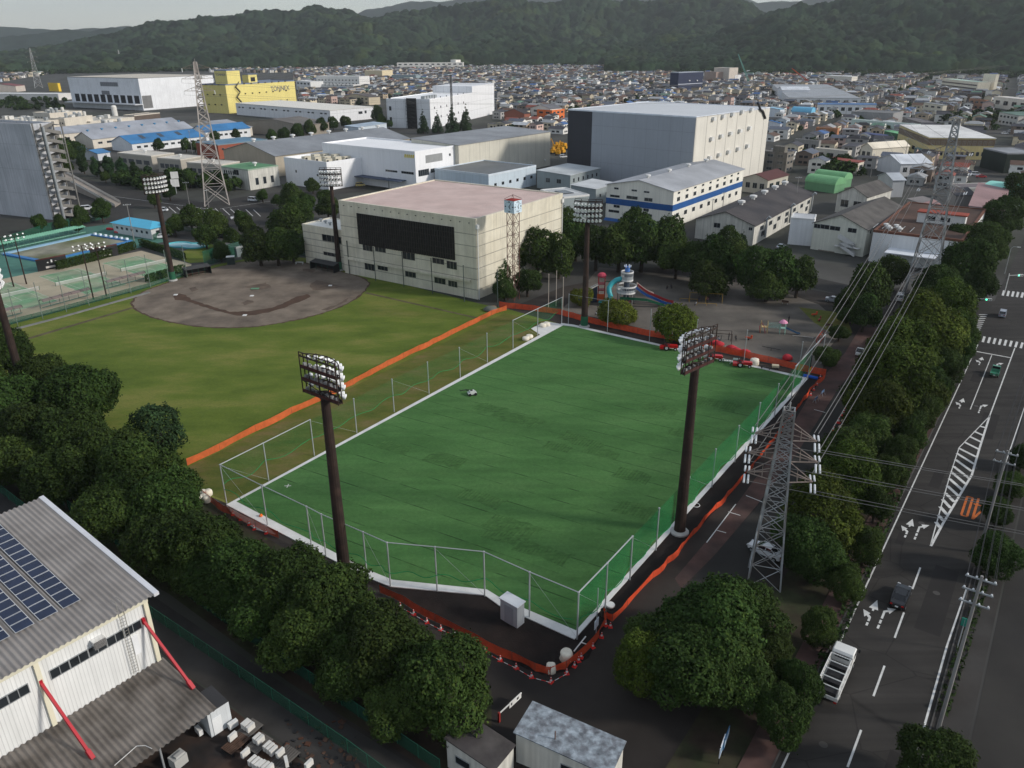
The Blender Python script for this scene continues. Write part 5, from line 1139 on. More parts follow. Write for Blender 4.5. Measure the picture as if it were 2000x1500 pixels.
def barrier(label,pts,h=1.15,m=ORG,sag=.25,seg=3,step=4.5,name="barrier_net"):
 P=[at(*q)for q in pts];line=[P[0]]
 for a,b_ in zip(P,P[1:]):
  k=max(1,round((b_-a).length/step));line+=[lerp(a,b_,(i+1)/k)for i in range(k)]
 t=thing(name,label,"barrier",(0,0,0));b=MB();q=random.Random(len(line));row_=[]
 for i in range(len(line)-1):
  a,c=line[i],line[i+1];nn=Vector((-(c-a).y,(c-a).x,0)).normalized();be=q.uniform(-.35,.35)
  for k in range(seg+1 if i==len(line)-2 else seg):
   s=k/seg;p=lerp(a,c,s);w=math.sin(PI*s);row_.append((p+nn*be*w,p+nn*(be*.3*w),.06,h-sag*w*q.uniform(.6,1.2)))
 for u,v in zip(row_,row_[1:]):
  b.face([(u[0].x,u[0].y,u[2]),(v[0].x,v[0].y,v[2]),(v[1].x,v[1].y,v[3]),(u[1].x,u[1].y,u[3])])
 b.build("netting",m,t)
 for p in line:MB().tube((p.x,p.y,0),(p.x,p.y,h+.05),.025,n=5).build("stake",mat("stake_steel",(.1,.06,.05),rough=.7),t)
 return t
barrier("bright orange barrier net across the grass between outfield and pitch",[(366,910),(430,880),(500,843),(570,808),(625,784),(690,752),(758,715),(846,672),(915,638),(960,616),(990,606)],1.3,ORG,.12,step=5.5)
barrier("red-orange barrier net along the far side of the pitch by the playground",[(975,600),(1040,607),(1095,615),(1145,629),(1245,652),(1300,662),(1366,680),(1450,697),(1500,709),(1560,724),(1612,735)],1.5,ORG2,.1)
barrier("twisted orange-red barrier net along the dark soil beside the park road",[(1612,735),(1580,768),(1530,836),(1470,915),(1420,972),(1375,1020),(1330,1075),(1275,1130),(1225,1185),(1196,1215),(1178,1200)],1.1,ORG2,.35)
barrier("orange-red barrier net curving round the shed corner beneath the cones",[(1178,1202),(1184,1220),(1170,1245),(1130,1288),(1106,1308),(1075,1320),(1045,1312),(1000,1290),(930,1255),(850,1215),(790,1180),(742,1158)],1.2,ORG2,.15)
barrier("orange-red barrier net beside the white bags at the pitch corner",[(545,1052),(500,1030),(450,1005),(420,988),(395,968)],1.2,ORG2,.15)
CONR=mat("cone_red",srgb(214,48,42),rough=.6,var=.08)
def make_cone(label,loc,group):
 t=thing("traffic_cone",label,"traffic cone",loc,0,group)
 MB().box(-.24,-.24,0,.24,.24,.05).build("base",CONR,t)
 b=MB();b.lathe((0,0,.05),[(.18,0),(.135,.2),(.0875,.42),(.06,.6),(.045,.68),(0,.69)],10)
 b.m=[1 if 10<=i<20 or 30<=i<40 else 0 for i in range(len(b.f))];b.build("cone_body",[CONR,WHITE],t);return t
cp=[(1192,1225),(1183,1222),(1175,1245),(1158,1265),(1135,1285),(1130,1292),(1122,1302),(1107,1316),(1076,1333),(1038,1323),(1008,1305),(977,1290),(947,1273),(917,1256),(888,1240),(861,1230),(834,1216),(808,1200),(782,1186)]
cone0=None
for i,q in enumerate(cp):
 lab="red and white traffic cone, %s along the curved barrier from the park road"%ORD[i]
 cone0=make_cone(lab,at(*q),"traffic cones along the curved barrier")if i==0 else dup(cone0,at(*q),i*.7,lab)
for i,q in enumerate(((470,1015),(487,1025),(497,1034),(455,1006),(520,1042))):dup(cone0,at(*q),.3,"traffic cone by the near pitch corner, %s from the white bags"%ORD[[2,3,4,1,5][i]-1],"traffic cones by the near pitch corner")
for i,q in enumerate(((1602,738),(1595,752),(1589,762),(1583,772))):dup(cone0,at(*q),.9,"traffic cone at the far end of the soil strip, %s from the playground"%ORD[i],"traffic cones by the red path")
for i,q in enumerate(((1655,798),(1647,812),(1637,826),(1628,842))):dup(cone0,at(*q),.9,"traffic cone on the park road beside the sandbags, %s from the kei truck"%ORD[i],"traffic cones on the park road",sc=(1.5,1.5,1.5))
STR=mat("striped_bar",srgb(240,220,200),rough=.6,lines=(.5,0,.25,.3))
for i in range(7,18):
 a,b_=at(*cp[i],.62),at(*cp[i+1],.62);o=MB();n_=max(2,int((b_-a).length/.45))
 for k in range(n_):o.tube(lerp(a,b_,k/n_),lerp(a,b_,(k+1)/n_),.03,n=5,m=k%2,caps=False)
 props(o.build("cone_bar",[WHITE,CONR]),"striped bar resting on cones along the curved barrier, %s from the round bags"%ORD[i-7],"cone bar","striped bars on the cones")
sh=Bld("utility_shed","pale grey steel utility shed on dark soil beside the near pitch kerb",(1010,1187),(1024,1180),(977,1172),base=(1010,1228),cat="shed")
SHM=CLAD(176,180,184,.5,0,.05,.9);sh.walls(SHM);b=MB();b.box(-.12,-.12,sh.h,sh.lx+.12,sh.ly+.12,sh.h+.12);sh.part("roof",b,paint(208,212,216));sh.door('L',sh.ly/2,sh.ly*.5,sh.h*.85,paint(150,154,160),"door")
BAG=mat("bulk_bag",srgb(232,224,206),rough=.9,var=.15,scale=1.5,bump=.5,bscale=4)
def bag(label,px,r,h,group="white bulk bags",m=BAG,tw=.85):
 b=MB();p=at(*px);k=random.Random(int(px[0]));n=12
 prof=[(r*.9,0),(r*1.05,h*.3),(r*1.0,h*.75),(r*tw,h),(r*.5,h*1.08),(.02,h*1.1)]
 b.lathe((0,0,0),prof,n)
 b.v=[(x*(1+k.uniform(-.09,.09)),y*(1+k.uniform(-.09,.09)),z*(1+k.uniform(-.04,.04)))for x,y,z in b.v]
 o=b.build("bulk_bag",m,smooth=True);o.location=p;return props(o,label,"bulk bag",group)
bag("larger round white bulk bag inside the curved orange barrier",(1106,1290),.68,1.15,tw=.95)
bag("smaller white bulk bag wrapped by the lowest bend of the orange barrier",(1076,1312),.55,.95)
for i,q in enumerate(((397,968),(408,967),(400,976),(392,978),(405,980))):bag("white bulk bag heaped at the near pitch corner, %s from the lone tree"%ORD[i],q,.55,.85,"bulk bags at the pitch corner")
bag("pointed white bulk bag at the far kerb of the pitch, beside a red tractor",(1473,712),.95,1.2)
for i,q in enumerate(((1060,638),(1068,636),(1027,664),(1034,660))):bag("cream bag slumped beside the pitch's far-left kerb, %s from the concrete pad's tip"%ORD[i],q,.8,.7,"bags by the concrete pad")
SB=mat("sandbag",srgb(176,160,140),rough=.95,var=.2)
for i,q in enumerate(((1662,800),(1658,812),(1650,824),(1645,836),(1640,846))):
 b=MB();b.lathe((0,0,.25),[(.02,-.8),(.3,-.6),(.36,0),(.3,.6),(.02,.8)],10,axis=(1,.3,0));o=b.build("sandbag",SB,smooth=True);o.location=at(*q);props(o,"pale sandbag stacked beside cones on the park road, %s from the kei truck"%ORD[i],"sandbag","sandbags on the park road")
b=MB();b.lathe((0,0,0),[(.02,.0),(.5,.02),(.55,.2),(.5,.3),(.02,.32)],14);o=b.build("water_tank_lid",WHITE);o.location=at(1192,1184);props(o,"small white drum lid lying on dark soil inside the barrier","lid")
b=MB();pts=[(.55*math.cos(2*PI*i/20),.55*math.sin(2*PI*i/20),.05)for i in range(21)];b.path(pts,.05,6);o=b.build("hose_ring",WHITE);o.location=at(1359,987);props(o,"coiled white hose ring lying on the soil beside the floodlight mast","hose")
b=MB();b.lathe((0,0,0),[(.3,0),(.34,.5),(.34,.9),(.26,.9),(.26,.5)],14);o=b.build("round_bin",paint(60,56,50));o.location=at(1178,1203);props(o,"dark round bin standing in the kink of the orange barrier","bin")
b=MB();b.lathe((0,0,.16),[(.02,-.16),(.12,-.12),(.16,0),(.12,.12),(.02,.16)],10);o=b.build("orange_float",paint(236,110,30),smooth=True);o.location=at(510,1010);o.scale=(1.6,1.6,1.6);props(o,"orange ball lying on the near-left pitch kerb","ball")
sg=thing("site_notice","white notice board on a pole by the near pitch corner","sign",at(1164,1242));MB().tube((0,0,0),(0,0,6.5),.05).build("post",GALV,sg);MB().box(-.5,-.04,1.2,.5,.04,2.3).build("board",paint(210,216,226),sg)
sg.rotation_euler=(0,0,R(60))
b=MB();p,q=at(1121,1272,.3),at(1144,1243,.9);b.tube(p,q,.07);b.tube(lerp(p,q,.6),lerp(p,q,.6)+Vector((.6,-.2,-.1)),.06);props(b.build("pipe_length",WHITE),"white bent pipe leaning by the corner inside the orange barrier","pipe")
t=thing("line_robot","small grey and white line-marking robot on the open turf","robot",at(922,771,.15),R(20));b=MB();b.box(-.8,-.5,.25,.8,.5,.55);b.box(-.45,-.4,.55,.5,.4,.85);b.build("body",paint(196,200,196),t)
for x in(-.55,.55):
 for y in(-.55,.55):MB().lathe((x,y,.26),[(.02,-.1),(.26,-.1),(.26,.1),(.02,.1)],12,axis=(0,1,0)).build("wheel",RUBBER,t)
b=MB();b.box(-.3,-.15,.85,.1,.15,1.0);b.build("control_box",DARK,t)
b=MB();o_=at(904,763,.15);b.path([o_+Vector((x,y,.04))for x,y in((0,0),(.5,.25),(.9,-.1),(1.2,.3),(.5,.4),(-.4,-.1),(-.6,.3))],.06,5);props(b.build("cable_heap",DARK),"tangle of dark cable beside the line-marking robot","cable")
b=MB();b.box(-.5,-.06,0,.5,.06,.02);b.box(-.06,-.5,0,.06,-.06,.02);b.box(-.06,.06,0,.06,.5,.02);o=b.build("corner_mark",LINE);o.location=at(562,949,.154);props(o,"tiny white cross taped to the turf near the left corner","mark")
RED=mat("tractor_red",srgb(196,30,34),rough=.4,var=.08,coat=.3)
def tractor(label,px,rz):
 t=thing("red_tractor",label,"tractor",at(*px,.15),rz,"red tractors along the far kerb")
 b=MB();b.box(.1,-.45,.55,1.7,.45,1.15);b.box(1.5,-.4,.6,1.85,.4,1.0);b.build("bonnet",RED,t)
 b=MB();b.box(-.9,-.55,.6,.1,.55,.95);b.box(-.9,-.85,.9,-.1,-.55,1.1);b.box(-.9,.55,.9,-.1,.85,1.1);b.build("chassis",RED,t)
 b=MB();b.box(-.75,-.3,.95,-.25,.3,1.1);b.box(-.85,-.3,1.1,-.7,.3,1.5);b.build("seat",DARK,t)
 b=MB()
 for y in(-.55,.55):b.tube((-.95,y,.9),(-.95,y,2.1),.04)
 b.tube((-.95,-.55,2.1),(-.95,.55,2.1),.04);b.build("roll_bar",DARK,t)
 b=MB();b.tube((.1,0,1.1),(-.15,0,1.45),.03);b.lathe((-.15,0,1.45),[(.16,-.02),(.2,0),(.16,.02)],12,axis=(-.5,0,1));b.build("steering_wheel",DARK,t)
 for x,y,r,w in((-.5,-.7,.6,.32),(-.5,.7,.6,.32),(1.35,-.6,.36,.24),(1.35,.6,.36,.24)):
  wh=MB().lathe((x,y,r),[(.02,-w/2),(r*.7,-w/2),(r,-w/3),(r,w/3),(r*.7,w/2),(.02,w/2)],14,axis=(0,1,0)).build("wheel",RUBBER,t)
  MB().lathe((x,y,r),[(.02,-w/2-.02),(r*.5,-w/2-.01),(r*.5,w/2+.01),(.02,w/2+.02)],10,axis=(0,1,0)).build("rim",WHITE,wh)
 MB().box(-1.9,-.7,.3,-1.0,.7,.8).build("implement",RED,t);return t
tractor("red tractor standing alone on the far kerb, nearest the far floodlight mast",(1306,683),R(-10))
tractor("red tractor beside the rack of the near floodlight mast at the far kerb",(1393,703),R(-15))
tractor("red tractor between the grey rake and the pointed white bag",(1450,716),R(-15))
for lab,q,m_ in(("grey-green folding rake machine between two red tractors",(1427,709),paint(120,136,130)),("dark trailed brush machine with a cream sack beyond the pointed white bag",(1503,721),DARK)):
 t=thing("turf_brush",lab,"machine",at(*q,.15),R(-15));b=MB()
 for i in range(7):b.tube((-1.6+i*.5,-.6,.5),(-1.3+i*.5,.7,.35),.06)
 b.tube((-1.8,-.6,.55),(1.8,-.6,.55),.08);b.tube((-1.8,.7,.4),(1.8,.7,.4),.08);b.tube((0,-.6,.55),(-.2,-1.7,.45),.07);b.build("frame",m_,t)
 for x in(-1.5,1.5):MB().lathe((x,.1,.3),[(.02,-.1),(.3,-.1),(.3,.1),(.02,.1)],12,axis=(1,0,0)).build("wheel",RUBBER,t)
 MB().box(.4,-.5,.6,1.7,.5,1.0).build("load",paint(206,190,160)if m_ is DARK else m_,t)
for i,q in enumerate(((1393,672),(1403,676),(1428,684),(1437,689),(1454,692),(1537,702))):
 b=MB();b.lathe((0,0,0),[(.8,0),(1.15,.3),(1.0,.75),(.4,1.1),(.02,1.15)],9);k=random.Random(i);b.v=[(x*(1+k.uniform(-.2,.2)),y*(1+k.uniform(-.2,.2)),z)for x,y,z in b.v]
 o=b.build("red_sheet_heap",paint(176,44,54,rough=.8),smooth=True);o.location=at(*q);props(o,"heap under a crumpled red sheet behind the far barrier, %s from the goal frame"%ORD[i],"covered heap","red covered heaps")
for i,(p_,q_)in enumerate((((1568,733),(1585,736)),((1583,736),(1597,739)))):
 b=MB();b.tube(at(*p_,.35),at(*q_,.35),.3,n=12);props(b.build("blue_roll",paint(36,92,190)),"bright blue roll at the far pitch corner, the one %s"%("nearer the fence post" if i==0 else "nearer the cones"),"roll","blue rolls")
b=MB();p=at(1579,735);b.tube(p,p+Vector((0,0,4.4)),.16,n=8,m=1);b.tube(p,p+Vector((.05,0,1.9)),.22,n=8);props(b.build("corner_post",[paint(220,196,30),DARK]),"dark post with a yellow sleeve beside the blue rolls","post")
for i,q in enumerate(((1606,772),(1593,785))):
 t=thing("a_frame_barrier","blue folding barrier on the red path, %s"%("nearer the cones" if i==0 else "nearer the park road lines"),"barrier",at(*q),R(50),"blue folding barriers");MB().box(-.7,-.03,.5,.7,.03,1.0).build("panel",paint(90,120,160),t)
 for x in(-.6,.6):b=MB();b.tube((x,-.3,0),(x,0,1.0),.03);b.tube((x,.3,0),(x,0,1.0),.03);b.build("leg",GALV,t)
# floodlight masts, pylons, clock tower, poles and wires
RUST=mat("rust_brown_steel",(0.026,0.016,0.013),rough=.75,var=.25,scale=1.2,alt=(0.038,0.022,0.017))
LAMPW=mat("lamp_white",(0.85,0.86,0.86),rough=.3,var=.05,scale=1,spec=.5)
lamp_me=MB().lathe((0,0,0),[(.08,-.62),(.16,-.5),(.2,-.32),(.36,-.06),(.44,.12),(.42,.14),(.34,-.02),(.1,-.2),(.02,-.22)],12).mesh("floodlight",LAMPW,True)
def mast(label,base,top_y,aim_px,rack_frac=.14):
 g_=at(*base);h=hgt(g_,top_y);tgt=at(*aim_px);rz=math.atan2(tgt.y-g_.y,tgt.x-g_.x)
 t=thing("floodlight_mast",label,"floodlight mast",g_,rz,"floodlight masts round the playing fields")
 rh=4.9;z0=h-rh
 MB().tube((0,0,0),(0,0,z0+.5),.78,.5,n=14).build("pole",RUST,t)
 MB().lathe((0,0,0),[(1.25,0),(1.25,.25),(.85,.45),(.8,.5)],14).build("base_plate",CONC,t)
 Rr,a0=5.2,0.62;cx=-Rr+.9;n=8
 def arc_(a,r,z):return Vector((cx+r*math.cos(a),r*math.sin(a),z))
 A=[lerp(-a0,a0,i/n)for i in range(n+1)];fr=MB()
 for z in(z0,z0+1.5,z0+3.0,z0+4.5):
  fr.path([arc_(a,Rr,z)for a in A],.06,5);fr.path([(cx+Rr*math.cos(a0)-.55,Rr*math.sin(a),z)for a in A],.06,5)
 for i,a in enumerate(A):
  if i%2==0:
   fr.tube(arc_(a,Rr,z0-.1),arc_(a,Rr,z0+4.6),.07,n=5);y=Rr*math.sin(a);bx=cx+Rr*math.cos(a0)-.55
   fr.tube((bx,y,z0-.1),(bx,y,h),.07,n=5)
   for z in(z0,z0+1.5,z0+3.0,z0+4.5):fr.tube(arc_(a,Rr,z),(bx,y,z),.05,n=5)
 bx=cx+Rr*math.cos(a0)-.55;ym=Rr*math.sin(a0)
 for z in(h,h-.5):fr.tube((bx,-ym,z),(bx,ym,z),.06,n=5)
 fr.tube((bx,-ym,z0),(bx,ym,z0+1.5),.05,n=5);fr.tube((bx,ym,z0),(bx,-ym,z0+1.5),.05,n=5)
 fr.build("rack_frame",RUST,t)
 for k in range(3):
  z=z0+1.5*k;d=MB()
  for i in range(n):
   p,q=arc_(A[i],Rr-.05,z),arc_(A[i+1],Rr-.05,z);d.face([(bx,p.y,z),(p.x,p.y,z),(q.x,q.y,z),(bx,q.y,z)])
  d.build("gallery_deck",RUST,t)
  bk=MB();bk.box(bx-.04,-ym,z+.08,bx+.04,ym,z+.38);bk.build("toe_board",mat("red_rust",(0.060,0.020,0.017),rough=.8,var=.3,scale=2),t)
  for i in range(7):
   b=MB();y=lerp(-ym+.5,ym-.5,i/6);b.box(bx+.1,y-.15,z+.1,bx+.45,y+.15,z+.6);b.build("ballast_box",mat("ballast_grey",(.25,.25,.25),rough=.5),t)
 for k in range(4):
  for i in range(8):
   a=lerp(-a0,a0,(i+.5)/8);p=arc_(a,Rr+.35,z0+.55+k*1.12);l=obj("floodlight",lamp_me,t,p);l.scale=(.82,.82,.82)
   l.rotation_euler=Vector((math.cos(a),math.sin(a),-.55)).to_track_quat('Z','Y').to_euler()
 b=MB()
 for i in range(24):b.box(-.62,-.2,2+i,-.55,.2,2.05+i)
 b.tube((-.6,-.22,1.5),(-.45,-.22,z0),.025,n=4);b.tube((-.6,.22,1.5),(-.45,.22,z0),.025,n=4);b.build("ladder",RUST,t)
 return t
mast("tall rust-brown floodlight mast with a curved lamp rack at the pitch's near-left kerb",(672,1108),695,(1150,800))
mast("tall rust-brown floodlight mast seen from behind beside the lattice pylon",(1327,1040),642,(850,800))
m3=mast("floodlight mast facing the camera at the pitch's far kerb beside the slide tower",(1141,638),390,(1000,900))
m4=mast("floodlight mast with a green foot between tennis courts and infield",(338,548),340,(600,640))
m5=mast("floodlight mast standing in front of the hall's dark louvre panel",(663,528),328,(560,640))
mast("floodlight mast cut by the picture's edge beside the tennis courts",(58,800),508,(600,700))
for m_ in(m3,m4,m5):MB().tube((0,0,.3),(0,0,2.6),.86,.84,n=14).build("foot_sleeve",paint(40,96,70),m_)
def lattice(mb,levels,m=0,r=.1,rb=.05,diag=True):
 """levels: (z, half width); four legs, cross braces and rings"""
 for(z0,w0),(z1,w1)in zip(levels,levels[1:]):
  c0=[(-w0,-w0,z0),(w0,-w0,z0),(w0,w0,z0),(-w0,w0,z0)];c1=[(-w1,-w1,z1),(w1,-w1,z1),(w1,w1,z1),(-w1,w1,z1)]
  for i in range(4):
   j=(i+1)%4;mb.tube(c0[i],c1[i],r,n=4,m=m)
   if diag:mb.tube(c0[i],c1[j],rb,n=3,m=m,caps=False);mb.tube(c0[j],c1[i],rb,n=3,m=m,caps=False)
   mb.tube(c1[i],c1[j],rb,n=3,m=m,caps=False)
PYL=mat("pylon_grey",(0.40,0.42,0.43),rough=.55,metal=.2,var=.2,scale=.6,alt=(.24,.22,.2))
INS=mat("porcelain_white",(0.80,0.82,0.83),rough=.3,var=.05)
def pylon(label,base,top_y,rz,wb,arms,wires=True,rusty=False,name="lattice_pylon",cat="pylon",rl=.13):
 g_=at(*base);h=hgt(g_,top_y);t=thing(name,label,cat,g_,rz)
 za=[h*a for a in arms];w=lambda z:max(.45,wb*(1-z/h)**1.15+.55)
 b=MB();zs=[0];z=0
 while z<za[-1]-1:z+=max(1.6,w(z)*1.6);zs.append(min(z,za[-1]-1))
 zs+=[x for x in np.linspace(za[-1]-1,h*.99,7)[1:]]
 lattice(b,[(z,w(z))for z in zs],r=rl,rb=rl*.45);b.tube((0,0,h*.985),(0,0,h+.6),.08)
 b.build("lattice_frame",PYL if not rusty else mat("pylon_rust",(0.42,0.38,0.35),rough=.7,var=.3,scale=.5),t);tips=[]
 L_=max(2.6,wb*1.05)
 for i,z in enumerate(za):
  for s in(-1,1):
   a=MB();ln=L_*(1.0 if i!=1 else 1.12)+w(z);ww=w(z);tip=(s*ln,0,z)
   for y in(-ww,ww):a.tube((s*ww,y,z),tip,.07,n=4);a.tube((s*ww,y,z+1.5),tip,.06,n=4)
   for k in(.35,.68):
    x=lerp(s*ww,s*ln,k);a.tube((x,-ww*(1-k),z),(x,ww*(1-k),z),.04,n=3);a.tube((x,-ww*(1-k),z),(x,-ww*(1-k),z+1.5*(1-k)),.04,n=3);a.tube((x,ww*(1-k),z),(x,ww*(1-k),z+1.5*(1-k)),.04,n=3)
   a.build("cross_arm",mat("arm_rust",(0.26,0.21,0.18),rough=.7,var=.3,scale=.8),t);tips.append(Vector(tip))
   for dy in((-1,1)if wires else()):
    for dx in(-.22,.22):
     q=MB();n_=9
     q.lathe((tip[0]+dx,dy*.4,z-.1),[(.05,0)]+[(rr,.18*k+d_)for k in range(n_)for rr,d_ in((.05,.02),(.12,.06),(.12,.12),(.05,.16))]+[(.04,n_*.18)],8,axis=(0,dy,-.12));q.build("insulator",INS,t)
   if not wires:MB().tube((tip[0],0,z),(tip[0],0,z-1.4),.12,n=6).build("insulator",INS,t)
 return t,h,tips
def world(t,p):return Matrix.Rotation(t.rotation_euler.z,4,'Z')@p+t.location
line_az=math.atan2(at(1790,575).y-at(1490,1125).y,at(1790,575).x-at(1490,1125).x)
pn,hn,tn=pylon("near galvanised lattice pylon with twin white insulators beside the park road",(1492,1132),795,line_az-PI/2+.25,1.35,(.62,.73,.84))
pf,hf,tf=pylon("tall grey lattice pylon standing between the flat-roofed hall and the crossing",(1795,585),228,line_az-PI/2,3.2,(.62,.72,.82),rl=.2)
pl,hl,tl=pylon("tall rust-tinged lattice pylon on the street by the green-roofed building",(424,398),118,R(20),4.2,(.80,.88,.95),False,True,rl=.3)
for lab,b_,ty in(("distant pale lattice pylon at the picture's edge beyond the low white roof",(76,172),93),("distant pale lattice pylon rising behind the huge white warehouse's roof",(238,136),97)):
 pylon_r=.45 if "edge" in lab else.8
 pylon(lab,b_,ty,R(30),5,(.66,.78,.9),False,rl=pylon_r)
mw=MB();g_=at(884,258);hm=hgt(g_,146);t=thing("radio_mast","slim dark lattice radio mast before the tall white storehouse","mast",g_,.3)
lattice(mw,[(z,.55)for z in np.linspace(0,hm,34)],r=.13,rb=.07);mw.build("lattice_frame",mat("mast_dark",(.08,.075,.07),rough=.6),t)
for a in range(4):MB().tube((math.cos(a*1.57+.5)*1.1,math.sin(a*1.57+.5)*1.1,hm*.86),(math.cos(a*1.57+.5)*1.1,math.sin(a*1.57+.5)*1.1,hm*.98),.16).build("antenna",STEEL,t)
CAB=mat("aluminium_cable",(0.17,0.165,0.16),rough=.5,metal=.2,var=.1)
def cable(label,p,q,sag=2.0,r=.035,group=None,m=None,name="power_cable"):
 n=18;b=MB();b.path([lerp(p,q,i/n)-Vector((0,0,sag*4*(i/n)*(1-i/n)))for i in range(n+1)],r,5)
 return props(b.build(name,m or CAB),label,"cable",group)
names=["lowest","lowest","middle","middle","topmost","topmost"]
for i in range(6):
 side="pitch-side" if i%2==0 else "road-side"
 d=Vector((-math.sin(pn.rotation_euler.z),math.cos(pn.rotation_euler.z),0));d2=Vector((-math.sin(pf.rotation_euler.z),math.cos(pf.rotation_euler.z),0))
 for k,dx in enumerate((0,)if i<2 else(-.22,.22)if i>=4 and i%2 else(0,)):
  off=Vector((math.cos(pn.rotation_euler.z),math.sin(pn.rotation_euler.z),0))*dx
  cable("%s %s power cable strung between the near pylon and the tall grey pylon"%(names[i],side)+(", %s strand"%("inner","outer")[k]if dx else ""),world(pn,tn[i])+d*2.0+off,world(pf,tf[i])-d2*2.0+off,2.6,.045,"cables between the two near pylons")
 far_=Vector((world(pn,tn[i]).x+210,world(pn,tn[i]).y-66+(i//2)*4,tn[i].z+3))
 cable("%s %s power cable from the near pylon crossing the main road"%(names[i],side),world(pn,tn[i])-d*2.0,far_,5,.03,"cables crossing the main road")
 bk=world(pf,tf[i])+Vector((160,420,6));cable("%s %s power cable running on beyond the tall grey pylon"%(names[i],side),world(pf,tf[i])+d2*2,bk,6,.04,"cables beyond the tall grey pylon")
for i in range(6):
 s="left" if i%2==0 else "right"
 cable("%s %s power cable from the rust-tinged pylon across the factory roofs"%(names[i],s),world(pl,tl[i])-Vector((0,0,1.4)),world(pl,tl[i])+Vector((420,180,-6)),8,.03,"cables from the rust-tinged pylon")
g_=at(1003,585);hc=hgt(g_,380);t=thing("clock_tower","slim brown lattice clock tower with white faces and a red top beside the hall","clock tower",g_,hall.rz-R(4))
LB=mat("clock_brown",(0.13,0.055,0.045),rough=.6,var=.2);b=MB();zc=hgt(g_,415)+.1;ztop=hgt(g_,390);w_=1.35
lattice(b,[(z,w_*.8)for z in np.linspace(0,zc,9)],r=.09,rb=.05);b.build("lattice_frame",LB,t)
s_=(ztop-zc)/2*1.02;b=MB();b.box(-s_,-s_,zc,s_,s_,ztop);bx_=b.build("clock_box",paint(206,224,236),t)
b=MB()
for sx,sy in((1,1),(1,-1),(-1,1),(-1,-1)):b.tube((s_*sx,s_*sy,ztop+.25),(0,0,hc),.06,n=4)
b.v+=[(-s_-.1,-s_-.1,ztop+.02),(s_+.1,-s_-.1,ztop+.02),(s_+.1,s_+.1,ztop+.02),(-s_-.1,s_+.1,ztop+.02),(0,0,ztop+.35)];i=len(b.v)-5
for k in range(4):b.f.append((i+k,i+(k+1)%4,i+4));b.m.append(1)
b.build("roof",[LB,paint(150,44,36)],t)
def clock(face):
 c=MB();zc_=(zc+ztop)/2;o_=.03
 def put(a0,b0,a1,b1,w):
  d=Vector((a1-a0,b1-b0));n_=Vector((-d.y,d.x)).normalized()*w/2;P=[(a0-n_.x,b0-n_.y),(a1-n_.x,b1-n_.y),(a1+n_.x,b1+n_.y),(a0+n_.x,b0+n_.y)]
  c.face([(p[0],-s_-o_,zc_+p[1])if face=='R' else(-s_-o_,-p[0],zc_+p[1])for p in P])
 for k in range(12):
  an=R(30*k);r0,r1,w=(.62,.86,.22)if k%3==0 else(.72,.82,.10);put(math.sin(an)*s_*r0,math.cos(an)*s_*r0,math.sin(an)*s_*r1,math.cos(an)*s_*r1,w*s_)
 for an,ln,w in((R(152),.45,.13),(R(30),.66,.10)):put(-math.sin(an)*s_*.12,-math.cos(an)*s_*.12,math.sin(an)*s_*ln,math.cos(an)*s_*ln,w*s_)
 return c.build("clock_face",mat("clock_black",(.02,.025,.035),rough=.5),bx_)
clock('R');clock('L')
WOODP=mat("concrete_pole",(0.26,0.25,0.24),rough=.85,var=.15)
def upole(label,base,top_y,rz=0.0,arms=2,r=.16,group="utility poles",h=None):
 g_=at(*base);h=h or hgt(g_,top_y);t=thing("utility_pole",label,"utility pole",g_,rz,group);MB().tube((0,0,0),(0,0,h),r*1.15,r*.8,n=8).build("pole",WOODP,t);tops=[]
 for k in range(arms):
  z=h-.4-k*1.3;b=MB();b.box(-1.2,-.06,z-.06,1.2,.06,z+.06)
  b.build("cross_bar",STEEL,t)
  for x in(-1.05,-.35,.35,1.05):b=MB();b.lathe((x,0,z+.06),[(.04,0),(.09,.05),(.09,.14),(.04,.2),(.0,.2)],6);b.build("insulator",INS,t);tops.append(world(t,Vector((x,0,z+.25))))
 return t,tops
ra=math.atan2(RU.y,RU.x)-PI/2
u1,t1=upole("tall concrete utility pole with two cross-bars at the far pavement, nearest the camera",(1832,1425),1125,ra,3)
u2,t2=upole("concrete utility pole with two cross-bars at the far pavement, behind the orange speed figures",(1912,1080),880,ra,2)
u0=[rp(-60,11.6)+Vector((0,0,p.z))for p in t1]
for i in range(8):
 cable("wire between the two far-pavement poles, %s from the top road-side end"%ORD[i],t1[i],t2[i],.6,.022,"overhead wires along the far pavement",DARK,"overhead_wire")
 e=t2[i]+RU*95+RN*1.5;cable("wire beyond the pole by the speed figures, %s from the top road-side end"%ORD[i],t2[i],e,.9,.022,"overhead wires beyond the speed figures",DARK,"overhead_wire")
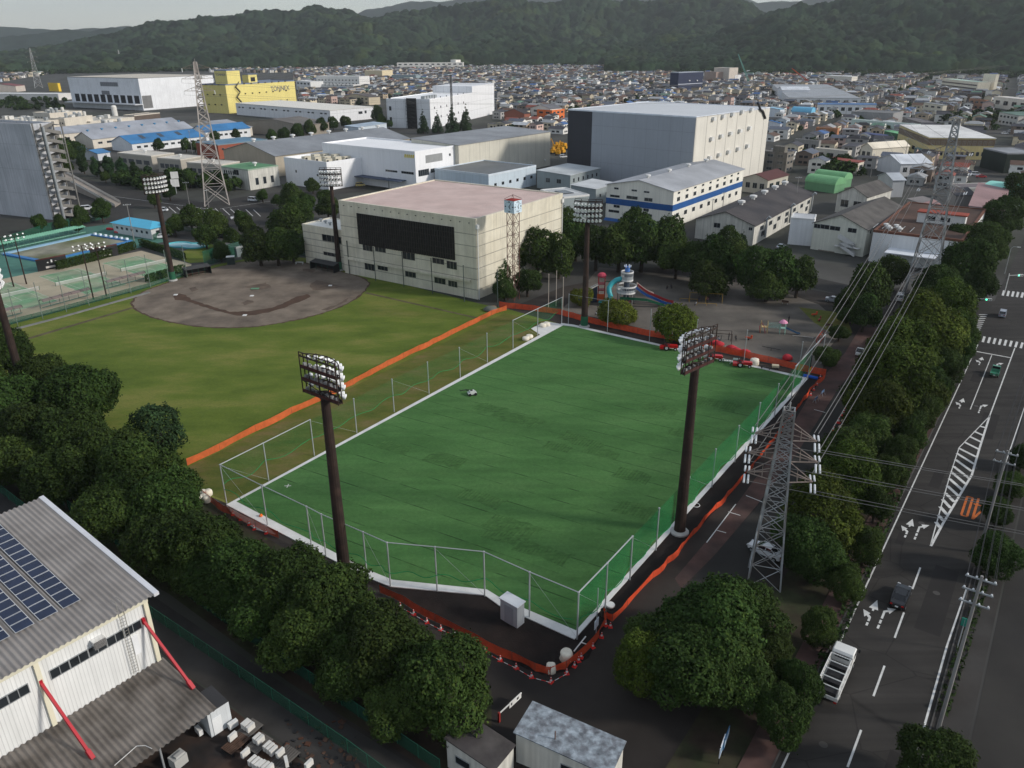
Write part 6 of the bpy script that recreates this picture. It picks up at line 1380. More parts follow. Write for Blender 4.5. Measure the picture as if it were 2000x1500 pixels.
for i,(b_,ty)in enumerate((((262,470),398),((455,330),300),((376,300),255),((760,368),346),((592,350),333),((135,330),255),((370,400),355),((408,405),370),((1000,366),330),((1550,420),345),((1675,300),255),((1820,345),290),((1765,320),270),((1700,345),300),((1648,250),210),((1098,230),195),((1410,420),375),((1288,420),376),((625,140),110),((1388,440),388))):
 g_=at(*b_);nm=min((("pool house",at(240,440)),("green-roofed building",at(487,372)),("white office complex",at(812,348)),("blue-striped factory",at(1311,446)),("cream gabled factory",at(1685,502)),("yellow factory",at(1816,300)),("great grey warehouse",at(1353,330)),("blue-roofed sheds",at(300,290)),("white flat-roofed works",at(1790,260)),("cream hall far behind",at(700,150))),key=lambda q:(q[1]-g_).length)[0]
 upole("thin utility pole, %s from left to right, standing near the %s"%(ORD[i],nm)if False else "thin grey utility pole standing near the %s, %s"%(nm,["by the pool fence","beside its street front","among the roofs","at its loading yard","at its front corner","beside the ramp","by the parked cars","beside the pylon legs","behind the hall roof","between workshop and vaulted stores","left of the yellow walls","under the power lines","beside the folded white roof","by the dark workshop","among the houses","by the orange building","beside its blue stripe","under its blue canopy","above the apartment roofs","in front of the workshop gable"][i]),b_,ty,.4+i,1,.13)
def street_lamp(label,base,top_y,rz,green=False):
 g_=at(*base);h=hgt(g_,top_y);t=thing("street_lamp",label,"street lamp",g_,rz,"street lamps");b=MB();b.path([(0,0,0),(0,0,h-.6),(.5,0,h-.05),(1.6,0,h)],[.1,.08,.06,.05],6);b.build("pole",GALV,t);MB().box(1.4,-.16,h-.1,2.2,.16,h+.06).build("lamp_head",WHITE,t)
street_lamp("slim street lamp beyond the crossing at the picture's edge",(1962,535),481,ra)
street_lamp("slim street lamp by the green traffic light",(1884,592),541,ra)
GRN=D.materials.new("signal_green");GRN.use_nodes=True;GRN.node_tree.nodes["Principled BSDF"].inputs["Emission Color"].default_value=(0.02,1,.45,1);GRN.node_tree.nodes["Principled BSDF"].inputs["Emission Strength"].default_value=3
def signal(label,base,top_y,rz):
 g_=at(*base);h=hgt(g_,top_y);t=thing("traffic_light",label,"traffic light",g_,rz,"traffic lights");b=MB();b.tube((0,0,0),(0,0,h+.5),.1,n=8);b.tube((0,0,h),(3.2,0,h+.1),.06,n=6);b.build("pole",WHITE,t)
 hd=MB().box(2.3,-.16,h-.25,3.7,.16,h+.25).build("signal_head",WHITE,t)
 for i,x in enumerate((2.55,3.0,3.45)):MB().lathe((x,-.17,h),[(.0,.02),(.16,.02),(.16,-.03)],10,axis=(0,-1,0)).build("lens",GRN if i==0 else DARK,hd)
signal("traffic light arm with a green light beyond the far zebra crossing",(1962,572),538,0.05);signal("traffic light with a green light half hidden by roadside trees",(1896,612),583,-.3)
b=MB();g_=at(1868,1270);t=thing("road_sign","small green road sign beside the far pavement wires","sign",g_,ra);MB().tube((0,0,0),(0,0,4.2),.06).build("post",GALV,t);MB().box(-.3,-.05,3.3,.3,.05,4.3).build("board",paint(40,130,110),t)
# near-left factory with solar roof, huts, yard clutter
hc_=4.6
Pc=at(313,1284,hc_);g_=Vector((Pc.x,Pc.y,0));hf_=hgt(g_,1163)
Pe=at(0,1318,hf_);ev=(Pe-Vector((Pc.x,Pc.y,hf_)));ev.z=0;ev.normalize()
fz=math.atan2(ev.y,ev.x);LF=58.0
fac=thing("solar_roof_factory","white ribbed factory with grey corrugated roof, solar panels and red braces, nearest the camera","factory",(Pc.x,Pc.y,0),fz)
out=1.0 if(Vector((-ev.y,ev.x,0))).dot(CAM-Pc)>0 else-1.0
RIB=mat("ribbed_white_cladding",srgb(228,229,227),rough=.55,var=.06,scale=.3,streak=.12,lines=(.32,0,.07,.80))
ROOFG=mat("corrugated_roof",srgb(148,143,139),rough=.75,var=.08,scale=.5,alt=srgb(136,131,127))
ROOFG2=mat("weathered_corrugated_roof",srgb(120,114,108),rough=.85,var=.2,scale=.5,alt=srgb(86,80,74))
depth=24.0
b=MB();b.box(0,-out*depth if out>0 else 0,0,LF,0 if out>0 else depth,hf_-.05)
fac_wall=b.build("wall",RIB,fac)
def corr(name,x0,x1,f,n_per=.5,amp=.075,m=ROOFG,seg=8,parent=fac,rows=2):
 """corrugated sheet: f(x, v) gives the base point, v 0..1 down the slope"""
 b=MB();n=int((x1-x0)/n_per)*seg
 for i in range(n+1):
  x=x0+(x1-x0)*i/n;a=amp*math.sin(2*PI*i/seg)
  for r_ in range(rows+1):
   p=f(x,r_/rows);b.v.append((p[0],p[1],p[2]+a))
 w=rows+1
 for i in range(n):
  for r_ in range(rows):o=i*w+r_;b.f.append((o,o+w,o+w+1,o+1));b.m.append(0)
 o=b.build(name,m,parent,True)
 if o.data.polygons[0].normal.z<0:o.data.flip_normals()
 return o
sl_=0.10
ridge=22.0
corr("roof",-.55,LF,lambda x,v:(x,out*(.75-v*(ridge+.75)),hf_+.12+v*ridge*sl_),rows=3)
b=MB();b.box(-.75,-out*ridge if out>0 else-.8,hf_-.25,-.52,.8 if out>0 else ridge,hf_+.3)
b2=MB();v=[(-.95,out*.8,hf_+.12),(-.45,out*.8,hf_+.12),(-.45,-out*ridge,hf_+.12+ridge*sl_),(-.95,-out*ridge,hf_+.12+ridge*sl_)]
b2.v=[(x,y,z-.2)for x,y,z in v]+[(x,y,z+.14)for x,y,z in v];b2.f=[(3,2,1,0),(4,5,6,7),(0,1,5,4),(1,2,6,5),(2,3,7,6),(3,0,4,7)];b2.m=[0]*6
b2.build("roof_edge_trim",paint(204,206,210,rough=.5),fac)
b=MB();b.box(0,out*.02,hf_-.55,LF,out*.3,hf_-.12)if out>0 else b.box(0,-.3,hf_-.55,LF,-.02,hf_-.12);b.build("eave_trim",paint(214,210,190),fac)
def loc_on(face_y,px):
 """local (x, z) where the line of sight through px meets the plane y = face_y of the factory"""
 d=ray(*px);n=Vector((-ev.y,ev.x,0));o=Vector((Pc.x,Pc.y,0))+n*face_y;t=(o-CAM).dot(n)/d.dot(n);p=CAM+d*t-Vector((Pc.x,Pc.y,0));return p.dot(ev),p.z
def wbox(name,p0,p1,th,m,parent=fac):
 a,c=loc_on(0,p0),loc_on(0,p1);b=MB();y0,y1=(.0,th)if out>0 else(-th,.0);b.box(min(a[0],c[0]),y0+out*.002,min(a[1],c[1]),max(a[0],c[0]),y1,max(a[1],c[1]));return b.build(name,m,parent)
za=loc_on(0,(188,1262));z_lo=loc_on(0,(101,1326))[1];z_hi=loc_on(0,(97,1310))[1]
xs=[loc_on(0,q)[0]for q in((275,1215),(97,1318))]
def fwin(x0,x1,n):
 for i in range(n):
  a,c=lerp(x0,x1,i/n)+.06,lerp(x0,x1,(i+1)/n)-.06;b=MB();Y=lambda t:sorted((0,out*t));y=Y(.05)
  b.box(a,y[0],z_lo,c,y[1],z_hi);y=Y(.09)
  for q in((a-.06,z_lo-.06,c+.06,z_lo),(a-.06,z_hi,c+.06,z_hi+.06),(a-.06,z_lo,a,z_hi),(c,z_lo,c+.06,z_hi),((a+c)/2-.03,z_lo,(a+c)/2+.03,z_hi)):b.box(q[0],y[0],q[1],q[2],y[1],q[3],1)
  b.build("window",[GLASS,STEEL],fac)
fwin(xs[0],xs[1],5);x3=loc_on(0,(58,1347))[0];fwin(x3,x3+(xs[1]-xs[0])/5*2,2);fwin(x3+9,x3+17,4)
for px in((75,1320),(290,1222)):
 x=loc_on(0,px)[0]if px[0]<200 else.25;b=MB();y=sorted((out*.02,out*.28));b.box(x-.2,y[0],hc_-.1,x+.2,y[1],hf_-.15);b.build("wall_pilaster",paint(222,216,192),fac)
wbox("wall_panel",(256,1245),(276,1273),.06,paint(232,234,236))
a=loc_on(0,(188,1250));b=MB();y=sorted((out*.02,out*.75));b.box(a[0]-.55,y[0],a[1]-.45,a[0]+.55,y[1],a[1]+.35);b.build("vent_cowl",mat("bright_tin",(.75,.75,.75),rough=.25,metal=.9,var=.1),fac)
xl=loc_on(0,(250,1260))[0];b=MB()
for s in(-.25,.25):b.tube((xl+s,out*.35,hc_+.2),(xl+s,out*.35,hf_+1.1),.03,n=5);b.tube((xl+s,out*.35,hf_+1.1),(xl+s,-out*.6,hf_+1.0),.03,n=5)
for k in range(int((hf_-hc_)/.35)):b.tube((xl-.25,out*.35,hc_+.4+k*.35),(xl+.25,out*.35,hc_+.4+k*.35),.022,n=4)
b.build("wall_ladder",mat("ladder_steel",(.28,.27,.24),rough=.6),fac)
Po=at(441,1371,3.3);wv=Po-Vector((Pc.x,Pc.y,3.3));wid=abs(wv.dot(Vector((-ev.y,ev.x,0))))
corr("lean_to_roof",-.25,LF,lambda x,v:(x,out*(.05+v*wid),hc_-.15-v*(hc_-.15-3.3)),.5,.08,ROOFG2,rows=3)
b=MB()
for i in range(12):x=.3+i*5;b.tube((x,out*(wid-.5),0),(x,out*(wid-.5),3.2),.1,n=6)
for i in range(12):x=.3+i*5;MB().tube((x,out*(wid-.5),0),(x,out*(wid-.5),3.2),.1,n=6).build("lean_to_post",STEEL,fac)
for i,(A,Bp)in enumerate((((279,1212),(378,1345)),((78,1332),(182,1482)),(None,None))):
 if A is None:
  x,z,x2=loc_on(0,(78,1332))[0]*2-loc_on(0,(279,1212))[0],loc_on(0,(78,1332))[1],0
  p,q=Vector((x,out*.15,z)),Vector((x+.1,out*wid*.78,3.75))
 else:
  a=loc_on(0,A);p=Vector((a[0],out*.15,a[1]))
  q=at(*Bp,3.75)-Vector((Pc.x,Pc.y,0));q=Vector((q.dot(ev),q.dot(Vector((-ev.y,ev.x,0))),3.75))
 b=MB();b.tube(p,q,.17,n=4);b.tube(p-Vector((0,0,.3)),p+Vector((0,0,.35)),.2,n=4);b.tube(q,q-(q-p).normalized()*.9,.25,n=4);b.build("brace",paint(176,32,46,rough=.45),fac)
SOL=mat("solar_cell",(0.012,0.022,0.055),rough=.18,var=.25,scale=.8,spec=.6);SOLF=mat("solar_frame",(.6,.62,.64),rough=.4)
def onroof(px):
 """local (x, y) where the line of sight meets the factory's upper roof"""
 n=Vector((-ev.y,ev.x,0));lo,hi=0.0,0.0;z=hf_+.3
 for _ in range(12):
  p=at(*px,z)-Vector((Pc.x,Pc.y,0));y=p.dot(n);z=hf_+.3+(-out*y)*sl_
 return p.dot(ev),y
c0,c1=onroof((158,1172)),onroof((124,1190));w_m=abs(c1[0]-c0[0]);gap=abs(onroof((116,1195))[0]-c1[0])
far0=onroof((2,1056));ny=abs(far0[1]-c0[1]);nm=14;dy=ny/11.5
for r_ in range(7):
 x0=c0[0]+r_*(w_m+gap*.9+.1)
 for k in range(nm):
  y0=c0[1]-out*k*dy;y1=y0-out*(dy-.04);b=MB();zf=lambda y:hf_+.36-out*y*sl_
  for(xa,xb,ya,yb,dz,m_)in((x0,x0+w_m,y0,y1,0,1),(x0+.05,x0+w_m-.05,y0-out*.05,y1+out*.05,.012,0)):
   b.face([(xa,ya,zf(ya)+dz),(xb,ya,zf(ya)+dz),(xb,yb,zf(yb)+dz),(xa,yb,zf(yb)+dz)][::1 if out<0 else-1],m_)
  props(b.build("solar_panel",[SOL,SOLF],fac))
hb_=Bld("site_cabin","small white cabin under the corner of the corrugated lean-to roof",(404,1397),(446,1378),(372,1379),base=(405,1441),cat="cabin")
hb_.walls(CLAD(206,210,212,.9,0,.04,.85));hb_.flat(paint(60,60,62),rim=False);hb_.door('R',hb_.lx*.35,.9,2.0,paint(226,228,228),"door")
for i,(x,f_)in enumerate(((hb_.lx*.9,'R'),(hb_.ly*.4,'L'))):
 b=MB();(b.box(x-.45,-.75,.2,x+.45,-.35,.85)if f_=='R' else b.box(-.75,x-.45,.2,-.35,x+.45,.85));hb_.part("air_unit",b,WHITE)
ACW=mat("air_unit_white",srgb(214,212,206),rough=.6,var=.1,scale=1);WOOD=mat("pallet_wood",(.085,.05,.035),rough=.95,var=.3,scale=2)
ac_me=None
def ac(label,px,z,rz):
 global ac_me
 if ac_me is None:
  t=thing("outdoor_air_unit",label,"air unit",at(*px,z),rz,"scrapped outdoor air units");b=MB();b.box(-.42,-.15,0,.42,.15,.62);b.build("casing",ACW,t)
  b=MB();b.lathe((.08,-.155,.31),[(.0,.01),(.24,.01),(.24,-.01)],14,axis=(0,-1,0));b.build("fan_grille",DARK,t);ac_me=t;return t
 return dup(ac_me,at(*px,z),rz,label)
az_=fz+R(5)
acs=[(480,1418),(484,1421),(490,1425),(455,1443),(503,1446),(509,1450),(523,1462),(529,1466),(535,1471),(548,1475),(480,1475),(494,1490),(501,1494),(507,1498),(513,1500),(520,1503),(527,1506),(604,1497),(560,1492)]
acl=["first in the pair of three at the yard's upper pallet","middle of three at the yard's upper pallet","last of three at the yard's upper pallet","alone on a reddish pallet","first on the long pallet","second on the long pallet","cream, third on the long pallet","cream, fourth on the long pallet","greyish, fifth on the long pallet","last on the long pallet","alone at the near pallet's end"]+["%s of the near row"%ORD[i]for i in range(6)]+["standing apart by the green fence","tipped on its side past the long pallet"]
for i,q in enumerate(acs):ac("scrapped white air unit, "+acl[i],q,.5,az_ if i<18 else az_+1)
for i,(q,l,w)in enumerate((((486,1432),2.4,1.6),((462,1458),2.2,1.5),((508,1458),2.0,1.6),((530,1476),2.0,1.6),((556,1486),2.4,1.8),((505,1500),3.0,1.6))):
 t=thing("wooden_pallet","wooden pallet carrying scrapped air units, %s from the white cabin"%ORD[i],"pallet",at(*q,0),az_,"pallets in the scrap yard");b=MB()
 for k in range(7):b.box(-l/2,-w/2+k*w/7,.38,l/2,-w/2+k*w/7+w/9,.44)
 b.build("deck",WOOD if i%2 else mat("grey_wood",(.12,.11,.1),rough=.95,var=.25),t)
 for k in(-1,0,1):MB().box(k*l/2.3-.08,-w/2,0,k*l/2.3+.08,w/2,.38).build("skid",DARK,t)
b=MB();k=random.Random(5)
for i in range(120):
 q=at(k.uniform(560,700),k.uniform(1400,1520));s=k.uniform(.1,.5);b.obox((q.x,q.y,0),s,s*k.uniform(.2,1),s*.3,k.uniform(0,3),k.choice((0,0,1,2)))
props(b.build("scrap_litter",[WOOD,DARK,mat("rusty_scrap",(.09,.04,.025),rough=.95,var=.3)]),kind="stuff")
b=MB();p=[at(*q,3.4)for q in((225,1500),(250,1478),(268,1462),(285,1461),(298,1467))];b.path([v_+Vector((0,0,.3))for v_ in p],.03,5);props(b.build("loose_hose",WHITE),"thin pale hose lying across the lean-to roof","hose")
b=MB();q=at(350,1492);b.obox(q,1.3,1.0,1.1,az_);b.obox(q+Vector((.2,0,1.1)),.9,.4,.2,az_);props(b.build("white_container",paint(176,176,172)),"white boxy tank at the foot of the lean-to roof by the scrap yard","container")
def mfence(label,pts,h=1.5,step=2.6,m=MESHG,pr=.035,name="mesh_fence",top=True):
 P=[at(*q)for q in pts];t=thing(name,label,"fence",(0,0,0));b=MB();line=[P[0]]
 for a,c in zip(P,P[1:]):
  n=max(1,round((c-a).length/step));line+=[lerp(a,c,(i+1)/n)for i in range(n)]
 for a,c in zip(line,line[1:]):b.face([(a.x,a.y,.05),(c.x,c.y,.05),(c.x,c.y,h),(a.x,a.y,h)])
 b.build("mesh",m,t);me=MB().tube((0,0,0),(0,0,h+.05),pr,n=5).mesh("post",mat("fence_green",srgb(40,96,76),rough=.6))
 for p in line[:99]:obj("post",me,t,p)
 if top:MB().path([(p.x,p.y,h)for p in line],.03,5).build("top_rail",mat("fence_green",srgb(40,96,76)),t)
 return t
mfence("green mesh fence between the service lane and the factory yard",[(-40,930),(100,1040),(300,1208),(500,1345),(680,1470),(760,1530)],1.7)
mfence("green mesh fence between the service lane and the wooded bank",[(-40,870),(120,985),(330,1140),(520,1275),(700,1400),(860,1510)],1.7)
mfence("tall green fence along the wooded bank behind the orange net's end",[(368,950),(380,975)],3.2)
B=Bld("dark_roofed_hut","small hut with a nearly black lean-to roof by the park entrance",(963,1505),(1003,1454),(872,1449),h=3.0,cat="hut")
B.walls(OLDW);B.shed(mat("black_felt_roof",srgb(62,58,58),rough=.85,var=.25,scale=.6,alt=srgb(78,74,72)),.5,'x',.15,.12,OLDW);B.win('L',B.ly*.5,1.3,B.ly*.8,2.1)
B=Bld("tin_roofed_hut","small hut with a stained blue-grey tin roof by the park entrance",(1190,1513),(1218,1458),(1008,1442),h=3.1,cat="hut")
B.walls(OLDW);B.shed(mat("stained_tin_roof",srgb(150,160,168),rough=.55,var=.25,scale=2.2,alt=srgb(108,112,118),streak=.4,lines=(0,0,0,1)),.55,'x',.2,.12,OLDW);B.win('L',B.ly*.25,1.3,B.ly*.5,2.1)
b=MB();q=at(1083,1500);b.tube(q,q+Vector((0,0,4.5)),.06);props(b.build("vent_pole",paint(110,90,84)),"thin pole standing in front of the tin-roofed hut","pole")
t=thing("folding_sign_gate","white barrier arm with a notice panel beside the dark-roofed hut","barrier",at(975,1410),R(50));MB().box(-.1,-.1,0,.1,.1,1.2).build("post",paint(150,50,46),t);MB().box(0,-.04,1.0,3.4,.04,1.12).build("arm",WHITE,t);b=MB();b.box(1.5,-.06,.55,3.3,-.02,1.25);b.box(1.7,-.065,.75,1.9,-.06,1.05,1);b.box(2.6,-.065,.75,2.9,-.06,1.05,1);b.build("notice",[WHITE,DARK],t)
for lab,q,s in(("blue and white notice board at the park entrance under the big trees",(1408,1478),0),("blue notice board just behind the white one at the park entrance",(1416,1462),1)):
 t=thing("notice_board",lab,"sign",at(*q),R(62));b=MB();b.box(-1.0,-.04,.8,1.0,.04,2.0);b.box(-.9,-.045,1.0,.9,-.04,1.8,1);b.build("board",[paint(60,110,150),paint(190,206,220)]if s else[paint(220,224,230),paint(100,140,170)],t)
 for x in(-.9,.9):MB().tube((x,0,0),(x,0,2.1),.04).build("post",DARK,t)
b=MB();b.lathe((0,0,0),[(.09,0),(.09,.8),(.0,.84)],8);bo=b.build("bollard",WHITE)
for i,q in enumerate(((1466,1378),(1462,1388),(1456,1370))):
 o=bo if i==0 else bo.copy()
 if i:COL.objects.link(o)
 o.location=at(*q);props(o,"white bollard at the road corner under the big trees, %s from the main road"%ORD[i],"bollard","bollards at the park entrance")
# playground, people, tennis courts, pool, infield things
TEAL,PBLUE,PRED,PGRN=paint(58,160,168,rough=.4),paint(52,92,156,rough=.4),paint(150,52,56,rough=.45),paint(36,96,70,rough=.45)
PP=at(1222,592);pz=R(-8);pu=9.2/1.0
t=thing("slide_tower","big castle climbing frame with white drums, teal tube slide and long coloured slides","play structure",PP,pz)
def drum(z0,z1,r,rim,name,m=WHITE):
 b=MB()
 for z in(z0,z1):b.lathe((0,0,z),[(r-.05,-.12),(r+.05,-.12),(r+.05,.25),(r-.05,.25),(r-.05,-.12)],24)
 for i in range(36):a=2*PI*i/36;b.tube((r*math.cos(a),r*math.sin(a),z0),(r*math.cos(a),r*math.sin(a),z1),.035,n=4)
 b.lathe((0,0,z0),[(.02,0),(r-.06,0)],24,m=1);b.build(name,[m,paint(120,126,132)],t)
for z_,h_,r_ in((3.0,1.4,2.32),(6.0,1.9,1.42)):MB().lathe((0,0,z_),[(r_,0),(r_,h_*.55)],24).build("drum_panel",paint(170,176,178),t)
drum(3.0,4.5,2.4,0,"lower_drum");drum(6.0,8.0,1.5,0,"upper_drum")
b=MB();b.lathe((0,0,8.2),[(.6,0),(.6,1.0),(.75,1.2),(.62,1.2),(.02,1.15)],14);b.build("turret",paint(74,120,190),t)
for i in range(6):a=2*PI*i/6;MB().tube((.7*math.cos(a),.7*math.sin(a),9.3),(.78*math.cos(a),.78*math.sin(a),9.8),.14,n=6).build("merlon",paint(210,218,228),t)
for i in range(8):a=2*PI*i/8;MB().tube((2.1*math.cos(a),2.1*math.sin(a),0),(2.1*math.cos(a),2.1*math.sin(a),3.0),.12,n=6).build("leg",paint(150,150,148),t)
b=MB();b.tube((0,0,0),(0,0,8.2),.7,n=12);b.build("core",paint(70,80,92),t)
b=MB();b.path([(-1.2,-.3,6.4),(-2.6,-.4,6.0),(-3.7,-.8,5.2),(-4.3,-1.4,4.3),(-4.2,-2.0,3.3),(-3.8,-2.4,2.4),(-4.2,-2.7,1.5),(-5.2,-2.7,.9),(-6.6,-2.5,.6)],.62,12);b.build("tube_slide",TEAL,t,True)
def slide(name,pts,w,m,rim=.35):
 b=MB();P=[Vector(p)for p in pts]
 for p,q in zip(P,P[1:]):
  n=Vector((-(q-p).y,(q-p).x,0)).normalized()*w/2;up=Vector((0,0,rim))
  b.face([p-n,p+n,q+n,q-n]);b.face([p-n,q-n,q-n+up,p-n+up]);b.face([p+n+up,q+n+up,q+n,p+n]);b.face([q-n,q+n,p+n,p-n])
 b.build(name,m,t)
S0=[(2.2,0,4.3),(3.6,0,3.2),(5.0,0,2.3),(6.6,0,1.7),(8.6,-.2,.9),(10,-.3,.45),(11.2,-.4,.3)]
slide("slide",[(x,y-.7,z)for x,y,z in S0],1.1,PBLUE);slide("slide",[(x+.6,y+.9,z+.1)for x,y,z in S0],1.1,PRED);slide("slide",[(x+.3,y+2.0,z+.3)for x,y,z in S0[:4]],.6,paint(214,196,184))
slide("slide",[(-1.5,-2.7,1.9),(2.0,-2.9,1.9),(5.2,-2.8,1.7),(7.5,-2.5,.9),(9.4,-2.2,.4)],1.0,PGRN)
b=MB();b.lathe((-6.2,.8,6.4),[(1.0,0),(1.15,.4),(.8,.9),(.3,1.1),(.02,1.15)],12);b.build("turret_roof",paint(176,66,84),t)
for x,y in((-7,0),(-5.4,0),(-7,1.6),(-5.4,1.6)):MB().tube((x,y,0),(x,y,6.5),.12,n=6).build("leg",PRED,t)
b=MB();b.box(-7.1,-.1,3.0,-5.3,1.7,3.15);b.box(-7.1,-.1,4.6,-5.3,1.7,4.75);b.build("platform",PRED,t)
b=MB();b.box(-7.2,-.25,.4,-5.4,-.12,2.2);b.build("climbing_panel",paint(206,92,44),t)
b=MB();b.path([(-5.4,.8,5.2),(-3.5,.5,5.4),(-1.5,.2,6.3)],.12,6);b.build("bridge_rail",PGRN,t)
for y in(-.4,1.0):b=MB();b.tube((-11.5,y-1.6,2.4),(-7,y,4.6),.16,n=6);b.build("handrail",paint(206,200,190),t)
b=MB()
for i in range(9):b.obox((-11.5+i*.5,-.9+i*.17,0),.5,1.5,2.3+i*.24,0);
b.build("staircase",paint(50,60,80),t)
MB().box(-12.2,-2.4,0,-10.2,-2.2,2.3).build("climbing_panel",PBLUE,t)
for i in range(5):b=MB();q=random.Random(i);b.path([(-3.2+i*.9,-3.3-q.random(),0),(-3.0+i*.9,-3.4,1.2),(-2.5+i*.9,-3.0,2.0),(-2.0+i*.8,-2.6,1.0)],.08,5);b.build("climbing_net",PRED,t)
t=thing("small_play_frame","pale green play frame with a pink roof, rope bridge and blue-grey slide","play structure",at(1505,650),R(-14));LG=paint(150,190,176,rough=.5)
for x in(-2.2,-.8,1.9,3.0):
 for y in(-.6,.6):MB().tube((x,y,0),(x,y,2.6),.06,n=6).build("leg",LG if x>0 else paint(196,170,120),t)
MB().box(1.9,-.6,1.3,3.0,.6,1.4).build("platform",LG,t);MB().box(-2.2,-.6,1.3,-.8,.6,1.4).build("platform",paint(196,170,120),t)
b=MB();b.lathe((2.45,0,2.6),[(.95,0),(.7,.35),(.25,.65),(.02,.7)],10);b.build("roof",paint(222,150,180),t)
b=MB()
for y in(-.55,.55):
 for z in(1.4,1.7,2.0,2.3):b.tube((-.8,y,z),(1.9,y,z),.035,n=4)
for i in range(9):b.tube((-.8+i*.3,-.55,1.35),(-.8+i*.3,.55,1.35),.04,n=4)
b.build("rope_bridge",LG,t)
b=MB();P=[Vector(p)for p in((3.0,0,1.4),(4.4,0,.8),(5.6,0,.3),(6.3,0,.22))]
for p,q in zip(P,P[1:]):
 for s in(-.35,.35):b.face([(p.x,s,p.z),(q.x,s,q.z),(q.x,s,q.z+.22),(p.x,s,p.z+.22)]);b.face([(p.x,s,p.z+.22),(q.x,s,q.z+.22),(q.x,s,q.z),(p.x,s,p.z)])
 b.face([(p.x,-.35,p.z),(q.x,-.35,q.z),(q.x,.35,q.z),(p.x,.35,p.z)])
b.build("slide",paint(96,130,160,rough=.4),t);b=MB();b.path([(-2.3,-.7,0),(-2.6,-.8,1.6),(-2.2,-.7,2.5),(-1.6,-.7,1.6),(-1.2,-.8,0)],.07,5);b.build("climbing_loop",PRED,t)
def frame_thing(name,label,px,rz,m,tubes,cat,group=None,r=.06):
 t=thing(name,label,cat,at(*px),rz,group);b=MB()
 for a,c in tubes:b.tube(a,c,r,n=5)
 b.build("frame",m,t);return t
YB=paint(150,120,50,rough=.6)
sw=frame_thing("swing_set","yellow-brown swing frame at the back of the sand playground",(1378,590),R(-12),YB,[((-4,-.9,0),(-4,0,2.3)),((-4,.9,0),(-4,0,2.3)),((4,-.9,0),(4,0,2.3)),((4,.9,0),(4,0,2.3)),((0,-.9,0),(0,0,2.3)),((0,.9,0),(0,0,2.3)),((-4,0,2.3),(4,0,2.3))],"swings")
for x in(-3,-1.2,1.2,3):b=MB();b.tube((x-.25,0,2.3),(x-.25,0,.5),.015,n=3);b.tube((x+.25,0,2.3),(x+.25,0,.5),.015,n=3);b.box(x-.28,-.12,.46,x+.28,.12,.5);b.build("swing_seat",DARK,sw)
frame_thing("swing_rail","low yellow guard rail before the swing frame",(1345,588),R(-12),YB,[((-2.2,0,.6),(2.2,0,.6)),((-2.2,0,0),(-2.2,0,.6)),((2.2,0,0),(2.2,0,.6)),((0,0,0),(0,0,.6))],"rail")
frame_thing("swing_rail","low yellow guard rail nearest the seated group",(1380,597),R(-10),YB,[((-2.4,0,.6),(2.4,0,.6)),((-2.4,0,0),(-2.4,0,.6)),((2.4,0,0),(2.4,0,.6)),((0,0,0),(0,0,.6))],"rail")
frame_thing("goal_frame","rusty goal frame behind the far barrier with two upright hoops",(1405,672),R(-12),RUST,[((-2.5,0,0),(-2.5,0,2.4)),((2.5,0,0),(2.5,0,2.4)),((-2.5,0,2.4),(2.5,0,2.4)),((-2.5,2.2,0),(-2.5,2.2,2.4)),((2.5,2.2,0),(2.5,2.2,2.4)),((-2.5,2.2,2.4),(2.5,2.2,2.4)),((-2.5,0,2.4),(-2.5,2.2,2.4))],"goal frame")
frame_thing("balance_beam","long thin balance beam lying beyond the blue-grey slide",(1568,659),R(-20),paint(190,186,180),[((-2.2,0,.25),(2.2,0,.25)),((-2,0,0),(-2,0,.25)),((2,0,0),(2,0,.25))],"beam")
frame_thing("seesaw","seesaw with a dark plank near the far barrier",(1506,684),R(-18),DARK,[((-1.9,0,.7),(1.9,0,.3)),((0,-.4,0),(0,0,.5)),((0,.4,0),(0,0,.5))],"seesaw")
for i,(q,lab)in enumerate((((1462,664),"small orange spring rider beside the goal frame"),((1590,618),"orange spring rider at the grassy end of the playground"),((1600,628),"red spring rider by the rusty climbing hoops"))):
 t=thing("spring_rider",lab,"spring rider",at(*q),R(-30+40*i),"spring riders");b=MB();b.lathe((0,0,0),[(.2,0),(.12,.1),(.2,.2),(.12,.3),(.2,.4)],8);b.build("spring",DARK,t);b=MB();b.prism([(-.7,-.12),(.7,-.12),(.7,.12),(-.7,.12)],.4,.7);b.prism([(.4,-.1),(.75,-.1),(.75,.1),(.4,.1)],.7,1.2);b.build("body",paint(206,84,52)if i<2 else PRED,t)
t=thing("climbing_rings","rusty red climbing hoops and wheel beside the red path","play structure",at(1606,668),R(35))
for i in range(3):b=MB();b.path([(1.0*math.cos(a)+(i-1)*1.3,i*.5,1.05+1.0*math.sin(a))for a in np.linspace(0,2*PI,17)],.09,5);b.build("hoop",paint(150,70,56),t)
for i,(q,lab)in enumerate((((1533,594),"wooden bench under the trees at the back of the playground"),((1618,640),"wooden bench by the round bush and red path"))):
 t=thing("park_bench",lab,"bench",at(*q),R(-20),"park benches");MB().box(-.8,-.2,.42,.8,.2,.48).build("seat",WOOD,t);MB().box(-.8,.2,.5,.8,.26,.9).build("backrest",WOOD,t)
 for x in(-.6,.6):MB().box(x-.05,-.18,0,x+.05,.2,.42).build("leg",CONC,t)
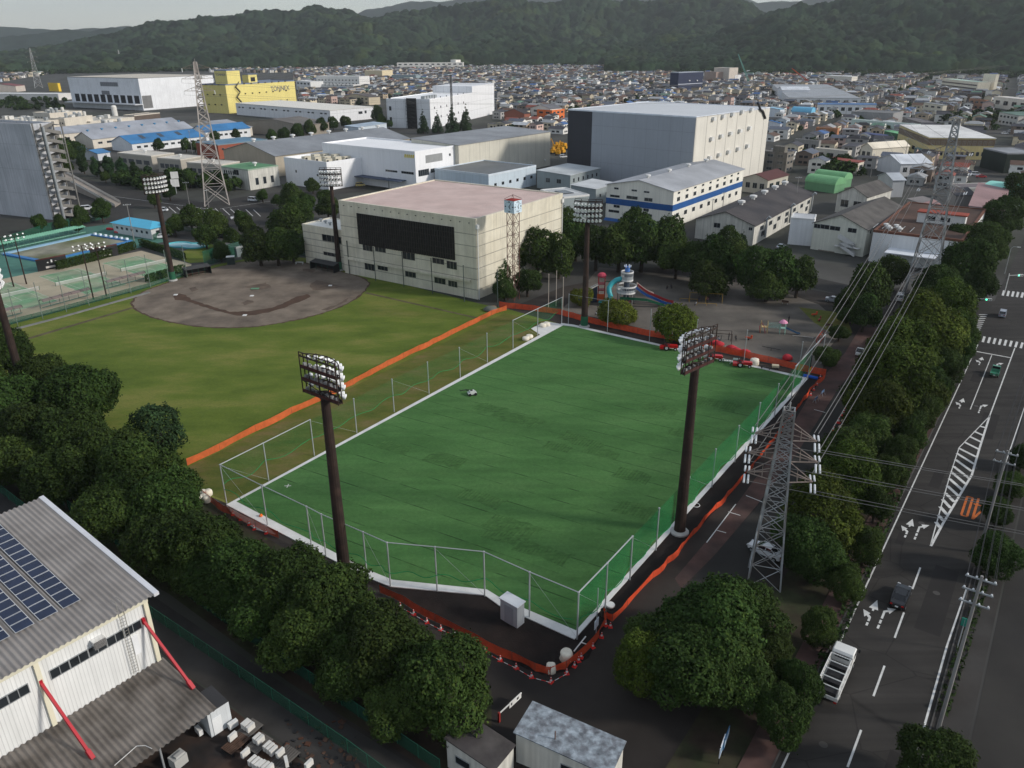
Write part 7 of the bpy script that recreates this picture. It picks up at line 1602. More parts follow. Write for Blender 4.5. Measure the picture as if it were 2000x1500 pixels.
def person(label,px,rz,top,legs,hair=(.02,.015,.012),pose="stand",z=0,h=1.65):
 s=h/1.72;t=thing("person",label,"person",at(*px,z),rz,None);J={}
 if pose=="stand":J=dict(pel=(0,0,.92),chest=(0,0,1.28),neck=(0,0,1.47),head=(0,.02,1.62),ls=(-.18,0,1.4),le=(-.24,.02,1.12),lh=(-.24,.08,.86),rs=(.18,0,1.4),re=(.24,.03,1.12),rh=(.24,.12,.88),lk=(-.11,.03,.48),lf=(-.12,0,.05),rk=(.11,.06,.48),rf=(.12,-.02,.05),lt=(-.13,.14,.03),rt=(.13,.12,.03))
 else:J=dict(pel=(0,0,.45),chest=(0,.05,.82),neck=(0,.1,1.0),head=(0,.14,1.15),ls=(-.18,.08,.94),le=(-.24,.2,.7),lh=(-.16,.36,.58),rs=(.18,.08,.94),re=(.24,.2,.7),rh=(.16,.36,.58),lk=(-.13,.42,.48),lf=(-.13,.44,.05),rk=(.13,.42,.48),rf=(.13,.44,.05),lt=(-.13,.56,.03),rt=(.13,.56,.03))
 ks=["pel","chest","neck","head","ls","le","lh","rs","re","rh","lk","lf","rk","rf","lt","rt"];E=[(0,1),(1,2),(2,3),(1,4),(4,5),(5,6),(1,7),(7,8),(8,9),(0,10),(10,11),(0,12),(12,13),(11,14),(13,15)]
 rad=dict(pel=.15,chest=.17,neck=.06,head=.105,ls=.075,le=.045,lh=.035,rs=.075,re=.045,rh=.035,lk=.07,lf=.05,rk=.07,rf=.05,lt=.04,rt=.04)
 me=D.meshes.new("person_body");me.from_pydata([tuple(c*s for c in J[k])for k in ks],E,[]);me.materials.append(mat("cloth_%g_%g_%g"%top,top,rough=.9));o=D.objects.new("body",me);COL.objects.link(o)
 m=o.modifiers.new("skin",'SKIN');o.modifiers.new("sub",'SUBSURF').levels=1;o.modifiers["sub"].render_levels=1
 for i,k in enumerate(ks):me.skin_vertices[0].data[i].radius=(rad[k]*s,rad[k]*s*(.75 if k in("pel","chest")else 1))
 me.skin_vertices[0].data[0].use_root=True
 dg=bpy.context.evaluated_depsgraph_get();m2=D.meshes.new_from_object(o.evaluated_get(dg));D.objects.remove(o)
 for mm in(mat("cloth_%g_%g_%g"%legs,legs,rough=.9),mat("skin_tone",(.42,.24,.16),rough=.6)):m2.materials.append(mm)
 zh=J["neck"][2]*s;zp=J["pel"][2]*s
 for f in m2.polygons:
  c=f.center
  if c.z>zh+.02:f.material_index=2
  elif(pose=="stand" and c.z<zp+.02 and abs(c.x)<.2*s)or(pose!="stand" and(c.z<.56*s)and abs(c.x)<.22):f.material_index=1
  f.use_smooth=True
 m2.name="person_body";obj("body",m2,t);hx=J["head"]
 b=MB();b.lathe((hx[0]*s,(hx[1]-.02)*s,hx[2]*s),[(.115*s,-.03*s),(.122*s,.04*s),(.09*s,.12*s),(.02,.14*s)],10);b.build("hair",mat("hair_dark",hair,rough=.7),t,True);return t
person("person in black standing beside the pink-roofed play frame",(1540,630),R(100),(.02,.02,.025),(.015,.015,.02))
for i,(q,rz_,c1_,c2_,pose,lab)in enumerate((((1365,591),40,(.02,.02,.03),(.03,.03,.05),"stand","person in dark clothes pushing at the swing frame"),((1381,592),150,(.12,.05,.05),(.02,.02,.03),"stand","person in a dark red top beside the swing frame"),((1360,597),80,(.4,.4,.42),(.05,.05,.08),"sit","person in a pale top sitting on the low guard rail"),((1303,566),10,(.02,.02,.02),(.03,.03,.03),"sit","person in black sitting on the sand nearest the big slides"),((1310,563),200,(.03,.03,.05),(.02,.02,.02),"sit","person in black sitting beside a white bag on the sand"),((1423,664),60,(.02,.02,.025),(.02,.02,.03),"stand","person in black standing inside the rusty goal frame"),((1436,664),190,(.05,.05,.05),(.02,.02,.02),"sit","person in grey crouching outside the rusty goal frame"),((1402,667),300,(.35,.36,.4),(.03,.05,.10),"sit","person in a pale top and blue trousers bending by the bicycles"),((1165,617),30,(.3,.3,.32),(.02,.02,.03),"sit","person in pale top sitting by the clipped tree beside the mast"))):
 person(lab,q,R(rz_),c1_,c2_,pose=pose)
for i,(q,lab)in enumerate((((1395,662),"bicycle with a pale basket standing by the goal frame"),((1408,664),"dark bicycle leaning inside the goal frame"))):
 t=thing("bicycle",lab,"bicycle",at(*q),R(20+50*i),"bicycles by the goal frame");b=MB();b.path([(-.5,0,.33),(-.15,0,.75),(.4,0,.75),(.5,0,.33)],.025,5);b.tube((-.15,0,.75),(0,0,.3),.025);b.tube((.38,-.25,.95),(.38,.25,.95),.02);b.tube((.4,0,.7),(.38,0,.95),.02);b.build("frame",paint(60,70,80),t)
 for x in(-.5,.5):b=MB();b.path([(x+.33*math.cos(a),0,.33+.33*math.sin(a))for a in np.linspace(0,2*PI,15)],.025,4);b.build("wheel",RUBBER,t)
 MB().box(-.28,-.07,.78,-.02,.07,.85).build("saddle",RUBBER,t)
# tennis courts
TAN=mat("court_sand",srgb(176,164,142),rough=.95,var=.12,scale=.12,alt=srgb(160,152,130));CGRN=mat("court_green",srgb(112,152,116),rough=.95,var=.18,scale=.25,alt=srgb(150,158,132))
T0,T1,T2=at(276,490),at(374,516),at(0,546)
tx=(T2-T0).normalized();ty=(T1-T0);ty=(ty-tx*ty.dot(tx));wt=ty.length;ty.normalize()
def tp(a,b_,z=0):return T0+tx*a+ty*b_+Vector((0,0,z))
wt=(at(290,558)-T0).dot(ty)
sheet("tennis_court",[(276,490),(374,516),(372,530),(290,560),(120,605),(-60,652),(-90,566),(0,546)],.034,TAN)
cwid=18.2;NETW=mat("tennis_net",(.55,.55,.52),rough=.9,trans=.5)
for i in range(4):
 a0=2.6+i*cwid;sheet("court_surface",[tp(a0+1.5,5.5),tp(a0+12.5,5.5),tp(a0+12.5,wt-5.5),tp(a0+1.5,wt-5.5)],.040,CGRN,world=True,rag=.5)
 ln=MB()
 def cl(a,b_,c,d_):p,q=tp(a,b_,.046),tp(c,d_,.046);n=Vector((-(q-p).y,(q-p).x,0)).normalized()*.05;ln.face([p-n,q-n,q+n,p+n])
 for a in(a0+1.5,a0+2.9,a0+11.1,a0+12.5):cl(a,5.5,a,wt-5.5)
 for b_ in(5.5,wt/2-6.4,wt/2+6.4,wt-5.5):cl(a0+1.5,b_,a0+12.5,b_+.001)
 cl(a0+7,wt/2-6.4,a0+7,wt/2+6.4);o=ln.build("court_lines",mat("faint_line",srgb(196,200,186),rough=.9,var=.2));props(o,kind="structure")
 t=thing("tennis_net","pale tennis net across the green court, %s from the paddling pool"%ORD[i],"tennis net",(0,0,0),0,"tennis nets");p,q=tp(a0,wt/2),tp(a0+14,wt/2)
 MB().face([(p.x,p.y,.1),(q.x,q.y,.1),(q.x,q.y,.95),(p.x,p.y,.95)]).build("netting",NETW,t);MB().tube((p.x,p.y,.97),(q.x,q.y,.97),.06).build("tape",WHITE,t)
 for s in(p,q):MB().tube(s,s+Vector((0,0,1.1)),.07).build("post",paint(40,90,70),t)
E0,E1=tp(2,wt),tp(75,wt);BEN=paint(150,128,126,rough=.5)
for i,(q0,q1)in enumerate((((208,566),(284,546)),((84,604),(176,579)),((-40,635),(45,614)))):
 p,q=at(*q0),at(*q1);t=thing("shelter_bench","bench shelter with a curved brownish roof beside the courts, %s from the clipped hedge"%ORD[i],"shelter",p,math.atan2((q-p).y,(q-p).x),"bench shelters");Lb=(q-p).length;b=MB()
 for k in range(5):
  z0,z1=2.0+.5*math.sin(PI*k/5),2.0+.5*math.sin(PI*(k+1)/5);b.face([(0,-1+k*.4,z0),(Lb,-1+k*.4,z0),(Lb,-1+(k+1)*.4,z1),(0,-1+(k+1)*.4,z1)])
 b.build("roof",mat("smoked_plastic",srgb(120,104,102),rough=.3,trans=.15,var=.1),t)
 for k in range(6):x=k*Lb/5;b=MB();b.tube((x,.9,0),(x,.9,2.1),.05);b.path([(x,1,2.0),(x,.4,2.45),(x,-.4,2.45),(x,-1,2.0)],.05,5);b.build("rib_post",DARK,t)
 MB().box(0,-.1,.4,Lb,.35,.46).build("seat",paint(70,110,100),t)
P=[at(*q)for q in((6,660),(51,632),(102,628),(136,606),(183,592),(228,582),(287,563),(327,552),(363,543))]
P=[lerp(at(-70,668),at(366,541),k/10)for k in range(11)]
t=thing("outfield_fence","tall grey post-and-net fence between tennis courts and outfield","fence",(0,0,0));posts(P,9.0,.085,mat("grey_green_post",(.16,.2,.18),rough=.5),t);net(P,8.8,1.0,mat("faint_net",(.03,.09,.06),rough=.9,trans=.93),t,0,False)
mfence("low green mesh fence along the edge of the tennis courts",[(-60,655),(120,608),(290,562),(366,538)],1.2,2.2)
b=MB();pq=[at(*q)for q in((-70,668),(120,619),(290,571),(294,572.5),(120,621.5),(-70,671))];b.prism([(p.x,p.y)for p in pq][::-1],0,.22);props(b.build("court_kerb",mat("grey_kerb",(.2,.2,.19),rough=.9,var=.2,scale=.5)),"low concrete kerb wall along the outfield side of the tennis courts","kerb wall")
for i,(q,lab)in enumerate((((104,525),"black sheeted scoreboard panel beside the pool, nearer the picture's edge"),((206,503),"black sheeted scoreboard panel between the hedge halves"))):
 t=thing("scoreboard",lab,"panel",at(*q),math.atan2(tx.y,tx.x),"court panels");b=MB();b.box(-4.2,-.06,0,4.2,.06,3.2);b.build("sheet",DARK,t);b=MB();b.box(-4.2,-.3,3.2,4.2,.1,3.5);b.build("cap",paint(88,50,46),t);b=MB();b.box(-1.9,.07,.5,1.9,.12,1.1);b.build("sign_strip",paint(210,204,198),t)
 for k,x in enumerate((-1.1,0,1.1)):MB().box(x-.22,.07,2.0,x+.22,.1,2.3+.5*(k==1)).build("sign_mark",WHITE,t)
for i,(b_,ty_)in enumerate((((183,585),480),((208,578),478),((52,555),460),((27,560),465))):
 g_=at(*b_);h=hgt(g_,ty_);t=thing("court_light","brown court lamp pole with a cross-bar of lamps, %s"%("left one of the joined pair","right one of the joined pair","by the pool's near corner","at the pool's far-left corner")[i],"court lamp",g_,math.atan2(tx.y,tx.x),"court lamps");MB().tube((0,0,0),(0,0,h),.2,.12,n=8).build("pole",RUST,t)
 b=MB();b.tube((-2.4,0,h),(2.4,0,h),.06);b.tube((-2.4,0,h-1),(2.4,0,h-1),.06);b.build("cross_bar",RUST,t)
 for x in(-2.2,-.8,.8,2.2):
  for z in(h+.2,h-.8):l=obj("lamp",lamp_me,t,(x,.3,z));l.rotation_euler=(R(-60),0,0);l.scale=(.5,.5,.5)
# pool
DECK=mat("pool_deck",srgb(74,118,106),rough=.9,var=.15,scale=.3);PB=paint(60,120,176,rough=.5)
sheet("pool_deck",[(-140,522),(0,470),(150,446),(228,436),(262,452),(330,470),(270,484),(112,522),(0,548),(-140,590)],.02,DECK)
W0,W1,W2=at(178,461),at(232,477),at(15,497)
px_=(W2-W0);pl_=px_.length;px_.normalize();py_=(W1-W0);py_=py_-px_*py_.dot(px_);pw_=py_.length;py_.normalize();pl_*=1.0
def wp(a,b_,z=0):return W0+px_*a+py_*b_+Vector((0,0,z))
t=thing("swimming_pool","large outdoor pool with blue and pale rim and green algae water","pool",(0,0,0));b=MB()
for q,m_ in((((-1,-1.6),(pl_+1,-1.6),(pl_+1,.0),(-1,.0)),0),(((-1.2,0),(0,0),(0,pw_),(-1.2,pw_)),1),(((pl_,0),(pl_+1.4,0),(pl_+1.4,pw_),(pl_,pw_)),1),(((-1,pw_),(pl_+1,pw_),(pl_+1,pw_+1),(-1,pw_+1)),1)):
 Q=[wp(*c)for c in q];ar=sum(Q[i].x*Q[(i+1)%4].y-Q[(i+1)%4].x*Q[i].y for i in range(4));b.prism([(p.x,p.y)for p in(Q if ar>0 else Q[::-1])],.02,.5,m_)
b.build("rim",[paint(140,176,200),PB],t)
Q=[wp(0,0),wp(pl_,0),wp(pl_,pw_),wp(0,pw_)];b=MB();b.face([(p.x,p.y,.12)for p in Q]);o=b.build("water",mat("algae_water",(0.14,0.155,0.060),rough=.6,var=.4,scale=.12,alt=(.27,.26,.20),spec=.2),t)
if o.data.polygons[0].normal.z<0:o.data.flip_normals()
for i in range(7):q=wp(-.7,pw_*(i+.5)/7);MB().obox(q+Vector((0,0,.5)),.8,.8,.6,math.atan2(px_.y,px_.x)).build("starting_block",paint(216,226,232),t)
t=thing("spectator_canopy","long scalloped mint-green canopy of benches along the pool","canopy",(0,0,0));b=MB();n_=40
for i in range(n_):
 a=i*pl_*1.2/n_-2;w_=pl_*1.2/n_
 for k in range(4):
  z=lambda s:2.3+.22*math.sin(PI*s);s0,s1=k/4,(k+1)/4;P0,P1,P2,P3=wp(a+w_*s0,-4.4,z(s0)),wp(a+w_*s1,-4.4,z(s1)),wp(a+w_*s1,-7.2,z(s1)+.5),wp(a+w_*s0,-7.2,z(s0)+.5);b.face([P0,P1,P2,P3])
b.build("roof",paint(132,190,160,rough=.5),t)
for i in range(20):q=wp(i*pl_*1.2/20-2,-4.5);MB().tube(q,q+Vector((0,0,2.3)),.06,n=5).build("post",paint(90,120,110),t)
p,q=wp(-2,-5.8,.4),wp(pl_*1.2-2,-5.8,.4);b=MB();b.tube(p,q,.2,n=4);b.build("bench",paint(120,170,150),t)
ph=Bld("pool_house","low white pool house with a bright sky-blue hipped roof",(294,447),(334,435),(219,430),h=3.6,cat="pool house");ph.walls(CLAD(206,208,208,2,0,.06,.85));b=MB();o_=.7;lx_,ly_,hh=ph.lx,ph.ly,ph.h
b.v=[(-o_,-o_,hh),(lx_+o_,-o_,hh),(lx_+o_,ly_+o_,hh),(-o_,ly_+o_,hh),(lx_/2,lx_/2,hh+1.6),(lx_/2,ly_-lx_/2,hh+1.6)];b.f=[(0,1,4),(1,2,5,4),(2,3,5),(3,0,4,5),(3,2,1,0)];b.m=[0]*5;ph.part("roof",b,mat("sky_blue_roof",srgb(84,180,214),rough=.5,var=.05,lines=(.6,0,.06,.9)));ph.row('L',1,ly_-1,7,1.7,1.1,.8);ph.row('R',1,lx_-1,2,1.2,1.4,1.4)
t=thing("paddling_pool","small oval turquoise paddling pool beside the clipped hedge","pool",at(365,480));b=MB();r0=[(5.2+2.2*math.cos(2*a+.6))for a in np.linspace(0,2*PI,32,endpoint=False)]
for i in range(32):
 a,c=2*PI*i/32,2*PI*(i+1)/32;ra_,rb_=r0[i],r0[(i+1)%32];f=lambda r,an,z:(r*math.cos(an),r*math.sin(an),z)
 b.face([f(ra_,a,.4),f(rb_,c,.4),f(rb_-.5,c,.4),f(ra_-.5,a,.4)][::-1]);b.face([f(ra_-.5,a,.4),f(rb_-.5,c,.4),f(rb_-.7,c,.05),f(ra_-.7,a,.05)][::-1]);b.face([f(ra_,a,0),f(rb_,c,0),f(rb_,c,.4),f(ra_,a,.4)])
b.build("rim",paint(84,176,184),t);b=MB();b.face([((r0[i]-.65)*math.cos(2*PI*i/32),(r0[i]-.65)*math.sin(2*PI*i/32),.12)for i in range(32)]);b.build("floor",paint(150,186,194),t)
for i,(q,lab)in enumerate((((215,449),"red rowing boat upturned on the pool deck, the longer one"),((230,455),"red and white board lying beside the longer red boat"))):
 b=MB();b.lathe((0,0,.3),[(.02,-1.9+i*.6),(.45,-1.2),(.6,0),(.45,1.2),(.02,1.9-i*.6)],10,axis=(.9,-.35,0));o=b.build("rowing_boat",paint(190,46,54)if i==0 else paint(206,90,90),smooth=True);o.location=at(*q);props(o,lab,"boat","boats on the pool deck")
mfence("green fence between pool deck and the car park of the grey tower",[(-20,490),(100,452),(160,438),(215,424)],3.0,3.0);mfence("green fence round the paddling pool and its lawn",[(300,470),(350,447),(405,465),(440,487),(410,500)],2.0,2.2);mfence("green fence behind the infield corner by the concrete hut",[(400,520),(470,500),(545,494),(600,502)],4.5,3.5)
sheet("pool_lawn",[(340,500),(400,470),(440,490),(400,512),(370,514)],.026,LAWN)
B=Bld("concrete_hut","weathered flat-roofed concrete hut with a rust-stained wall beside the infield",(461,484),(484,476),(421,475),base=(462,503),cat="hut");B.walls(mat("stained_concrete",srgb(120,130,132),rough=.95,var=.25,scale=.6,streak=.4));B.flat(ROOFM(92,92,92),.25,pm=paint(150,156,156));B.win('L',B.ly*.6,1.8,B.ly*.8,2.5)
def dugout(label,n_,r_,rz,L=9.0):
 t=thing("dugout",label,"dugout",at(*n_),rz,"dugouts");b=MB();b.v=[(0,0,2.1),(L,0,2.1),(L,2.4,2.5),(0,2.4,2.5),(0,0,2.2),(L,0,2.2),(L,2.4,2.6),(0,2.4,2.6)];b.f=[(3,2,1,0),(4,5,6,7),(0,1,5,4),(1,2,6,5),(2,3,7,6),(3,0,4,7)];b.m=[0]*6;b.build("roof",mat("dugout_roof",(.05,.05,.05),rough=.8,var=.2),t)
 MB().box(0,2.3,0,L,2.4,2.5).build("back_wall",DARK,t)
 for x in(0,L-.1):MB().box(x,0,0,x+.1,2.3,2.1).build("side_wall",DARK,t)
 MB().box(.3,1.6,.4,L-.3,2.1,.5).build("bench",WOOD,t)
 for k in range(5):MB().tube((.1+k*(L-.2)/4,.1,0),(.1+k*(L-.2)/4,.1,2.1),.05).build("post",paint(40,80,64),t)
a_,b_=at(364,543),at(414,534);dugout("dark roofed dugout beside the green-footed floodlight mast",(364,543),None,math.atan2((b_-a_).y,(b_-a_).x),(b_-a_).length)
a_,b_=at(606,525),at(652,534);dugout("dark roofed dugout in front of the hall annex",(606,525),None,math.atan2((b_-a_).y,(b_-a_).x),(b_-a_).length)
b=MB();q=at(452,516);b.obox(q,2.2,1.7,2.3,.3);b.obox(q+Vector((0,0,2.3)),2.4,1.9,.12,.3,1);props(b.build("tool_locker",[paint(50,62,58),WHITE]),"dark green locker with a white top behind home plate by the concrete hut","locker")
b=MB();q=at(585,516);b.obox(q+Vector((0,0,.6)),2.4,.9,.08,-.2)
for dx in(-1,1):b.obox(q+Vector((dx,0,0)),.08,.8,.6,-.2)
props(b.build("white_table",WHITE),"white folding table standing by the dugout before the hall annex","table")
for i,(q,lab)in enumerate((((343,576),"white base where the dark dirt arc ends on the tennis side"),((478,616),"small white base at the middle of the dark arc"),((645,558),"small white base nearest the hall"),((492,578),"white pitcher's plate in the middle of the infield"),((498,564),"green mat patch behind the pitcher's plate"))):
 b=MB();b.box(-.35,-.35,0,.35,.35,.12);o=b.build("base_plate",WHITE if i<4 else paint(96,140,110));o.location=at(*q,.05);o.scale=(1.3,1.3,1)if i<4 else(3,1.6,1);props(o,lab,"base")
P=[at(*q)for q in((640,520),(683,535),(734,549),(789,560),(845,574),(907,590),(972,600))]
t=thing("hall_side_fence","row of tall dark posts with faint net between the infield and the hall","fence",(0,0,0));posts(P,9.5,.11,mat("dark_post",(.06,.08,.075),rough=.5),t);net(P,9.3,.3,mat("faint_net",(.03,.09,.06),rough=.9,trans=.93),t,0,False)
b=MB();q=at(958,606);b.lathe(q,[(1.6,0),(1.8,.4),(1.0,.9),(.02,1.0)],10);props(b.build("covered_mound",paint(96,100,92),smooth=True),"grey-green covered mound at the end of the orange barrier by the hall","mound")
b=MB();q=at(962,601);b.lathe(q,[(.9,0),(1.0,.3),(.02,.6)],10);props(b.build("dirt_pile",mat("dry_soil",(.2,.15,.1),rough=1),smooth=True),"small pale soil pile beside the covered mound","pile")
for i,q in enumerate(((1071,605),(1086,598),(1099,612))):o=posts([at(*q)],9.0,.09,paint(170,160,150))[0];props(o,"thin bare pole among the trees by the clock tower, %s from the hall"%ORD[i],"pole","bare poles by the clock tower")
# vehicles
CARG=mat("car_glass",(.012,.014,.018),rough=.08,spec=.7,var=.1)
def loft(prof_lo,W,hs,m=0):
 return None
def car_mesh(kind):
 """returns (body MB, glass MB, wheel positions, wheel radius); x forwards"""
 b,g_=MB(),MB()
 if kind=="sedan":L_,W_,st=4.6,1.75,[(-2.3,.45,.85,.55),(-2.2,.35,.98,.85),(-1.35,.3,1.0,.95),(0,.28,1.0,1.0),(1.05,.3,.98,.98),(2.1,.35,.82,.88),(2.3,.42,.7,.6)];cab=[(-1.55,1.0,.80),(-.85,1.42,.66),(.35,1.44,.66),(1.2,1.0,.80)]
 elif kind=="van":L_,W_,st=4.4,1.7,[(-2.2,.4,1.0,.9),(-2.15,.32,1.1,.96),(0,.28,1.12,1.0),(1.6,.3,1.05,.98),(2.1,.34,.9,.9),(2.2,.4,.75,.7)];cab=[(-2.1,1.1,.9),(-1.9,1.82,.8),(.8,1.86,.8),(1.65,1.08,.88)]
 elif kind=="kei":L_,W_,st=3.3,1.46,[(-1.65,.4,.95,.9),(-1.6,.3,1.0,.96),(0,.28,1.02,1.0),(1.3,.3,.98,.98),(1.6,.34,.85,.9),(1.65,.4,.7,.8)];cab=[(-1.55,1.0,.9),(-1.4,1.62,.82),(.6,1.66,.82),(1.25,1.0,.9)]
 else:L_,W_,st=3.3,1.46,[(.5,.35,1.1,.96),(.52,.3,1.12,.98),(1.2,.3,1.1,1.0),(1.6,.34,.95,.96),(1.66,.4,.8,.9)];cab=[(.5,1.1,.96),(.55,1.72,.88),(1.15,1.74,.86),(1.6,1.08,.95)]
 h=W_/2
 def ring(x,z0,z1,w):return[(x,-h*w,z0),(x,-h*w,(z0+z1)/2),(x,-h*w*.95,z1),(x,h*w*.95,z1),(x,h*w,(z0+z1)/2),(x,h*w,z0)]
 R_=[ring(*s)for s in st]
 for p,q in zip(R_,R_[1:]):
  for k in range(6):b.face([p[k],q[k],q[(k+1)%6],p[(k+1)%6]][::-1])
 b.face(R_[0]);b.face(R_[-1][::-1])
 C_=[[(x,-h*w,z),(x,h*w,z)]for x,z,w in cab]
 (a,c,d,e)=C_;b.face([c[0],d[0],d[1],c[1]])
 g_.face([a[0],c[0],c[1],a[1]][::1]);g_.face([d[0],e[0],e[1],d[1]]);g_.face([a[0],e[0],d[0],c[0]]);g_.face([a[1],c[1],d[1],e[1]])
 for k in(0,1):
  for p,q in((a,c),(d,e)):b.tube(p[k],q[k],.045,n=4)
  m0=Vector(c[k]).lerp(Vector(d[k]),.5);m1=Vector(a[k]).lerp(Vector(e[k]),.5);b.tube(m0,m1,.045,n=4);b.tube(c[k],d[k],.04,n=4)
 return b,g_,L_,W_,st
_cars={}
def car(kind,label,loc,rz,colr,group=None,name="parked_car",cat="car"):
 key=(kind,colr)
 if key in _cars:return dup(_cars[key],loc,rz,label,group)
 t=thing(name,label,cat,loc,rz,group);b,g_,L_,W_,st=car_mesh(kind);m=mat("car_%d_%d_%d"%colr,srgb(*colr),rough=.35,var=.04,coat=.35,spec=.4)
 b.build("body",m,t);g_.build("windows",CARG,t);x0=st[0][0];x1=st[-1][0]
 if kind=="keitruck":
  q=MB();q.box(-1.65,-.72,.55,.48,.72,.65);q.box(-1.65,-.74,.65,.48,-.68,.95);q.box(-1.65,.68,.65,.48,.74,.95);q.box(-1.68,-.74,.65,-1.62,.74,.95);q.box(.42,-.74,.65,.48,.74,1.2);q.build("cargo_bed",m,t);x0=-1.65
 for x in(x0+.75,x1-.72):
  for y in(-W_/2+.08,W_/2-.08):
   w=MB().lathe((x,y,.31),[(.02,-.1),(.2,-.1),(.31,-.08),(.31,.08),(.2,.1),(.02,.1)],14,axis=(0,1,0)).build("wheel",RUBBER,t);MB().lathe((x,y,.31),[(.02,-.115),(.18,-.105),(.18,.105),(.02,.115)],10,axis=(0,1,0)).build("rim",STEEL,w)
 for y in(-W_/2+.28,W_/2-.28):
  MB().obox((x1-.02,y,.62),.1,.34,.14).build("headlight",mat("lamp_lens",(.7,.72,.74),rough=.15),t);MB().obox((x0+.01,y,.72),.08,.26,.16).build("tail_light",mat("tail_red",(.35,.01,.01),rough=.3),t)
 MB().obox((x0-.02,0,.55),.05,.34,.17).build("number_plate",WHITE,t)
 _cars[key]=t;return t
rz_up=math.atan2(RU.y,RU.x)
car("sedan","dark grey sedan driving away on the main road below the hatched island",at(1757,1172,.03),rz_up,(15,17,22),name="sedan")
car("kei","grey and white small van waiting between the zebra crossings",at(1957,618,.03),rz_up,(150,156,166),name="small_van",cat="van")
car("keitruck","green small truck with a white cab roof driving up the middle lane",at(1942,733,.03),rz_up,(70,140,112),name="small_truck",cat="truck")
car("keitruck","white small truck parked on the park road beside a long ladder",at(1681,693,.03),rz_up+PI-.06,(226,226,222),name="small_truck",cat="truck")
t=thing("ladder_trailer","dark trailer carrying a pale ladder beyond the white small truck","trailer",at(1708,670),rz_up);MB().box(-2.2,-.8,.5,2.2,.8,.75).build("bed",DARK,t);b=MB()
for y in(-.9,-.5):b.tube((-2.8,y,1.1),(2.8,y,1.3),.05)
for i in range(12):b.tube((-2.6+i*.47,-.9,1.12),(-2.6+i*.47,-.5,1.12),.03)
b.build("ladder",paint(200,198,192),t)
for x in(-1,1):MB().lathe((x,-.8,.35),[(.02,-.1),(.35,-.1),(.35,.1),(.02,.1)],12,axis=(0,1,0)).build("wheel",RUBBER,t);MB().lathe((x,.8,.35),[(.02,-.1),(.35,-.1),(.35,.1),(.02,.1)],12,axis=(0,1,0)).build("wheel",RUBBER,t)
car("sedan","white car half hidden under the trees behind the near lattice pylon",at(1495,1082,.03),rz_up+1.4,(222,224,226),name="parked_car")
fl=thing("flatbed_truck","white truck with an open frame of racks parked at the kerb under the street trees","truck",rp((at(1628,1330)-RO).dot(RU),1.1),rz_up);TW=paint(222,222,218,rough=.4);b=MB()
R4=[(1.9,.5,2.1,.98),(2.1,.45,2.3,1),(3.4,.45,2.3,1),(3.9,.5,1.5,.98),(4.0,.6,1.0,.95)]
def rg(x,z0,z1,w):return[(x,-1.05*w,z0),(x,-1.05*w,z1-.1),(x,-.95*w,z1),(x,.95*w,z1),(x,1.05*w,z1-.1),(x,1.05*w,z0)]
Q=[rg(*s)for s in R4]
for p,q in zip(Q,Q[1:]):
 for k in range(6):b.face([p[k],q[k],q[(k+1)%6],p[(k+1)%6]][::-1])
b.face(Q[0]);b.face(Q[-1][::-1]);b.build("cab",TW,fl)
b=MB();b.box(1.86,-.7,1.6,1.9,.7,2.0);b.face([(3.42,-.95,2.2),(3.9,-.95,1.5),(3.9,.95,1.5),(3.42,.95,2.2)]);b.v[-4:]=[(x+.03,y,z+.02)for x,y,z in b.v[-4:]]
for y in(-1.06,1.06):b.box(2.5,y-.01,1.5,3.4,y+.01,2.1)
b.build("windows",CARG,fl);b=MB();b.box(-3.6,-1.1,.75,1.7,1.1,.9);b.box(-3.6,-1.12,.9,1.7,-1.05,1.2);b.box(-3.6,1.05,.9,1.7,1.12,1.2);b.box(-3.64,-1.1,.9,-3.58,1.1,1.2);b.build("cargo_bed",TW,fl)
b=MB()
for x in(-3.5,-2.3,-1.1,.1,1.3):
 for y in(-1.0,1.0):b.tube((x,y,.9),(x,y,2.3),.05,n=5)
 b.tube((x,-1,2.3),(x,1,2.3),.06,n=5)
for y in(-1,1):
 for z in(1.6,2.3):b.tube((-3.5,y,z),(1.3,y,z),.05,n=5)
b.build("rack_frame",TW,fl);b=MB()
for i in range(4):b.box(-3.3+i*1.2,-.8,.92,-2.4+i*1.2,.8,1.4+.2*(i%2))
b.build("load",paint(40,40,42),fl)
for x in(-2.4,2.9):
 for y in(-.95,.95):w=MB().lathe((x,y,.42),[(.02,-.15),(.42,-.15),(.42,.15),(.02,.15)],14,axis=(0,1,0)).build("wheel",RUBBER,fl);MB().lathe((x,y,.42),[(.02,-.17),(.22,-.16),(.22,.16),(.02,.17)],10,axis=(0,1,0)).build("rim",STEEL,w)
for y in(-.9,.9):b=MB();b.tube((3.6,y,1.8),(3.8,y*1.4,1.8),.03);b.obox((3.8,y*1.42,1.55),.08,.2,.4);b.build("mirror",DARK,fl);MB().obox((-3.68,y,.6),.08,.3,.15).build("tail_light",mat("tail_red",(.35,.01,.01)),fl)
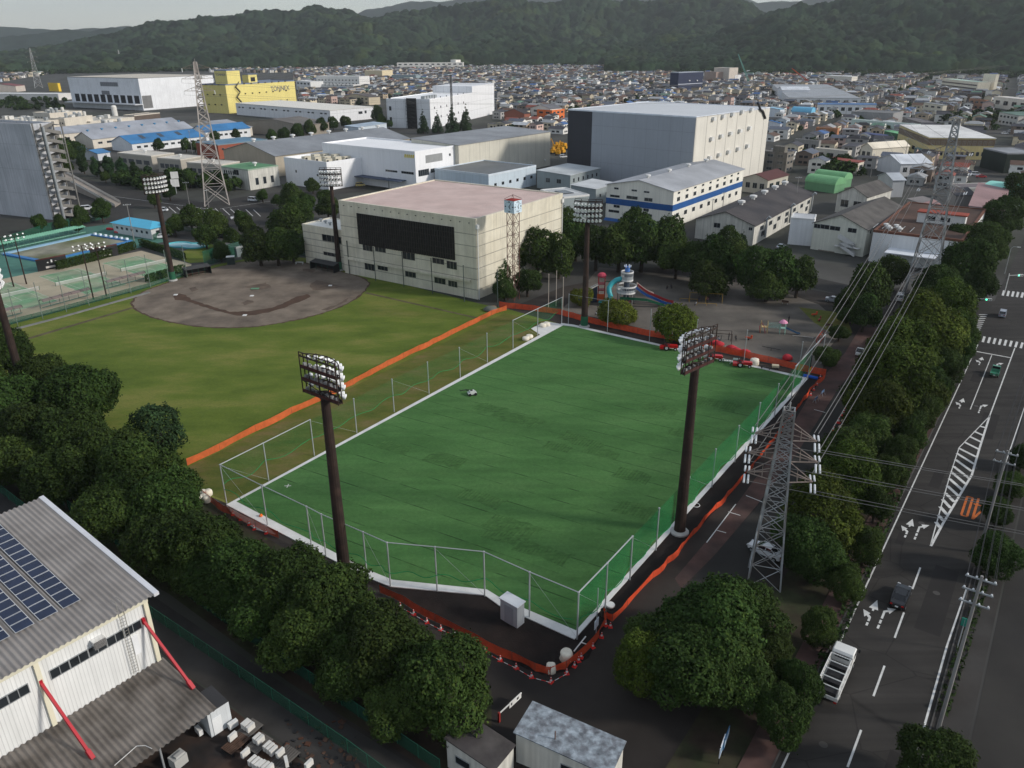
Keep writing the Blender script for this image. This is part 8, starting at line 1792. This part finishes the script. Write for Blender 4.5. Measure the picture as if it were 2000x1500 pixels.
PC=[("sedan",(226,228,230),(109,399),10,"white car at the foot of the grey tower block's stair"),("sedan",(40,44,54),(118,402),10,"dark blue car tucked beside the white one by the tower stair"),("van",(226,228,230),(170,410),20,"white minibus on the ramp side of the tower car park"),("van",(36,38,44),(133,425),-5,"black van parked nearest the pool fence trees"),("sedan",(60,62,68),(126,420),-5,"grey car just behind the black van by the pool trees"),("kei",(222,224,226),(328,461),70,"white small car beside the pool house wall"),("sedan",(222,224,226),(313,465),200,"white car half hidden behind the floodlight mast by the pool house"),("van",(226,228,230),(456,464),5,"white van in the car park behind the concrete hut"),("sedan",(58,60,66),(436,463),5,"dark car beside the white van behind the concrete hut"),("sedan",(214,216,220),(463,428),30,"silver car among the car-park trees"),("van",(224,226,228),(495,393),-18,"white van driving along the street past the lattice pylon"),("kei",(222,224,226),(320,413),0,"white small car by the yellow banner fence"),("van",(226,226,224),(1757,586),60,"white van parked beneath the tall grey pylon"),("sedan",(150,154,160),(1630,590),-30,"silver car on the side street beyond the playground"),("van",(230,230,230),(1905,343),-20,"white van parked below the dark green building"),("sedan",(40,60,120),(1893,338),-20,"blue car beside the white van below the dark green building"),("sedan",(190,40,40),(1916,347),-20,"red car beside the white van below the dark green building"),("sedan",(190,196,200),(1525,485),50,"silver car in the gap beside the gabled workshop"),("van",(220,222,224),(1100,308),20,"white van before the yellow machines beside the great grey warehouse"),("van",(196,176,110),(704,364),20,"beige van in the loading yard of the white office complex"),("sedan",(220,222,226),(1680,225),10,"white car before the wide flat roof in the town"),("van",(228,228,228),(1962,262),0,"white truck in the yard of parked vehicles at the right edge"),("van",(226,226,226),(1975,258),0,"white truck next to its twin in the yard at the right edge"),("sedan",(180,50,50),(1838,247),10,"red vehicle in the yard behind the yellow factory")]
for k,c,q,a,lab in PC:car(k,lab,at(*q,.03),R(a),c,"parked cars about the works")
for i,q in enumerate(((1082,300),(1090,303),(1097,300),(1086,290),(1096,290),(1104,292))):
 t=thing("yellow_machine","yellow construction machine heaped beside the great grey warehouse, %s from the cream shed"%ORD[i],"construction machine",at(*q),.4+i,"yellow construction machines");Y=paint(214,156,40);MB().box(-2,-1.2,.8,2,1.2,2.4).build("body",Y,t);MB().box(-1.2,-1,2.4,.3,1,3.8).build("cab",Y,t);b=MB();b.path([(1.5,0,2),(3.2,0,5+i%2),(5.2,0,3),(5.4,0,1)],.3,6);b.build("boom",Y,t)
 for y in(-1.2,1.2):MB().box(-2.2,y-.35,0,2.2,y+.35,.8).build("track",RUBBER,t)
for lab,b_,tp_,m_ in(("tall pale green crane jib rising over the crane yard",(1462,166),(1442,106),paint(110,160,150)),("orange-red crane jib leaning over the crane yard",(1580,166),(1547,134),paint(214,92,56)),("dark thin crane jib before the forest",(1600,140),(1612,103),paint(100,86,80))):
 g_=at(*b_);dist=g_.length;p=Vector(g_);d_=ray(*tp_);q=CAM+d_*(math.hypot(p.x,p.y)/math.hypot(d_.x,d_.y));t=thing("crane",lab,"crane",p);MB().box(-4,-3,0,4,3,5).build("body",m_,t);b=MB();w_=1.3
 for o_ in((-w_,0,0),(w_,0,0),(0,0,w_)):b.tube(Vector(o_)+Vector((0,0,4)),(q-p)+Vector(o_)*.3,.35,n=4)
 for k in range(14):s0,s1=k/14,(k+1)/14;b.tube(lerp(Vector((-w_,0,4)),(q-p),s0),lerp(Vector((w_,0,4)),(q-p),s1),.2,n=3)
 b.build("jib",m_,t)
P=[at(*q)for q in((78,345),(225,405),(236,398),(95,341))]
b=MB();n=len(P);hts=(6.5,.3,.3,6.5)
b.v=[(p.x,p.y,0)for p in P]+[(p.x,p.y,h)for p,h in zip(P,hts)];b.f=[(4,5,6,7),(0,1,5,4),(1,2,6,5),(2,3,7,6),(3,0,4,7)];b.m=[0]*5;rm=b.build("vehicle_ramp",mat("ramp_concrete",srgb(150,140,130),rough=.9,var=.12));props(rm,"sloping concrete vehicle ramp beside the grey tower block","ramp")
b=MB()
for(i,j)in((0,1),(3,2)):
 p,q=P[i],P[j];b.v+=[(p.x,p.y,hts[i]),(q.x,q.y,hts[j]),(q.x,q.y,hts[j]+1.1),(p.x,p.y,hts[i]+1.1)];k=len(b.v)-4;b.f.append((k,k+1,k+2,k+3));b.m.append(0)
o=b.build("parapet",paint(214,210,202),rm)
sheet("works_street",[(60,344),(120,338),(260,372),(400,396),(520,378),(700,360),(720,372),(540,396),(420,420),(240,400),(90,370)],.014,ASPH)
sheet("works_car_park",[(60,372),(260,388),(260,432),(60,446)],.018,ASPH);sheet("works_car_park",[(330,400),(520,388),(560,430),(480,475),(380,440)],.018,ASPH)
mk=MB()
for i in range(12):stripe((330+i*15,404+i*.5),(344+i*15,416+i*.6),.25,.03)
for i in range(9):stripe((85+i*12,410+i),(96+i*12,418+i),.25,.03)
stripe((180,378),(420,410),.2,.03);stripe((430,408),(560,388),.2,.03)
props(mk.build("parking_markings",LINE),kind="structure")
b=MB();g_=at(345,378);t=thing("roadside_sign","tall white two-part roadside sign beside the street of the pylon","sign",g_,.3);MB().tube((0,0,0),(0,0,3),.2).build("post",STEEL,t);MB().box(-1.7,-.25,3,1.7,.25,6.2).build("board",WHITE,t);MB().box(-1.2,-.25,6.5,1.9,.25,9.4).build("board",WHITE,t)
# the town: small houses out to the foot of the hills
YMAX=[(-300,165),(0,160),(125,140),(132,130),(410,132),(412,142),(578,142),(582,205),(735,205),(752,190),(965,190),(968,262),(1104,262),(1108,222),(1502,215),(1506,345),(1640,335),(1700,345),(1850,372),(2000,372),(2300,372)]
ymx,ymy=np.array([p[0]for p in YMAX]),np.array([p[1]for p in YMAX])
def topx(x,y):
 v=np.stack([x,y,np.full_like(x,-CAM.z)],-1);z=v@np.array(_F);return 1000+FPX*(v@np.array(_R))/z,750-FPX*(v@np.array(_U))/z
boxes=[(o.P.x,o.P.y,o.ex.x,o.ex.y,o.lx,o.ly)for o in ALLB]
ga=hall.rz+R(3);rs=np.random.RandomState(11);st_=14.5
I,J=np.meshgrid(np.arange(-170,170),np.arange(-170,170),indexing='ij');I,J=I.ravel(),J.ravel()
ok=(I%5!=0)&(J%8!=0);I,J=I[ok],J[ok]
gx,gy=I*st_+rs.uniform(-2.5,2.5,len(I)),J*st_+rs.uniform(-2.5,2.5,len(I))
hx,hy=gx*math.cos(ga)-gy*math.sin(ga),gx*math.sin(ga)+gy*math.cos(ga)
dist=np.hypot(hx,hy);az=np.arctan2(hx,hy);ok=(hy>250)&(np.abs(az)<R(37));hx,hy,dist,az=hx[ok],hy[ok],dist[ok],az[ok]
pxx,pyy=topx(hx,hy);lim=np.where(pxx>1330,1735,2340)
ok=(pyy<np.interp(pxx,ymx,ymy))&(dist<lim)&(pyy>90)
for bx,by,ex,ey,lx,ly in boxes:
 a,b_=(hx-bx)*ex+(hy-by)*ey,-(hx-bx)*ey+(hy-by)*ex;ok&=~((a>-9)&(a<lx+9)&(b_>-9)&(b_<ly+9))
ok&=rs.rand(len(ok))<.93;hx,hy,dist=hx[ok],hy[ok],dist[ok];o_=np.argsort(dist);hx,hy,dist=hx[o_],hy[o_],dist[o_]
WC=[("white",(226,224,218)),("cream",(216,204,180)),("grey",(168,166,164)),("beige",(190,172,148)),("brown",(130,114,102)),("pale blue",(186,198,208)),("pinkish",(206,178,168))]
RC=[("dark grey",(72,72,78)),("brown",(98,78,68)),("slate",(96,102,114)),("black",(52,52,56)),("light grey",(156,158,160)),("blue",(74,104,150)),("dull red",(138,78,66)),("silver",(190,194,198)),("green",(96,126,110))]
RWT=[.24,.16,.18,.14,.12,.04,.03,.06,.03];WWT=[.24,.2,.2,.17,.1,.05,.04]
N=len(hx);wi,ri=rs.choice(7,N,p=WWT),rs.choice(9,N,p=RWT);fl_=rs.choice(3,N,p=[.5,.38,.12])
W_,L_,H_=rs.uniform(6.5,9.5,N),rs.uniform(8.5,13,N),rs.choice([5.2,5.8,6.2,3.4,8.5],N,p=[.3,.28,.22,.12,.08]);rt_=ga+rs.choice([0,PI/2],N)+rs.uniform(-.08,.08,N)
def house_arr(w,l,h,form):
 """plan boxes w x l; verts, faces, slots (0 wall, 1 roof, 2 window)"""
 a,b=w/2,l/2;o=.45;r=1.5 if form<2 else.12;e=b*.45 if form==1 else b+o;c=h-.15
 v=[(-a,-b,0),(a,-b,0),(a,b,0),(-a,b,0),(-a,-b,h),(a,-b,h),(a,b,h),(-a,b,h),(-a-o,-b-o,c),(a+o,-b-o,c),(a+o,b+o,c),(-a-o,b+o,c),(0,-e,h+r),(0,e,h+r),(0,-b,h+r-.1),(0,b,h+r-.1)]
 f=[((0,1,5,4),0),((1,2,6,5),0),((2,3,7,6),0),((3,0,4,7),0),((4,5,14),0),((6,7,15),0),((9,10,13,12),1),((11,8,12,13),1)]+([((8,9,12),1),((10,11,13),1)]if form==1 else[])
 for s in range(2 if h>4 else 1):
  z=1.0+2.8*s
  for k in(-.5,.12):
   for q in([(a*k,-b-.03),(a*(k+.45),-b-.03)],[(a*(k+.45),b+.03),(a*k,b+.03)],[(a+.03,b*k),(a+.03,b*(k+.4))],[(-a-.03,b*(k+.4)),(-a-.03,b*k)]):
    i=len(v);v+=[(*q[0],z),(*q[1],z),(*q[1],z+1.2),(*q[0],z+1.2)];f.append(((i,i+1,i+2,i+3),2))
 return v,f
NI=min(300,N);LMK=[(" ".join(o.root["label"].split(",")[0].split(" with ")[0].split(" beside ")[0].split(" behind ")[0].split(" below ")[0].split(" beyond ")[0].split()[:5]),o.P+o.ex*o.lx/2+o.ey*o.ly/2)for o in ALLB]
hv=[]
for k in range(9):
 m1,m2=MB(),MB();v,f=house_arr(8+.5*(k%3),10.5,(5.8,5.4,6.2)[k//3]if k%4 else 3.6,k%3);m1.v=v;m2.v=v
 for q,s in f:(m2 if s==1 else m1).f.append(q);(m2 if s==1 else m1).m.append(1 if s==2 else 0)
 hv.append((m1.mesh("house_wall",[WHITE,GLASS]),m2.mesh("house_roof",[DARK])))
cnt={};forms=["gabled","hipped","flat"]
order=sorted(range(NI),key=lambda i:min((Vector((hx[i],hy[i],0))-p).length for _,p in LMK))
for i in order:
 p=Vector((hx[i],hy[i],0));nm=min(LMK,key=lambda q:(q[1]-p).length)[0];c=cnt[nm]=cnt.get(nm,0)+1
 k=3*(i%3)+int(fl_[i]);wm,rm_=hv[k];lab="%s house with a %s %s roof, %s nearest the %s"%(WC[wi[i]][0],RC[ri[i]][0],forms[fl_[i]],ORD[min(c-1,49)],nm)
 h=obj("house",wm,None,p,rt_[i],(W_[i]/8.5,L_[i]/10.5,1));props(h," ".join(lab.split()[:16]),"house","small houses of the town")
 r=obj("roof",rm_,h)
 for o,c3 in((h,WC[wi[i]][1]),(r,RC[ri[i]][1])):o.material_slots[0].link='OBJECT';o.material_slots[0].material=paint(*c3,var=.15)
V,Fc,C3=[],[],[]
for i in range(NI,N):
 v,f=house_arr(W_[i],L_[i],H_[i],fl_[i]);ca,sa=math.cos(rt_[i]),math.sin(rt_[i]);b0=len(V);V+=[(hx[i]+x*ca-y*sa,hy[i]+x*sa+y*ca,z)for x,y,z in v];g2=rs.uniform(.6,1.1)
 cc=[[x*g2 for x in srgb(*WC[wi[i]][1])],[x*g2 for x in srgb(*RC[ri[i]][1])],(.03,.035,.045)]
 for q,s in f:Fc.append(tuple(b0+t_ for t_ in q));C3.append(cc[s])
me=D.meshes.new("distant_houses");me.from_pydata(V,[],Fc);at_=me.attributes.new("hue",'FLOAT_COLOR','FACE');at_.data.foreach_set("color",np.hstack([np.array(C3),np.ones((len(C3),1))]).astype(np.float32).ravel())
me.materials.append(mat("house_mass",(1,1,1),rough=.8,var=.12,scale=.3,attr="hue"));props(obj("distant_houses",me),kind="stuff")
TC=[crown_mesh("t",200+i,130,.1,LEAF,lobes_round(210+i,5),.5)for i in range(4)];TV=[]
for m_ in TC:a=np.empty(len(m_.vertices)*3,np.float32);m_.vertices.foreach_get("co",a);TV.append(a.reshape(-1,3));D.meshes.remove(m_)
P=[]
sel=rs.choice(N,min(N,1700),replace=False)
for i in sel:P.append((hx[i]+rs.uniform(6,9),hy[i]+rs.uniform(-8,8),rs.uniform(1.8,4.4)))
for k in range(900):
 x=rs.uniform(-100,2100);d=(1700 if x>1330 else 2320)+rs.uniform(-45,25);a=az_of(x);P.append((d*math.sin(a),d*math.cos(a),rs.uniform(5,9)))
for x0,x1,y0,y1,n in((0,130,192,215,60),(1165,1215,136,160,14),(1680,1745,135,150,30),(1790,1850,150,178,26),(1830,2000,225,240,30),(1600,1700,320,345,14),(60,150,288,300,30),(240,480,355,372,40),(0,130,118,130,60)):
 for k in range(n):q=at(rs.uniform(x0,x1),rs.uniform(y0,y1));P.append((q.x,q.y,rs.uniform(2.5,5)))
V=[];T=[]
for k,(x,y,r)in enumerate(P):
 a=rs.uniform(0,6.28);c,s=math.cos(a),math.sin(a);t=TV[k%4]*r;V.append(np.stack([x+t[:,0]*c-t[:,1]*s,y+t[:,0]*s+t[:,1]*c,t[:,2]*.9-.2*r],-1));T.append((rs.uniform(.6,1.3)*(.6+.8*rs.rand(len(t)//4))).repeat(4))
V=np.concatenate(V);T=np.concatenate(T);n=len(V)//4;me=D.meshes.new("town_trees");me.vertices.add(4*n);me.vertices.foreach_set("co",V.astype(np.float32).ravel());me.loops.add(4*n);me.loops.foreach_set("vertex_index",np.arange(4*n,dtype=np.int32));me.polygons.add(n);me.polygons.foreach_set("loop_start",np.arange(0,4*n,4,dtype=np.int32))
me.color_attributes.new("tint",'FLOAT_COLOR','POINT').data.foreach_set("color",np.stack([T,T,T,np.ones_like(T)],1).astype(np.float32).ravel());me.update(calc_edges=True);me.materials.append(LEAF);props(obj("town_trees",me),kind="stuff")
